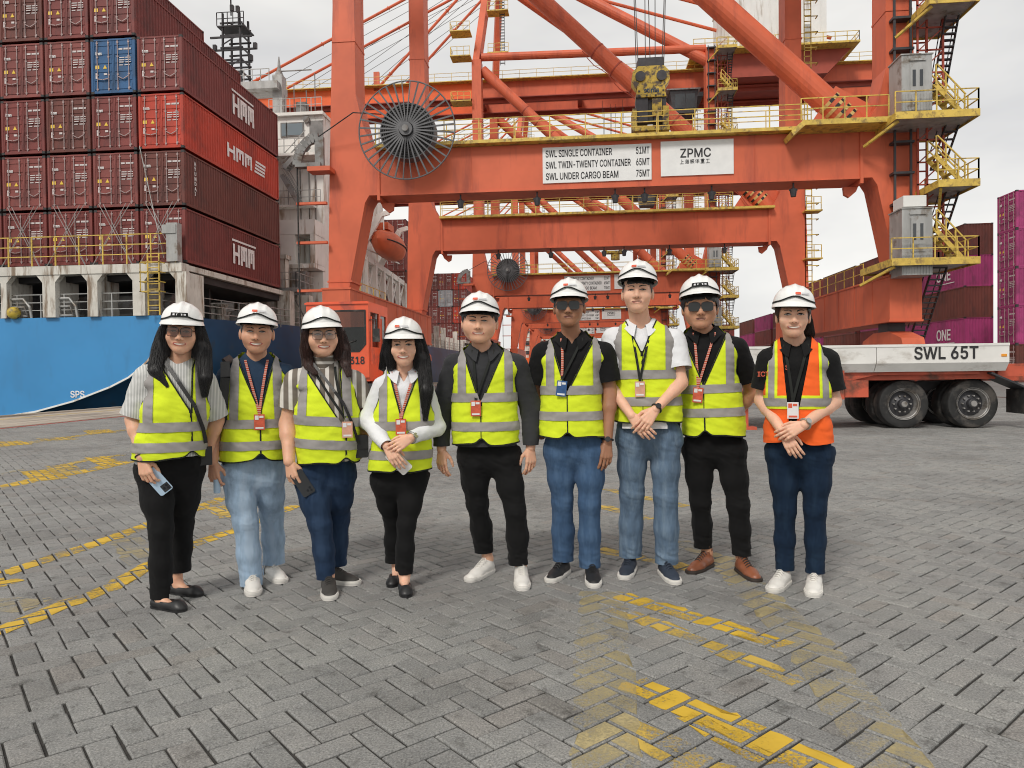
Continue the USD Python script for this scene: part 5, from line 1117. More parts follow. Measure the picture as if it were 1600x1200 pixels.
# ---- hand
def hand_mesh(w, d, n, thumb, size=1.0, curl=(0.35, 0.4, 0.45, 0.5), spread=0.05, thumb_in=0.4):
    """w wrist, d the way the fingers point, n the back of the hand, thumb = +1 / -1 side along n x d"""
    d = np.asarray(d, float); d /= np.linalg.norm(d); n = np.asarray(n, float); n = n - d * (n @ d); n /= np.linalg.norm(n); t = np.cross(n, d) * thumb
    S = size; segs = []
    X = lambda a, b, c: w + S * (a * d + b * t + c * n)
    roots = [(0.092, 0.030), (0.096, 0.010), (0.091, -0.010), (0.083, -0.028)]; Ls = [(0.040, 0.024, 0.020), (0.044, 0.028, 0.022), (0.041, 0.026, 0.021), (0.032, 0.020, 0.018)]
    palm = [(X(0.0, 0.012, 0), X(0.088, 0.028, 0), 0.015 * S, 0.0125 * S), (X(0.0, 0.003, 0), X(0.092, 0.009, 0.001), 0.0155 * S, 0.0125 * S), (X(0.0, -0.006, 0), X(0.088, -0.010, 0.001), 0.015 * S, 0.012 * S), (X(0.0, -0.013, 0), X(0.080, -0.027, 0), 0.0145 * S, 0.0115 * S), (X(0.012, 0.012, -0.008), X(0.05, 0.022, -0.008), 0.013 * S, 0.014 * S)]
    for (r0, b0), L, cu, k in zip(roots, Ls, curl, range(4)):
        p = X(r0, b0, 0); ang = cu * 0.75; sp = spread * (1.5 - k); rr = [0.0092, 0.0085, 0.0077, 0.0068]
        for j in range(3):
            dirv = d * math.cos(ang) - n * math.sin(ang) + t * sp; dirv /= np.linalg.norm(dirv); q = p + S * L[j] * dirv
            segs.append((p, q, rr[j] * S, rr[j + 1] * S)); p = q; ang += cu * (1.25 if j == 0 else 0.9)
    p = X(0.022, 0.024, -0.006); th = []
    for L, a_, r0, r1 in ((0.042, 0.75 - 0.3 * thumb_in, 0.013, 0.0105), (0.031, 0.35 - 0.35 * thumb_in, 0.0105, 0.0092), (0.025, 0.15 - 0.35 * thumb_in, 0.0092, 0.0075)):
        dirv = d * math.cos(a_) + t * math.sin(a_) - n * (0.25 + 0.5 * thumb_in); dirv /= np.linalg.norm(dirv); q = p + S * L * dirv; th.append((p, q, r0 * S, r1 * S)); p = q
    def fn(P_):
        o = cap(P_, *palm[0])
        for c_ in palm[1:]: o = smin(o, cap(P_, *c_), 0.008 * S)
        for i in range(4):
            f_ = cap(P_, *segs[3 * i])
            for j in (1, 2): f_ = smin(f_, cap(P_, *segs[3 * i + j]), 0.003)
            o = smin(o, f_, 0.0035)
        f_ = cap(P_, *th[0])
        for c_ in th[1:]: f_ = smin(f_, cap(P_, *c_), 0.004)
        return smin(o, f_, 0.008)
    allp = np.array([x for s in palm + segs + th for x in (s[0], s[1])])
    return tri(net(fn, allp.min(0) - 0.022, allp.max(0) + 0.022, 0.0034)), X(0.075, 0.0, -0.03), (d, n, t)

# ---- helmet, in the head frame
def helmet_parts(o):
    """dome with crown ridges, brim with a peak in front"""
    n, m = 72, 22; V = []; ang = np.linspace(0, 2 * PI, n, endpoint=False)
    cz, H, rx, ry, cy = 0.060, 0.104, 0.106, 0.131, 0.008
    for j in range(m + 1):
        u = j / m
        for a_ in ang:
            c, s = math.sin(a_), -math.cos(a_)                      # a = 0 looks forward (-y)
            pr = (1 - u ** 2.12) ** (1 / 2.12); x, y, z = rx * pr * c, cy + ry * pr * s, cz + H * u
            ridge = 0.0095 * math.exp(-(x / 0.014) ** 2) * (1 if u > 0.22 else u / 0.22) + 0.004 * (math.exp(-((abs(x) - 0.042) / 0.008) ** 2)) * min(1, max(0, (u - 0.3) / 0.2))
            V.append((x, y + (ridge * s * 0.4), z + ridge * (0.3 + 0.7 * u)))
    F = [(j * n + k, j * n + (k + 1) % n, (j + 1) * n + (k + 1) % n, (j + 1) * n + k) for j in range(m) for k in range(n)]
    dome = (np.array(V), np.array(F))
    V = []
    def brim(a_, e):
        c, s = math.sin(a_), -math.cos(a_); fr = max(0, math.cos(a_)); w = 0.006 + 0.036 * fr ** 1.6
        return (c * (rx + w * e * 0.8), cy + s * (ry + w * e), cz + 0.004 - e * (0.010 + 0.010 * fr) - 0.012 * (1 - abs(math.cos(a_))) * 0.5 - 0.016 * max(0, -math.cos(a_)))
    for e, dz in ((-0.04, 0.004), (0.25, 0.001), (0.75, 0.0), (1.0, -0.001), (1.0, -0.006), (0.3, -0.007), (-0.4, -0.006)):
        for a_ in ang: x, y, z = brim(a_, e); V.append((x, y, z + dz))
    F = [(j * n + (k + 1) % n, j * n + k, (j + 1) * n + k, (j + 1) * n + (k + 1) % n) for j in range(6) for k in range(n)]
    peak = (np.array(V), np.array(F)[:, ::-1][:, [1, 0, 3, 2]][:, ::-1])
    strap = Acc(); L = []
    for k in range(n + 1):
        a_ = ang[k % n]; f_ = math.cos(a_); u = 0.10 + 0.20 * max(0, f_) ** 6 - 0.02 * abs(math.sin(a_))
        row = []
        for du in (-0.045, 0.045):
            q = max(0.0, u + du * o.get('strap', 1.0)); pr = (1 - q ** 2.12) ** (1 / 2.12)
            row.append((rx * pr * math.sin(a_) * 1.025, cy - ry * pr * math.cos(a_) * (1.025 + 0.05 * max(0, f_) ** 8), cz + H * q + 0.003 * max(0, f_) ** 8))
        L += row
    strap.add(L, [(2 * k, 2 * k + 2, 2 * k + 3, 2 * k + 1) for k in range(n)])
    inner = []
    for e in (0.90, 0.84):
        inner += [(rx * e * math.sin(a_), cy - ry * e * math.cos(a_), cz + (0.003 if e > 0.87 else -0.022)) for a_ in ang]
    inner = (np.array(inner), np.array([(k, (k + 1) % n, n + (k + 1) % n, n + k) for k in range(n)]))
    def logo(a0, a1, u0, u1):
        Lg = []; N = 8
        for k in range(N + 1):
            a_ = a0 + (a1 - a0) * k / N
            for q in (u0, u1):
                pr = (1 - q ** 2.12) ** (1 / 2.12); Lg.append((rx * pr * math.sin(a_) * 1.03, cy - ry * pr * math.cos(a_) * 1.05 - 0.002, cz + H * q + 0.003))
        return (np.array(Lg), np.array([(2 * k, 2 * k + 2, 2 * k + 3, 2 * k + 1) for k in range(N)]))
    return dome, peak, strap.get(), inner, logo
# ---- materials for people
def cloth(name, c, **k): look('cloth_' + name, c, k.pop('rough', 0.85), var=k.pop('var', 0.08), scale=k.pop('scale', 6), bump=k.pop('bump', 0.35), bscale=k.pop('bscale', 260), spec=0.2, sheen=k.pop('sheen', 0.02), **k)
cloth('lime', (0.66, 0.79, 0.03), var=0.05, bump=0.25, bscale=500)
cloth('safety_orange', (0.85, 0.13, 0.025), var=0.05, bump=0.25, bscale=500)
cloth('reflective', (0.30, 0.285, 0.275), rough=0.5, var=0.10, bump=0.15, sheen=0.0)
cloth('black', (0.0075, 0.0075, 0.008), sheen=0.03); cloth('piping', (0.02, 0.022, 0.02), bump=0)
cloth('charcoal', (0.034, 0.035, 0.038), sheen=0.08); cloth('navy', (0.022, 0.045, 0.085)); cloth('white', (0.74, 0.75, 0.77), var=0.04)
cloth('light_denim', (0.3, 0.41, 0.54), var=0.14, scale=30, stretch=(1, 1, 0.35), dirt=(0.37, 0.475, 0.595), dscale=9, dlo=0.44, dhi=0.80, dstretch=(2, 2, 0.35), bscale=420)
cloth('mid_denim', (0.05, 0.098, 0.185), var=0.14, scale=30, stretch=(1, 1, 0.35), dirt=(0.075, 0.135, 0.235), dscale=9, dlo=0.44, dhi=0.80, dstretch=(2, 2, 0.35), bscale=420)
cloth('washed_denim', (0.105, 0.16, 0.235), var=0.14, scale=30, stretch=(1, 1, 0.35), dirt=(0.165, 0.23, 0.305), dscale=9, dlo=0.44, dhi=0.80, dstretch=(2, 2, 0.35), bscale=420)
cloth('dark_denim', (0.015, 0.033, 0.072), var=0.14, scale=30, stretch=(1, 1, 0.35), dirt=(0.026, 0.05, 0.098), dscale=9, dlo=0.44, dhi=0.80, dstretch=(2, 2, 0.35), bscale=420)
cloth('indigo', (0.007, 0.019, 0.043), var=0.14, scale=30, stretch=(1, 1, 0.35), dirt=(0.012, 0.028, 0.056), dscale=9, dlo=0.44, dhi=0.80, dstretch=(2, 2, 0.35), bscale=420)
def striped(name, c1, c2, scale, direction, thr=0.5):
    usdkit.material(stage, '/World/Looks/cloth_' + name, {'tc': ('texture_coordinate', {}), 'w': ('wave_texture', {'bands_direction': direction, 'scale': scale, 'distortion': 0.35, 'detail': 1.0}), 'r': ('rgb_ramp', {'ramp': [(thr - 0.06, c1), (thr + 0.06, c2)]}), 'p': ('principled_bsdf', {'roughness': 0.85, 'specular_ior_level': 0.2})},
                    [('tc.object', 'w.vector'), ('w.fac', 'r.fac'), ('r.color', 'p.base_color')], surface='p.BSDF')
striped('fine_stripe', (0.30, 0.31, 0.30), (0.66, 0.66, 0.64), 42, 'x', 0.35); striped('taupe_stripe', (0.17, 0.145, 0.12), (0.66, 0.63, 0.58), 6.2, 'x', 0.62); striped('taupe_stripe_flat', (0.17, 0.145, 0.12), (0.66, 0.63, 0.58), 8.0, 'z', 0.66)
striped('lanyard_red', (0.42, 0.07, 0.035), (0.60, 0.42, 0.36), 30, 'z', 0.72)
for k, c in {'fair': (0.74, 0.43, 0.30), 'light': (0.69, 0.385, 0.255), 'tan': (0.53, 0.275, 0.17), 'brown': (0.35, 0.17, 0.10), 'warm': (0.63, 0.335, 0.215)}.items():
    look('skin_' + k, c, 0.48, var=0.07, scale=14, spec=0.4, bump=0.12, bscale=300, sss=0.12)
for k, c in {'black': (0.008, 0.0075, 0.008), 'brown': (0.028, 0.011, 0.008), 'dark_brown': (0.018, 0.010, 0.008)}.items():
    usdkit.material(stage, '/World/Looks/hair_' + k, {'tc': ('texture_coordinate', {}), 'mp': ('mapping', {'scale': (1, 1, 0.06)}), 'n': ('noise_texture', {'scale': 260.0, 'detail': 3.0}), 'r': ('rgb_ramp', {'ramp': [(0.3, np.array(c) * 0.5), (0.7, np.array(c) * 1.9)]}), 'b': ('bump', {'strength': 0.7, 'distance': 0.004}), 'p': ('principled_bsdf', {'roughness': 0.42, 'specular_ior_level': 0.45})},
                    [('tc.object', 'mp.vector'), ('mp.vector', 'n.vector'), ('n.fac', 'r.fac'), ('r.color', 'p.base_color'), ('n.fac', 'b.height'), ('b.normal', 'p.normal')], surface='p.BSDF')
look('helmet_white', (0.80, 0.80, 0.78), 0.28, var=0.02, scale=4, coat=0.3)
look('eye_white', (0.45, 0.41, 0.38), 0.3, var=0.02); look('eye_dark', (0.018, 0.011, 0.009), 0.25, var=0.1); look('teeth', (0.56, 0.51, 0.455), 0.3, var=0.02)
look('lip_red', (0.44, 0.075, 0.07), 0.45, var=0.05); look('lip_soft', (0.36, 0.095, 0.075), 0.5, var=0.05); look('lip_dark', (0.17, 0.06, 0.05), 0.5, var=0.05); look('mouth_dark', (0.10, 0.03, 0.03), 0.6, var=0.05)
look('frame_dark', (0.03, 0.02, 0.016), 0.3, var=0.1); look('lens_black', (0.012, 0.014, 0.014), 0.06, var=0.1)
usdkit.material(stage, '/World/Looks/lens_tint', {'f': ('fresnel', {'IOR': 1.5}), 'g': ('glossy_bsdf', {'roughness': 0.03, 'color': (1, 1, 1)}), 't': ('transparent_bsdf', {'color': (0.72, 0.60, 0.52)}), 'm': ('mix_closure', {})}, [('f.fac', 'm.fac'), ('t.BSDF', 'm.closure1'), ('g.BSDF', 'm.closure2')], surface='m.closure')
usdkit.material(stage, '/World/Looks/lens_clear', {'f': ('fresnel', {'IOR': 1.5}), 'g': ('glossy_bsdf', {'roughness': 0.03, 'color': (1, 1, 1)}), 't': ('transparent_bsdf', {'color': (0.9, 0.88, 0.86)}), 'm': ('mix_closure', {})}, [('f.fac', 'm.fac'), ('t.BSDF', 'm.closure1'), ('g.BSDF', 'm.closure2')], surface='m.closure')
look('shoe_white', (0.70, 0.68, 0.64), 0.5, var=0.05, scale=8, bump=0.2, bscale=200); look('sole_white', (0.66, 0.64, 0.60), 0.6, var=0.08, scale=10); look('shoe_black', (0.012, 0.012, 0.013), 0.5, var=0.2, scale=8, bump=0.3, bscale=300); look('shoe_grey', (0.05, 0.046, 0.042), 0.7, var=0.2, scale=8, bump=0.3, bscale=300)
look('shoe_navy', (0.022, 0.032, 0.052), 0.7, var=0.2, scale=8, bump=0.3, bscale=300); look('shoe_tan', (0.225, 0.075, 0.035), 0.38, var=0.2, scale=8, bump=0.15, bscale=120); look('sole_dark', (0.04, 0.03, 0.025), 0.7, var=0.2); look('flat_black', (0.014, 0.014, 0.015), 0.45, var=0.2, scale=8)
look('badge_orange', (0.55, 0.10, 0.05), 0.35, var=0.15, scale=40); look('badge_blue', (0.03, 0.09, 0.24), 0.35, var=0.2, scale=40); look('badge_white', (0.70, 0.70, 0.70), 0.35, var=0.05); look('badge_pale', (0.62, 0.33, 0.23), 0.35, var=0.1, scale=30)
look('phone_blue', (0.42, 0.56, 0.70), 0.2, var=0.03, coat=0.5); look('phone_dark', (0.03, 0.032, 0.035), 0.25, var=0.1, coat=0.5); look('phone_white', (0.74, 0.73, 0.70), 0.25, var=0.03, coat=0.4); look('phone_lens', (0.02, 0.022, 0.026), 0.1, var=0.1)
look('watch_silver', (0.50, 0.49, 0.46), 0.3, metal=0.9, var=0.05); look('watch_black', (0.015, 0.015, 0.017), 0.4, var=0.1); look('leather_black', (0.013, 0.013, 0.013), 0.42, var=0.2, scale=20, bump=0.2, bscale=200)
look('logo_red', (0.62, 0.10, 0.05), 0.4, var=0.1); look('logo_grey', (0.55, 0.55, 0.56), 0.4, var=0.1)

def strands(locks, n_per, mat, parent, seed, width=0.0015):
    """real hair curves that follow the locks just outside their bodies"""
    rg = np.random.default_rng(seed); P_, cnt = [], []
    for pts, rad, nn in locks:
        pts = np.array(pts); d = np.r_[0, np.cumsum(np.linalg.norm(np.diff(pts, axis=0), axis=1))]; u = d / d[-1]; n = int(n_per * (nn or 1))
        for k in range(n):
            t0, t1 = rg.uniform(0, 0.12), rg.uniform(0.86, 1.10); m = 12; t = np.linspace(t0, t1, m); tc = np.clip(t, 0, 1)
            c = np.stack([np.interp(tc, u, pts[:, j]) for j in range(3)], 1); c = (c + np.roll(c, 1, 0) + np.roll(c, -1, 0)) / 3 if False else c
            r = np.interp(tc, u, rad) * rg.uniform(0.80, 1.13); a_ = rg.uniform(0, 2 * PI) + rg.normal(0, 0.25) * t
            w = rg.normal(0, 0.0022, 3); o_ = np.stack([np.cos(a_) * r, np.sin(a_) * r, np.zeros(m)], 1); c = c + o_ + w * np.sin(t * rg.uniform(3, 9))[:, None]; c[:, 2] -= np.maximum(t - 1, 0) * 0.12
            P_.append(c); cnt.append(m)
    b = UsdGeom.BasisCurves.Define(stage, numbered(P(parent), 'hair_strands')); b.CreateTypeAttr('linear'); b.CreatePointsAttr(Vt.Vec3fArray.FromNumpy(np.vstack(P_).astype(np.float32))); b.CreateCurveVertexCountsAttr(Vt.IntArray(cnt))
    b.CreateWidthsAttr(Vt.FloatArray([width])); b.SetWidthsInterpolation('constant')
    UsdShade.MaterialBindingAPI.Apply(b.GetPrim()).Bind(UsdShade.Material.Get(stage, '/World/Looks/' + mat)); tag(b, kind='stuff')
from scipy.interpolate import PchipInterpolator
def shoe(kind, heel, yaw, L=0.27, mat='shoe_white', sole='sole_white', parent=None):
    """heel point on the ground, yaw of the toe: 0 towards the camera, positive to the picture's right"""
    k = L / 0.27; fu = np.array([math.sin(yaw), -math.cos(yaw), 0]); fv = np.array([math.cos(yaw), math.sin(yaw), 0])
    W = lambda v: np.asarray(heel) + v[:, :1] * fu + v[:, 1:2] * fv + v[:, 2:] * np.array([0, 0, 1.0])
    def fn(p):
        q = p.copy(); q[:, 1] = q[:, 1] * 1.04
        if kind == 'flat':
            d = chain(q, [(0.035 * k, 0, 0.026), (0.12 * k, 0, 0.024), (0.205 * k, 0.004, 0.022)], [0.034, 0.036, 0.037], 0.02); d = smin(d, ell(q, (0.222 * k, 0.002, 0.018), (0.040, 0.036, 0.022)), 0.02)
            d = smax(d, -ell(q, (0.095 * k, 0, 0.062), (0.098 * k, 0.032, 0.045)), 0.006)
            return smax(d, 0.005 - q[:, 2], 0.004)
        q2 = q * [1, 1, 1.25]; d = chain(q2, [(0.032 * k, 0, 0.046), (0.10 * k, 0, 0.050), (0.165 * k, 0.003, 0.030), (0.222 * k, 0.004, 0.020)], [0.035, 0.037, 0.040, 0.036], 0.03)
        top = 0.118 if kind == 'boot' else 0.090
        d = smin(d, cap(q, (0.05 * k, 0, 0.05), (0.045 * k, 0, top), 0.036, 0.037), 0.03)
        d = smax(d, -cap(q, (0.05 * k, 0, top - 0.012), (0.05 * k, 0, top + 0.06), 0.028, 0.036), 0.006)
        d = smin(d, cap(q, (0.080 * k, 0, 0.084), (0.150 * k, 0, 0.054), 0.015, 0.012), 0.014)
        d = smax(d, 0.012 - q[:, 2], 0.003)
        return smax(d, q[:, 2] - top - 0.004, 0.003)
    v, f = tri(net(fn, (-0.03, -0.07, -0.01), (0.29 * k + 0.03, 0.07, 0.16), 0.0055))
    s = part_group('shoe', parent); obj('upper', (W(v), f), mat, s, True)
    if kind == 'flat':
        g = sg.MultiPoint([(0, 0)]).buffer(0.001); g = shapely.union_all([sg.Point(0.036 * k, 0).buffer(0.033), sg.Point(0.20 * k, 0.003).buffer(0.039), sg.Point(0.226 * k, 0.003).buffer(0.034)]).convex_hull
        m = Acc().prism(g, 'z', 0.001, 0.009).get(); obj('sole', (W(np.asarray(m[0])), m[1]), 'shoe_black', s)
        b = Acc().tube([(0.216 * k, y, 0.042 - abs(y) * 0.1) for y in (-0.018, -0.006, 0.006, 0.018)], 0.005, 6).get(); obj('bow', (W(b[0]), b[1]), mat, s)
        return
    g = shapely.union_all([sg.Point(0.034 * k, 0).buffer(0.040), sg.Point(0.185 * k, 0.003).buffer(0.0485), sg.Point(0.228 * k, 0.003).buffer(0.040)]).convex_hull
    h = 0.026 if sole == 'sole_white' else 0.02
    m = Acc().prism(g, 'z', 0.0, h * 0.35); m.prism(g.buffer(0.002), 'z', h * 0.35, h * 0.8); m.prism(g.buffer(-0.002), 'z', h * 0.8, h); m = m.get(); obj('sole', (W(np.asarray(m[0])), m[1]), sole, s)
    if kind == 'boot':
        m = Acc().prism(sg.Point(0.034 * k, 0).buffer(0.039).intersection(sg.box(-1, -1, 0.075 * k, 1)), 'z', 0.0, 0.03).get(); obj('heel', (W(np.asarray(m[0])), m[1]), sole, s)
    a = Acc()
    for i in range(5):
        u = (0.085 + 0.018 * i) * k; z = 0.1010 - 0.0078 * i
        a.tube([(u, -0.020, z - 0.012), (u + 0.004, -0.008, z + 0.0005), (u - 0.002, 0.008, z + 0.0005), (u + 0.002, 0.020, z - 0.012)], 0.0032, 5)
    m = a.get(); obj('laces', (W(m[0]), m[1]), {'shoe_white': 'sole_white', 'shoe_tan': 'sole_dark'}.get(mat, mat), s)

def mean(a, b): return (np.asarray(a) + np.asarray(b)) / 2
def person(o):
    g0, g1 = (at(f[0], f[1], Z=0) for f in o['feet']); base = np.array([(g0[0] + g1[0]) / 2, (g0[1] + g1[1]) / 2, 0.0]); S = 1130 / (base[1] * 1.0)
    phi = math.atan2(-base[0], base[1]) * o.get('turn', 0.92); cph, sph = math.cos(phi), math.sin(phi); L3 = np.array([[cph, sph, 0], [-sph, cph, 0], [0, 0, 1.0]])
    def J(q):
        d = _f + _r * (q[0] - 800) / FPX - _u * (q[1] - 600) / FPX; c = L3 @ (np.array([0, 0, CAM_H]) - base); d = L3 @ d
        return c + d * (((q[2] if len(q) > 2 else 0.0) - c[1]) / d[1])
    t = thing('person', o['label'], 'person', base, phi, group='group of people in hard hats')
    skin = 'skin_' + o['skin']; sc = o.get('seed', 1)
    sh = [J(q) for q in o['sh']]; el = [J(q) for q in o['el']]; wr = [J(q) for q in o['wr']]; mid = mean(*sh); shz = mid[2]
    sj = [sh[0] + [0.052, 0, -0.058], sh[1] + [-0.052, 0, -0.058]]
    # --- head frame
    top, chin = J((*o['top'], 0)), J((*o['chin'], 0)); hs = np.clip((top[2] - chin[2]) / (0.281 + o.get('lift', 0)), 0.93, 1.12)
    R = rot(o.get('yaw', 0), o.get('pitch', 0), o.get('roll', 0)); mx = (top + chin) / 2; hy = -0.055
    hc = mx - R @ np.array([0, 0, (0.169 + o.get('lift', 0) - 0.112) / 2]) * hs; hc[1] = hy
    HD = lambda m: (np.asarray(m[0]) * hs @ R.T + hc, m[1])
    # --- torso rows
    rows = []
    for py, l, r, hd in o['torso']:
        a, b = J((l, py)), J((r, py)); rows.append((a[2], (b[0] - a[0]) / 2 - 0.016, hd, (a[0] + b[0]) / 2, 0.0))
    hw = (sh[1][0] - sh[0][0]) / 2; mxn = mid[0]; nx = hc[0] * 0.4 + mxn * 0.6
    rows += [(shz - 0.075, hw - 0.040, 0.112, mxn, 0.0), (shz - 0.028, hw - 0.062, 0.098, mxn, 0.01), (shz + 0.014, hw * 0.64, 0.084, mxn * .6 + nx * .4, 0.018), (shz + 0.048, 0.095, 0.072, nx, 0.022), (shz + 0.078, 0.066, 0.058, nx, 0.022), (shz + 0.096, 0.050, 0.048, nx, 0.022)]
    rows = np.array(sorted(rows)); zlo, zhi = rows[0, 0], rows[-1, 0]; IP = [PchipInterpolator(rows[:, 0], rows[:, k]) for k in (1, 2, 3, 4)]
    bust = o.get('bust', 0.0); zb = shz - 0.235
    def torso(p, off=0.0, bottom=None):
        z = np.clip(p[:, 2], zlo, zhi); w, d, cx, cy = (f_(z) for f_ in IP); n = 2.45
        r = (np.abs((p[:, 0] - cx) / (w + off)) ** n + np.abs((p[:, 1] - cy) / (d + off)) ** n) ** (1 / n); om = float(np.mean(off)); o_ = (r - 1) * np.minimum(w + off, d + off)
        if bust:
            for s in (-1, 1): o_ = smin(o_, ell(p, (mxn + s * 0.072, -0.062, zb), (0.080 + om, 0.060 * bust + om, 0.085 + om)), 0.05)
        if o.get('belly'): o_ = smin(o_, ell(p, (mxn, -0.04, rows[0, 0] + 0.16), (0.13 + om, 0.10 * o['belly'] + om, 0.13 + om)), 0.06)
        return np.maximum(np.maximum(o_, p[:, 2] - zhi - om * 0.5), (zlo if bottom is None else bottom) - p[:, 2])
    def front(x, z, off):
        x, z = np.atleast_1d(np.asarray(x, float)), np.atleast_1d(np.asarray(z, float)); lo, hi = np.full(len(x), -0.4), np.full(len(x), 0.02)
        for _ in range(20):
            m = (lo + hi) / 2; ins = torso(np.stack([x, m, z], 1), off) < 0; hi = np.where(ins, m, hi); lo = np.where(ins, lo, m)
        return hi
    hem_z = J((o['torso'][0][1], o['hem']))[2]
    # --- skin: one body
    ra = o.get('arm', 1.0)
    hips = [J(q) for q in o['hip']]; knees = [J(q) for q in o['knee']]; hems = [J(q) for q in o['trouser_hem']]
    gl = [L3 @ (g0 - base), L3 @ (g1 - base)]; FY = [f[2] for f in o['feet']]; fu = [np.array([math.sin(y), -math.cos(y), 0]) for y in FY]
    Lsh = o.get('shoe_len', 0.27); ank = [g + u * (-Lsh * 0.5 + 0.045) for g, u in zip(gl, fu)]          # ankle above the heel
    for k in (0, 1): hems[k][1] = ank[k][1] + 0.01; hems[k][0] = hems[k][0] * 0.6 + ank[k][0] * 0.4; knees[k][1] += (ank[k][1]) * 0.5; hips[k][1] += ank[k][1] * 0.12
    neck0 = np.array([nx, 0.018, shz + 0.0]); neck1 = hc + R @ np.array([0, 0.022, -0.07]) * hs; nr = o.get('neck', 0.055)
    def body(p):
        d = torso(p, -0.022) + np.clip(shz - 0.18 - p[:, 2], 0, 0.03)
        d = smin(d, cap(p, neck0, neck1, nr * 1.03, nr), 0.03)
        for k in (0, 1):
            d = smin(d, chain(p, [sj[k], el[k], wr[k]], [0.046 * ra, 0.039 * ra, 0.0265 * ra], 0.02), 0.02)
            m = el[k] * 0.72 + wr[k] * 0.28; d = smin(d, cap(p, el[k] * 0.9 + wr[k] * 0.1, m, 0.036 * ra, 0.040 * ra), 0.02)
            a_ = ank[k] + [0, 0, 0.085]
            d = smin(d, chain(p, [hips[k], knees[k], a_], [0.06, 0.045, 0.032], 0.02), 0.02)
            d = smin(d, chain(p, [a_, ank[k] + fu[k] * 0.02 + [0, 0, 0.045], ank[k] + fu[k] * (Lsh - 0.125) + [0, 0, 0.020]], [0.033, 0.026, 0.014], 0.02), 0.02)
        return d
    allj = np.array([*sj, *el, *wr, *hips, *knees, *gl, neck1]); lo, hi = allj.min(0) - 0.16, allj.max(0) + 0.16; lo[2] = -0.02
    lo[1] = min(lo[1], -0.22); hi[1] = max(hi[1], 0.22); hi[2] = neck1[2] + 0.06
    parts = [tri(net(body, lo, hi, 0.0095))]
    hv, hf = tri(net(lambda p: head_sdf(p, o), (-0.11, -0.135, -0.14), (0.11, 0.13, 0.13), 0.0042)); parts.append((hv * hs @ R.T + hc, hf))
    grips = []
    for k in (0, 1):
        h = o['hands'][k]
        if h is None: grips.append(None); continue
        m, grip, fr = hand_mesh(wr[k], h['d'], h['n'], 1 if k == 0 else -1, h.get('size', 0.96), h.get('curl', (0.35, 0.42, 0.48, 0.55)), h.get('spread', 0.05), h.get('thumb', 0.3)); parts.append(m); grips.append((grip, fr))
    try:
        ms = [manifold3d.Manifold(manifold3d.Mesh(np.asarray(v, np.float32), np.asarray(f, np.uint32))) for v, f in parts]
        if any(x.is_empty() for x in ms): raise ValueError
        u = manifold3d.Manifold.batch_boolean(ms, manifold3d.OpType.Add).to_mesh(); sk = (np.asarray(u.vert_properties[:, :3], float), np.asarray(u.tri_verts))
    except Exception:
        v = [p[0] for p in parts]; off = np.cumsum([0] + [len(x) for x in v]); sk = (np.vstack(v), np.vstack([np.asarray(p[1]) + q for p, q in zip(parts, off)]))
    obj('body', sk, skin, t, True)
    # --- face
    sm = o.get('smile', 0.5); ey = o.get('eye', 0.0085) * 1.1
    if not o.get('shades'):
        for s in (-1, 1):
            cx = 0.0315 * s; n_ = np.linspace(0, 2 * PI, 17)[:-1]
            ew = [(cx + 0.0158 * math.cos(q), 0.0015 + (ey * 0.5 if math.sin(q) > 0 else ey * 0.42) * math.sin(q) * (1 - 0.25 * abs(math.cos(q)))) for q in n_]
            obj('eye', HD(decal(ew, o, 0.0016)), 'eye_white', t, True)
            obj('iris', HD(decal(sg.Polygon([(cx + 0.0066 * math.cos(q), 0.0018 + 0.0066 * math.sin(q)) for q in n_]).intersection(sg.Polygon(ew)), o, 0.0026)), 'eye_dark', t, True)
            obj('eyelid', HD(decal(arc(cx - 0.018, cx + 0.018, lambda q: 0.0005 + ey * 0.62 * math.sin(PI * q) + 0.0012, lambda q: 0.0024 + 0.0030 * math.sin(PI * q)), o, 0.0034)), 'eye_dark', t, True)
    for s in (-1, 1):
        obj('eyebrow', HD(decal(arc(0.013 * s, 0.050 * s, lambda q: 0.0185 + 0.0065 * math.sin(PI * min(1, q * 1.1) * 0.75), lambda q: o.get('brow', 0.0068) * 1.15 * (1 - 0.65 * q)), o, 0.0014)), 'hair_' + o.get('browc', 'dark_brown'), t, True)
    mw = 0.0255 + 0.0085 * sm; mzf = lambda q: -0.0645 + sm * 5.5 * (mw * (2 * q - 1)) ** 2
    lipm = o.get('lip', 'lip_soft')
    if o.get('teeth'):
        q_ = np.linspace(0, 1, 13); xq = mw * 0.86 * (2 * q_ - 1); zu = np.array([mzf(0.5 + (q - 0.5) * 0.86) for q in q_]) + 0.0022 * np.sin(PI * q_); zd = zu - 0.0008 - o['teeth'] * np.sin(PI * q_) ** 0.8
        cr_ = sg.Polygon(np.vstack([np.c_[xq, zu], np.c_[xq, zd][::-1]])).buffer(0); ring = sa.translate(cr_, 0, -0.0012).buffer(0.0052)
        obj('lips', HD(decal(ring.difference(cr_.buffer(-0.0003)) if False else ring, o, 0.0012)), lipm, t, True)
        obj('teeth', HD(decal(cr_, o, 0.0022)), 'teeth', t, True)
    else:
        obj('lip', HD(decal(arc(-mw, mw, lambda q: mzf(q) + 0.0032 - 0.0012 * math.exp(-((q - .5) / .08) ** 2), lambda q: 0.0050 * math.sin(PI * min(max(q, .04), .96)) ** 0.6), o, 0.0010)), lipm, t, True)
        obj('mouth_line', HD(decal(arc(-mw, mw, lambda q: mzf(q), lambda q: 0.0018), o, 0.0014)), 'mouth_dark', t, True)
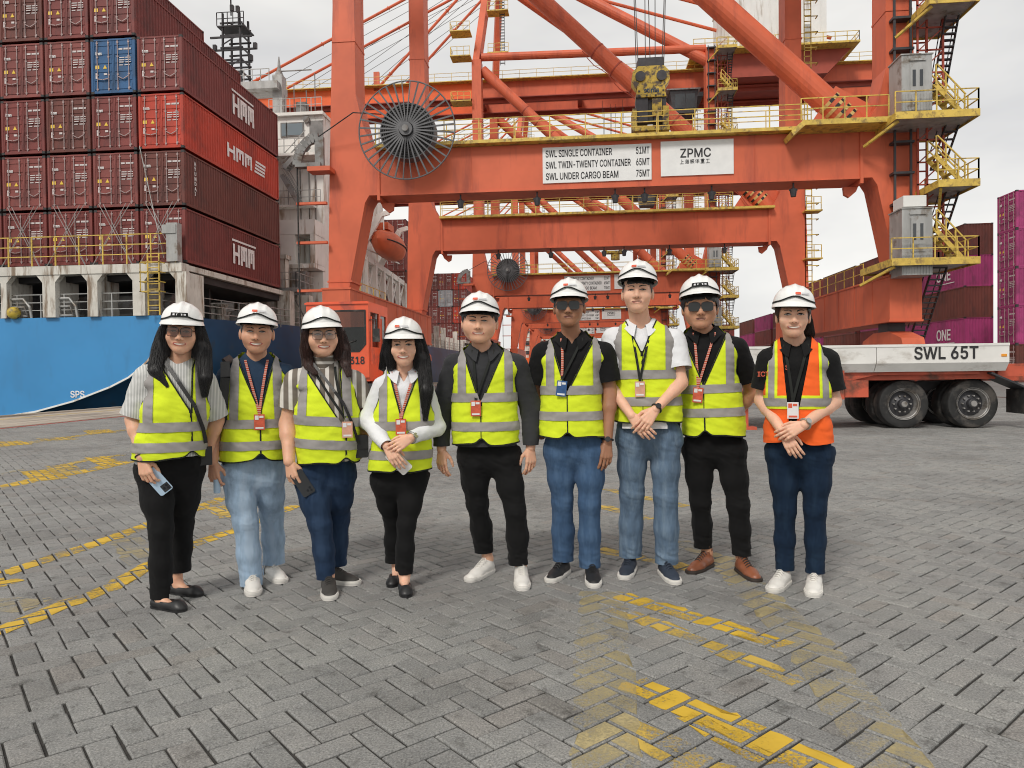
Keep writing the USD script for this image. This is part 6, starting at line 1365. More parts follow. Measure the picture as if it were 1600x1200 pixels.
        obj('lip', HD(decal(arc(-mw * .9, mw * .9, lambda q: mzf(q) - 0.0042, lambda q: 0.0062 * math.sin(PI * min(max(q, .04), .96)) ** 0.7), o, 0.0010)), lipm, t, True)
    for s in (-1, 1): obj('nostril', HD(decal([(s * 0.0085 + 0.0038 * math.cos(q), -0.0425 + 0.0018 * math.sin(q)) for q in np.linspace(0, 2 * PI, 9)[:-1]], o, 0.0008)), 'mouth_dark', t, True)
    # --- helmet
    dome, peak, strap, inner, logo = helmet_parts(o); up = np.array([0, 0.0, o.get('lift', 0)]); Rh = rot(0, o.get('hat_pitch', 0.0) + 0.03 * math.sin(sc * 2.1), 0.035 * math.sin(sc * 3.7))
    HM = lambda m: HD((np.asarray(m[0]) @ Rh.T + up, m[1]))
    hg = part_group('hard_hat', t); obj('shell', HM(dome), 'helmet_white', hg, 50); obj('brim', HM(peak), 'helmet_white', hg, 60); obj('headband', HM(inner), 'cloth_black', hg, True); obj('strap', HM(strap), 'cloth_piping', hg, True)
    if o.get('logo') == 'black':
        obj('front_patch', HM(logo(-0.42, 0.42, 0.16, 0.40)), 'cloth_piping', hg, True)
        for a_ in (-0.26, -0.08, 0.1, 0.27): obj('patch_letter', HM(puff(logo(a_ - 0.05, a_ + 0.05, 0.25, 0.34), 0.0008)), 'logo_grey', hg)
    else:
        c0 = o.get('logo_at', -0.25); obj('front_logo', HM(logo(c0 - 0.16, c0 + 0.12, 0.40, 0.52)), 'logo_red', hg, True); obj('front_logo', HM(logo(c0 + 0.15, c0 + 0.62, 0.41, 0.50)), 'logo_grey', hg, True)
    # --- glasses
    if o.get('shades') or o.get('glasses'):
        gg = part_group('glasses', t); sh_ = o.get('shades'); wq, hq = (0.0255, 0.0185) if sh_ else (0.0265, 0.0215); a = Acc(); yp = -0.1035
        for s in (-1, 1):
            g = sg.box(s * 0.0335 - wq + 0.009, -0.002 - hq + 0.009, s * 0.0335 + wq - 0.009, -0.002 + hq - 0.009).buffer(0.009 if not sh_ else 0.012)
            ln = Acc().prism(g, 'y', yp + 0.001, yp + 0.003).get(); obj('lens', HD(ln), 'lens_black' if sh_ else o.get('lens', 'lens_clear'), gg)
            a.prism(g.buffer(o.get('frame', 0.0028)).difference(g), 'y', yp - 0.001, yp + 0.004)
            a.beam((s * (0.0335 + wq), yp + 0.002, 0.008), (s * 0.081 * o.get('wide', 1), -0.005, 0.010), 0.003, 0.005)
        a.beam((-0.0075, yp + 0.001, 0.004), (0.0075, yp + 0.001, 0.004), 0.004, 0.004); obj('frame', HD(a.get()), o.get('framec', 'frame_dark'), gg)
    # --- hair
    hm = 'hair_' + o.get('hair', 'black'); fr_ = o.get('fringe', 0.05); HW = o.get('wide', 1.0)
    def capf(p): return ell(p, (0, 0.018, 0.026), ((0.093 if o.get('long') else 0.085) * HW + o.get('puffy', 0), 0.104, 0.096))
    cv = tri(net(capf, (-0.12, -0.12, -0.13), (0.12, 0.15, 0.15), 0.0052)); cv = puff(cv, 0.012 * noise_at(cv[0], (34, 34, 20), sc) + 0.004 * noise_at(cv[0], (120, 120, 30), sc + 3))
    zl = np.interp(cv[0][:, 1], [-0.10, -0.06, -0.045, -0.012, 0.012, 0.05, 0.09], [fr_, fr_, 0.036 if not o.get('long') else 0.03, o.get('sideburn', 0.0) if not o.get('long') else -0.035, 0.012 if not o.get('long') else -0.085, -0.05, -0.06])
    jag = 0.012 * noise_at(cv[0], (90, 90, 1), sc + 9) if o.get('fringe') else 0
    cv = clip(cv, np.minimum(cv[0][:, 2] - zl + jag, 0.085 - cv[0][:, 2])); obj('hair', HD(cv), hm, t, True)
    if o.get('long'):
        locks = [([np.array(J(q)) if not isinstance(q, np.ndarray) else q for q in pts], rad, fl) for pts, rad, fl in o['long']]
        if o.get('hang', True):
            for s in (-1, 1):
                q3 = np.array([(s * 0.074 * HW, -0.030, 0.055), (s * 0.083 * HW, -0.018, 0.0), (s * 0.084 * HW, -0.010, -0.06), (s * 0.078 * HW, -0.006, -0.125)]) * hs @ R.T + hc; locks.append((list(q3), [0.018, 0.022, 0.026, 0.022], 0.6))
        pts_all = np.array([q for l in locks for q in l[0]])
        def lf(p):
            d = None
            for pts, rad, fl in locks:
                q = p; e = chain(q, pts, rad, 0.02); d = e if d is None else smin(d, e, 0.025)
            return d
        m = tri(net(lf, pts_all.min(0) - 0.09, pts_all.max(0) + 0.09, 0.0065)); m = puff(m, -0.004 + 0.012 * noise_at(m[0], (60, 60, 5), sc + 5)); obj('long_hair', m, hm, t, True); strands(locks, 620, hm, t, sc)
    # --- shirt
    sl = o.get('sleeve', 0.5); sm_ = 'cloth_' + o['shirt']; rs = o.get('sleeve_r', (0.062, 0.062, 0.045)); long = sl > 1
    def shirt(p):
        d = torso(p, 0.0)
        for k in (0, 1):
            e = el[k] if long else sj[k] + (el[k] - sj[k]) * 1.15
            q = [sj[k], e] + ([wr[k] * 0.97 + el[k] * 0.03] if long else []); d = smin(d, chain(p, q, rs[:len(q)], 0.025), 0.035)
        return d
    l2, h2 = np.minimum(lo, zlo), hi.copy(); l2 = lo.copy(); l2[2] = min([zlo] + ([wr[0][2], wr[1][2]] if long else [el[0][2], el[1][2]])) - 0.06; h2[2] = zhi + 0.05
    m = tri(net(shirt, l2, h2, 0.0085)); amp = o.get('wrinkle', 0.010)
    m = puff(m, amp * noise_at(m[0], (11, 11, 17), sc) + amp * 0.6 * noise_at(m[0], (30, 30, 38), sc + 1))
    if not long:
        for k in (0, 1):
            ax = (el[k] - sj[k]) / np.linalg.norm(el[k] - sj[k]); Ln = np.linalg.norm(el[k] - sj[k]) * sl
            far = ((m[0] - sj[k]) @ ax); rad = np.linalg.norm(m[0] - sj[k] - far[:, None] * ax, axis=1); isarm = (rad < rs[1] * 1.5) & (far > 0) & ((m[0][:, 0] - sj[k][0]) * (1 if k else -1) > -0.05)
            m = clip(m, np.where(isarm, Ln - far, 1.0))
            cf = np.array([sj[k] + ax * (Ln + dz) for dz in (-0.02, 0.004)])
    else:
        for k in (0, 1):
            ax = (wr[k] - el[k]) / np.linalg.norm(wr[k] - el[k]); far = (m[0] - wr[k]) @ ax; rad = np.linalg.norm(m[0] - wr[k] - far[:, None] * ax, axis=1)
            m = clip(m, np.where(rad < 0.09, 0.0 - far, 1.0))
    if o.get('shirt_open'):
        zo = J((0, o['shirt_open']))[2]; m = clip(m, np.where(m[0][:, 1] < nx * 0 + 0.0, np.maximum(np.abs(m[0][:, 0] - nx) - np.maximum(m[0][:, 2] - zo, 0) * 0.55, zo - m[0][:, 2]), 1.0))
    m = clip(m, np.hypot(m[0][:, 0] - nx, m[0][:, 1] - 0.0) - np.where(m[0][:, 2] > shz, nr + 0.006, 0))
    if not o.get('shirt_hem'): m = clip(m, np.where(np.abs(m[0][:, 0] - mxn) < hw - 0.02, m[0][:, 2] - hem_z - 0.012, 1.0) if not long else m[0][:, 2] - hem_z - 0.012 if min(wr[0][2], wr[1][2]) > hem_z + 0.05 else np.where(np.abs(m[0][:, 0] - mxn) < hw - 0.05, m[0][:, 2] - hem_z - 0.012, 1.0))
    if o.get('shirt_hem'): m = clip(m, m[0][:, 2] - J((0, o['shirt_hem']))[2])
    obj(o.get('garment', 'shirt'), m, sm_, t, True)
    if o.get('collar'):                                              # folded collar with two points
        n_ = 40; L = []; g_ = 0.32
        for i in range(n_ + 1):
            q = g_ + (2 * PI - 2 * g_) * i / n_; fr = max(0, math.cos(q)); e = min(i, n_ - i) / n_; dx, dy = math.sin(q), -math.cos(q); tip = math.exp(-(e / 0.07) ** 2)
            zf = shz + 0.052 - 0.034 * fr - 0.012 * tip
            for rr, zz in ((nr + 0.006, zf + 0.012), (nr + 0.014, zf + 0.026), (nr + 0.026, zf + 0.022), (nr + 0.050 + 0.016 * fr, zf - 0.014 - 0.032 * tip * fr)):
                L.append((nx + dx * rr * 1.04, 0.012 + dy * (rr + 0.016 * fr), zz))
        F = [(4 * i + j, 4 * i + 4 + j, 4 * i + 5 + j, 4 * i + 1 + j) for i in range(n_) for j in range(3)]; obj('collar', (np.array(L), np.array(F)), sm_ if o.get('collar') is True else 'cloth_' + o['collar'], t, 60)
    if o.get('turtle'):
        a = Acc().tube([neck0 + (neck1 - neck0) * q + np.array([0, 0.004, 0]) for q in (0.0, 0.3, 0.55, 0.78)], [nr + 0.024, nr + 0.012, nr + 0.010, nr + 0.009], 24, cap=False); obj('turtleneck', a, 'cloth_taupe_stripe_flat', t, True)
    # --- vest
    vo = 0.017; vm = 'cloth_' + o.get('vest', 'lime'); V0 = tri(net(lambda p: torso(p, vo, hem_z - 0.03), (lo[0], -0.32, hem_z - 0.06), (hi[0], 0.26, zhi + 0.06), 0.0095))
    vk_ = V0[0] @ np.array([[1, 0, 0.3 * math.sin(sc)], [0, 1, 0], [0, 0, 1.0]]); V0 = puff(V0, 0.013 * noise_at(V0[0], (9, 9, 13), sc + 2) + 0.010 * noise_at(vk_, (11, 11, 40), sc + 4) + 0.005 * noise_at(V0[0], (34, 34, 30), sc + 14))
    vx = J((o['zip'], o['vneck']))[0]; vz = J((o['zip'], o['vneck']))[2]; tn = o.get('vtan', 0.36); gap = o.get('gap', 0.0); zx1 = J((o.get('zip2', o['zip']), o['hem']))[0]
    zipx = lambda z: vx + (zx1 - vx) * np.clip((vz - z) / max(vz - hem_z, 1e-6), 0, 1) + np.clip((z - vz) / (shz - vz), 0, 1) * (nx - vx)
    def fV(p):
        x = np.abs(p[:, 0] - zipx(p[:, 2])); w = np.maximum(p[:, 2] - vz, 0) * tn + gap
        return np.where(p[:, 1] < 0.0, np.where((p[:, 2] > vz - 0.02) | (gap > 0), x - w, 0.5), 0.5)
    def fN(p): return np.hypot(p[:, 0] - nx, (p[:, 1] - 0.02) * 0.9) - np.where(p[:, 2] > shz - 0.06, 0.082, 0)
    arms = [(s_ + np.array([0.018 * (1 if k else -1), 0, 0.05]), s_ + np.array([0.030 * (1 if k else -1), 0.0, -o.get('armhole', 0.11)])) for k, s_ in enumerate(sj)]
    def fA(p): return np.minimum(cap(p, *arms[0], 0.070, 0.066), cap(p, *arms[1], 0.070, 0.066))
    def fH(p):
        x = p[:, 0] - zipx(p[:, 2]); c = np.where(p[:, 1] < 0, 0.035 * np.exp(-(x / 0.030) ** 2), 0) if not gap else 0.03 * np.exp(-((np.abs(x) - gap) / 0.03) ** 2)
        return p[:, 2] - hem_z - c - 0.006 * np.sin(p[:, 0] * 21 + sc)
    m = V0
    for f_ in (fN, fV, fA, fH): m = clip(m, f_(m[0]))
    vt = part_group('safety_vest', t); obj('vest_cloth', m, vm, vt, True)
    full = m; pw = 0.0085
    def edge(f_, lo_=0.0, w=pw, mat='cloth_piping', lift=0.0022, name='piping', src=None):
        b = band(full if src is None else src, f_, lo_, lo_ + w, lift)
        if len(b[1]): obj(name, b, mat, vt, True)
    pc = 'cloth_piping' if o.get('vest') is None else 'cloth_safety_orange'
    if o.get('vest') is None:
        edge(fV); edge(fN); edge(fA); edge(fH)
        edge(lambda p: np.where((p[:, 1] < 0) & (p[:, 2] < vz + 0.02), 0.0045 - np.abs(p[:, 0] - zipx(p[:, 2])), -1), 0.0, 1.0, lift=0.003, name='zip')
    bd = lambda z: (lambda p: p[:, 2] - z - o.get('sag', 0.0) * (p[:, 0] - mxn))
    bw = o.get('bandw', 0.052); zs = [J((o['zip'], q))[2] for q in o['bands']]
    trim = o.get('vest') is not None
    xs_ = o.get('strap_x', 0.112); sw = o.get('strap_w', 0.048)
    for s in (-1, 1):
        c_ = (lambda s: (lambda p: (p[:, 0] - mxn) * s - xs_ - 0.10 * np.clip(shz - 0.1 - p[:, 2], 0, 1) * o.get('flare', 0.0)))(s)
        src = clip(full, full[0][:, 2] - zs[0] - bw / 2)
        if trim: edge(c_, -sw / 2 - 0.014, sw + 0.028, 'cloth_lime', 0.0022, 'lime_edge', src)
        edge(c_, -sw / 2, sw, 'cloth_reflective', 0.0038, 'reflective_strap', src)
    for z in zs:
        if trim: edge(bd(z), -bw / 2 - 0.014, bw + 0.028, 'cloth_lime', 0.0026, 'lime_edge')
        edge(bd(z), -bw / 2, bw, 'cloth_reflective', 0.0044, 'reflective_band')
    # --- trousers
    rt, rk, rh = o['leg']; rt, rk, rh = rt * 0.93, rk * 0.86, rh * 0.93; tm = 'cloth_' + o['trousers']; wz = hem_z + 0.035; w2 = float(IP[0](max(wz, zlo))) - 0.012; hr = o.get('hipr', rt + 0.008)
    legs = [[hips[k] + [0, 0, 0], mean(hips[k], knees[k]) * 1.0, knees[k], mean(knees[k], hems[k]), hems[k] - [0, 0, 0.06]] for k in (0, 1)]
    hm_ = mean(*hips)
    def pants(p):
        d = chain(p, legs[0], [rt, (rt + rk) / 2 + 0.003, rk, (rk + rh) / 2 + o.get('calf', 0), rh], 0.03)
        e = chain(p, legs[1], [rt, (rt + rk) / 2 + 0.003, rk, (rk + rh) / 2 + o.get('calf', 0), rh], 0.03); d = smin(d, e, 0.022)
        d = smin(d, cap(p, hips[0] + [0.0, 0.01, 0.05], hips[1] + [0.0, 0.01, 0.05], hr, hr), 0.04)
        d = smin(d, ell(p, (hm_[0], 0.05, hips[0][2] + 0.02), (abs(hips[1][0] - hips[0][0]) / 2 + rt * 0.8, 0.11, 0.11)), 0.05)
        d = smin(d, cap(p, (mxn - w2 + 0.1, 0, wz), (mxn + w2 - 0.1, 0, wz), 0.1, 0.1), 0.05)
        return np.maximum(d, np.where(p[:, 2] > hem_z - 0.02, torso(np.c_[p[:, :2], np.maximum(p[:, 2], zlo)], -0.002, -9.0), -1.0))
    zh = [h[2] for h in hems]; al = np.array([*hips, *knees, *hems]); l3, h3 = al.min(0) - 0.20, al.max(0) + 0.2; l3[2] = min(zh) - 0.03; h3[2] = wz + 0.02
    l3[0] = min(l3[0], mxn - w2 - .05); h3[0] = max(h3[0], mxn + w2 + .05)
    m = tri(net(pants, l3, h3, 0.009)); zk = knees[0][2]
    wv = 0.15 + 0.7 * np.exp(-((m[0][:, 2] - zk) / 0.07) ** 2) + 1.2 * np.exp(-((m[0][:, 2] - min(zh) - 0.05) / 0.07) ** 2) + 0.9 * np.exp(-((m[0][:, 2] - hips[0][2]) / 0.07) ** 2)
    ta = o.get('fold', 0.010); sk_ = m[0] @ np.array([[1, 0, 0.35], [0, 1, -0.3], [0, 0, 1.0]])
    m = puff(m, ta * 1.1 * noise_at(sk_, (15, 15, 4.5), sc + 7) + ta * 0.5 * noise_at(m[0], (42, 42, 12), sc + 17) + wv * ta * 0.9 * noise_at(sk_, (10, 10, 34), sc + 8) + wv * ta * 0.4 * noise_at(m[0], (30, 30, 80), sc + 18))
    mid_x = lambda z: np.interp(z, [min(zh), hips[0][2]], [mean(*hems)[0], hm_[0]])
    side = m[0][:, 0] < mid_x(m[0][:, 2]); ss = np.where(side, m[0][:, 2] - zh[0], m[0][:, 2] - zh[1]); m = clip(m, ss); m = clip(m, wz - m[0][:, 2])
    obj('trousers', m, tm, t, True)
    a = []                                                            # pocket and fly seams
    for s in (-1, 1):
        b = band(m, (lambda s: (lambda p: np.where((p[:, 1] < 0.02) & (p[:, 2] > hips[0][2] - 0.02), (p[:, 0] - hm_[0]) * s - 0.105 + (hem_z - p[:, 2]) * -0.35, -1)))(s), 0, 0.004, 0.0015)
        if len(b[1]): obj('pocket_seam', b, tm, t, True)
    for k in (0, 1): shoe(o['shoe'], ank[k] - fu[k] * 0.045, FY[k], Lsh, o['shoe_mat'], o.get('sole', 'sole_white'), t)
    # --- lanyard and badge
    if o.get('badge'):
        bx_, by__ = o['badge']; b = J((bx_, by__)); bz = b[2]; lm = o.get('lanyard', 'cloth_piping'); lg = part_group('lanyard', t)
        for s in (-1, 1):
            P_ = []
            for q in np.linspace(0, 1, 14):
                x = nx + s * (0.062 * (1 - q) ** 1.1) + (b[0] - nx) * q ** 1.2; z = shz + 0.035 + (bz + 0.045 - shz - 0.035) * q; P_.append((x, z))
            P_ = np.array(P_); off = np.interp(P_[:, 1], [vz, vz + 0.05], [vo + 0.012, 0.014]); y = front(P_[:, 0], np.minimum(P_[:, 1], zhi - 0.005), off); y = np.minimum(y, np.interp(P_[:, 1], [shz - 0.03, shz + 0.04], [1, -0.055]))
            a = Acc()
            for i in range(len(P_) - 1): a.beam((P_[i, 0], y[i], P_[i, 1]), (P_[i + 1, 0], y[i + 1], P_[i + 1, 1]), 0.002, 0.014, up=(1, 0, 0.3 * s))
            obj('lanyard_strap', a, lm if not o.get('lan_split') else o['lan_split'][0 if s < 0 else 1], lg)
        yb = front(b[0], bz, vo + 0.016)[0]; Rb = rot(0, 0, o.get('badge_roll', 0)); a = Acc().box(-0.029, 0.029, -0.002, 0.002, -0.045, 0.045); M_ = a.get()
        obj('badge', (np.asarray(M_[0]) @ Rb.T + [b[0], yb, bz], M_[1]), o.get('badge_mat', 'badge_orange'), lg)
        for M_ in (Acc().box(*q_).get() for q_ in ((-0.024, -0.004, -0.0035, -0.002, 0.014, 0.038), (0.0, 0.022, -0.0035, -0.002, 0.024, 0.036), (-0.022, 0.022, -0.0035, -0.002, -0.038, -0.028))): obj('badge_print', (np.asarray(M_[0]) @ Rb.T + [b[0], yb, bz], M_[1]), 'badge_white' if o.get('badge_mat') != 'badge_white' else 'logo_red', lg)
    # --- wrist things
    for k in (0, 1):
        w_ = o.get('watch', (None, None))[k]
        if not w_: continue
        ax = (wr[k] - el[k]) / np.linalg.norm(wr[k] - el[k]); c = wr[k] - ax * (0.012 if not long else 0.0); e1 = np.cross(ax, (0, 1, 0.01)); e1 /= np.linalg.norm(e1); e2 = np.cross(ax, e1); r_ = 0.0265 * ra + 0.004
        a = Acc().tube([c + r_ * (math.cos(q) * e1 + math.sin(q) * e2) for q in np.linspace(0, 2 * PI, 21)], 0.006 if w_ != 'band' else 0.0035, 6, cap=False); obj('watch_strap' if w_ != 'band' else 'bracelet', a, 'watch_black' if w_ != 'silver' else 'watch_silver', t, True)
        if w_ != 'band':
            f_ = np.array([0, -1, 0.15]); f_ = f_ - ax * (f_ @ ax); f_ /= np.linalg.norm(f_); obj('watch_face', Acc().tube([c + f_ * (r_ + 0.001), c + f_ * (r_ + 0.009)], 0.016, 14), 'watch_silver' if w_ == 'silver' else 'watch_black', t)
    return dict(L3=L3, phi=phi, t=t, base=base, J=J, grips=grips, front=front, wr=wr, el=el, sj=sj, nx=nx, shz=shz, hc=hc, R=R, hs=hs, vo=vo, vz=vz)
# ------------------------------------------------------------------ the nine people, left to right (pixels of the photograph)
DN = lambda k, x=0.0: dict(d=(x, -0.10, -1), n=((-0.55, -0.85, 0) if k == 0 else (0.55, -0.85, 0)))
r_ = math.radians
def hl(*a): return np.array(a, float)
C = []
C.append(dict(label='long-haired woman in striped blouse and glasses, black trousers, pale blue phone in hand', skin='light', seed=1, feet=[(264, 952, 0.75), (291, 929, 0.75)], top=(287, 473), chin=(284, 552), yaw=-0.10, roll=0.06, pitch=0.02, wide=1.0, smile=0.75, teeth=0.0065, lip='lip_red', glasses=True, lens='lens_tint', logo='black', shoe='flat', shoe_mat='flat_black', shoe_len=0.25,
    sh=[(214, 574), (331, 578)], el=[(209, 655, 0.02), (338, 655, 0.06)], wr=[(222, 716, -0.10), (325, 705, 0.10)], arm=1.05, torso=[(725, 205, 322, 0.135), (690, 207, 323, 0.135), (655, 222, 322, 0.13), (615, 232, 322, 0.125)], bust=1.0,
    hem=718, zip=299, zip2=302, vneck=640, vtan=0.30, bands=(664, 694), hip=[(240, 742), (291, 742)], knee=[(252, 826, -0.03), (284, 822, 0.03)], trouser_hem=[(257, 928), (283, 905)], leg=(0.095, 0.070, 0.060), waist=0.185, shirt='fine_stripe', garment='blouse', sleeve=0.93, sleeve_r=(0.074, 0.076), trousers='black', hands=[dict(d=(0.22, -0.30, -0.95), n=(-0.45, -0.9, 0.1), curl=(0.55, 0.6, 0.65, 0.7), thumb=0.6), None], watch=('band', None), strap_x=0.125, flare=0.3,
    long=[([(262, 508, -0.01), (250, 545, -0.03), (243, 580, -0.085), (262, 604, -0.125)], [0.035, 0.038, 0.034, 0.010], 0), ([(308, 508, -0.01), (318, 545, -0.05), (321, 590, -0.12), (320, 618, -0.13)], [0.034, 0.036, 0.034, 0.012], 0), ([(286, 500, 0.06), (286, 560, 0.08), (284, 600, 0.12)], [0.07, 0.08, 0.05], 0)]))
C.append(dict(label='woman in navy t-shirt and wide pale blue jeans, wearing a black backpack', skin='warm', seed=2, feet=[(395, 923, 0.05), (431, 905, 0.35)], top=(403, 474), chin=(401, 552), yaw=0.0, roll=0.03, wide=1.03, cheek=1.12, smile=0.9, teeth=0.0075, lip='lip_red', eye=0.007, sideburn=-0.04, fringe=0.040, logo_at=-0.1, shoe='sneaker', shoe_mat='shoe_white', shoe_len=0.25,
    sh=[(341, 574), (459, 570)], el=[(337, 650, 0.03), (462, 640, 0.08)], wr=[(333, 722, -0.06), (462, 700, 0.12)], arm=1.08, torso=[(726, 342, 446, 0.13), (690, 345, 452, 0.13), (650, 350, 452, 0.125), (610, 357, 450, 0.12)], bust=0.9,
    hem=720, zip=408, zip2=409, vneck=640, vtan=0.33, bands=(660, 693), hip=[(371, 748), (420, 748)], knee=[(384, 815, -0.02), (424, 808, 0.05)], trouser_hem=[(394, 912), (431, 891)], leg=(0.094, 0.078, 0.070), waist=0.185, shirt='navy', garment='t_shirt', sleeve=0.68, sleeve_r=(0.066, 0.066), trousers='light_denim', hands=[dict(d=(0.05, -0.15, -1), n=(-0.5, -0.85, 0), curl=(0.6, 0.65, 0.7, 0.75), thumb=0.5), None], badge=(407, 657), lanyard='cloth_lanyard_red', strap_x=0.115, flare=0.35))
C.append(dict(label='woman with brown hair and glasses, striped short-sleeved turtleneck and blue jeans', skin='light', seed=3, feet=[(514, 929, 0.05), (534, 911, 1.0)], top=(500, 479), chin=(508, 556), yaw=0.12, roll=-0.02, wide=1.06, cheek=1.15, smile=0.8, teeth=0.0065, lip='lip_red', glasses=True, frame=0.0018, framec='frame_dark', hair='brown', logo_at=9, shoe='sneaker', shoe_mat='shoe_grey', shoe_len=0.25,
    sh=[(449, 582), (566, 583)], el=[(450, 662, 0.02), (571, 650, 0.06)], wr=[(452, 721, -0.08), (560, 710, 0.12)], arm=1.22, torso=[(728, 464, 562, 0.145), (690, 464, 562, 0.145), (650, 466, 561, 0.14), (612, 468, 558, 0.13)], bust=1.1, belly=0.9,
    hem=723, zip=541, zip2=541, vneck=668, vtan=0.26, bands=(655, 690), sag=-0.07, hip=[(486, 748), (528, 748)], knee=[(501, 818, -0.02), (528, 812, 0.05)], trouser_hem=[(509, 902), (534, 893)], leg=(0.103, 0.074, 0.056), waist=0.18, shirt='taupe_stripe', garment='knit_top', turtle=True, sleeve=0.62, sleeve_r=(0.078, 0.078), trousers='dark_denim', hands=[dict(d=(0.18, -0.2, -1), n=(-0.5, -0.85, 0), curl=(0.55, 0.6, 0.65, 0.7), thumb=0.5), None], badge=(543, 668), badge_mat='badge_pale', lanyard='cloth_piping', strap_x=0.118, flare=0.5, neck=0.056,
    long=[([(484, 516, 0.0), (479, 545, -0.01), (483, 572, -0.06), (492, 583, -0.10)], [0.034, 0.036, 0.030, 0.014], 0), ([(530, 516, 0.0), (538, 545, -0.01), (540, 570, -0.07), (545, 586, -0.11)], [0.030, 0.032, 0.026, 0.012], 0), ([(508, 505, 0.06), (508, 565, 0.07), (508, 590, 0.10)], [0.07, 0.075, 0.04], 0)]))
C.append(dict(label='woman in white long-sleeved shirt and black trousers, hands joined over a white phone', skin='fair', seed=4, feet=[(633, 925, 0.05), (617, 910, -0.2)][::-1], top=(631, 496), chin=(631, 571), yaw=-0.05, roll=-0.02, wide=0.96, jaw=0.92, smile=0.9, teeth=0.0075, lip='lip_red', logo_at=-0.3, shoe='flat', shoe_mat='flat_black', shoe_len=0.245,
    sh=[(583, 588), (677, 591)], el=[(574, 656, 0.0), (682, 668, 0.0)], wr=[(604, 697, -0.20), (643, 684, -0.21)], arm=0.92, torso=[(744, 575, 674, 0.118), (705, 578, 675, 0.115), (665, 588, 672, 0.11), (625, 590, 672, 0.108)], bust=0.85,
    hem=736, zip=628, zip2=626, vneck=648, vtan=0.32, bands=(663, 708), bandw=0.05, hip=[(601, 757), (647, 757)], knee=[(613, 818, 0.03), (635, 818, -0.02)], trouser_hem=[(612, 890), (630, 894)], leg=(0.080, 0.058, 0.058), waist=0.165, shirt='white', collar=True, shirt_open=606, sleeve=2, sleeve_r=(0.056, 0.050, 0.037), trousers='black', hands=[dict(d=(0.50, -0.25, -0.75), n=(-0.1, -1, 0.1), size=0.88, curl=(0.3, 0.32, 0.35, 0.4), thumb=0.4), dict(d=(-0.86, -0.28, -0.42), n=(0, -1, 0.2), size=0.88, curl=(0.4, 0.4, 0.42, 0.45), thumb=0.5)], badge=(627, 664), lanyard='cloth_lanyard_red', watch=(None, 'silver'), strap_x=0.112, flare=0.2, strap_w=0.045,
    long=[([(652, 520, 0.0), (662, 560, -0.05), (666, 610, -0.11), (664, 655, -0.13)], [0.030, 0.034, 0.036, 0.012], 0), ([(611, 520, 0.01), (604, 555, 0.02), (600, 575, 0.05)], [0.028, 0.034, 0.026], 0), ([(631, 516, 0.06), (631, 570, 0.08), (630, 605, 0.11)], [0.065, 0.072, 0.045], 0)]))
C.append(dict(label='man in dark grey long-sleeved top, black trousers and white sneakers, arms hanging', skin='light', seed=5, feet=[(749, 901, -0.55), (815, 913, 0.0)], top=(748, 457), chin=(752, 536), yaw=-0.04, roll=0.03, wide=1.12, cheek=1.25, jaw=1.08, smile=0.7, teeth=0.004, lip='lip_soft', eye=0.005, brow=0.007, fringe=0.006, sideburn=-0.025, puffy=0.007, logo_at=-0.15, hat_pitch=-0.05, shoe='sneaker', shoe_mat='shoe_white', shoe_len=0.285,
    sh=[(697, 556), (820, 556)], el=[(689, 640, 0.03), (831, 640, 0.03)], wr=[(690, 702, -0.03), (829, 699, -0.03)], arm=1.1, torso=[(708, 708, 812, 0.135), (670, 707, 811, 0.135), (630, 706, 808, 0.13), (595, 707, 806, 0.13)],
    hem=693, zip=752, zip2=754, vneck=628, vtan=0.38, bands=(620, 664), hip=[(739, 722), (790, 722)], knee=[(745, 790, -0.02), (805, 797, -0.03)], trouser_hem=[(755, 873), (809, 882)], leg=(0.095, 0.072, 0.058), calf=0.006, waist=0.195, shirt='charcoal', collar=True, shirt_hem=705, sleeve=2, sleeve_r=(0.072, 0.064, 0.046), trousers='black', hands=[dict(d=(0.0, -0.15, -1), n=(-0.5, -0.85, 0)), dict(d=(0.02, -0.15, -1), n=(0.5, -0.85, 0))], badge=(745, 636), lanyard='cloth_piping', strap_x=0.135, fold=0.015))
C.append(dict(label='man in sunglasses, black polo shirt and blue jeans, with a blue badge', skin='brown', seed=6, feet=[(871, 902, -0.4), (926, 909, 0.02)], top=(890, 436), chin=(889, 511), yaw=-0.06, roll=0.0, pitch=-0.03, wide=1.04, smile=0.1, lip='lip_dark', shades=True, fringe=0.046, sideburn=-0.02, logo_at=-0.1, hat_pitch=-0.04, shoe='sneaker', shoe_mat='shoe_black', shoe_len=0.28,
    sh=[(836, 538), (956, 538)], el=[(834, 615, 0.06), (953, 615, 0.0)], wr=[(846, 680, 0.10), (949, 690, -0.05)], arm=1.1, torso=[(698, 843, 951, 0.14), (660, 843, 942, 0.14), (620, 845, 940, 0.135), (580, 847, 938, 0.13)],
    hem=682, zip=886, zip2=887, vneck=612, vtan=0.40, bands=(609, 648), hip=[(874, 712), (924, 712)], knee=[(879, 785, -0.01), (921, 788, -0.02)], trouser_hem=[(879, 884), (920, 889)], leg=(0.094, 0.074, 0.069), waist=0.20, shirt='black', collar=True, shirt_open=552, sleeve=0.70, sleeve_r=(0.074, 0.078), trousers='mid_denim', hands=[None, dict(d=(-0.08, -0.15, -1), n=(0.35, -0.92, 0), size=1.02, curl=(0.3, 0.35, 0.42, 0.5))], badge=(878, 606), badge_mat='badge_blue', lanyard='cloth_lanyard_red', lan_split=('cloth_lanyard_red', 'cloth_piping'), badge_roll=0.12, watch=(None, 'black'), strap_x=0.135))
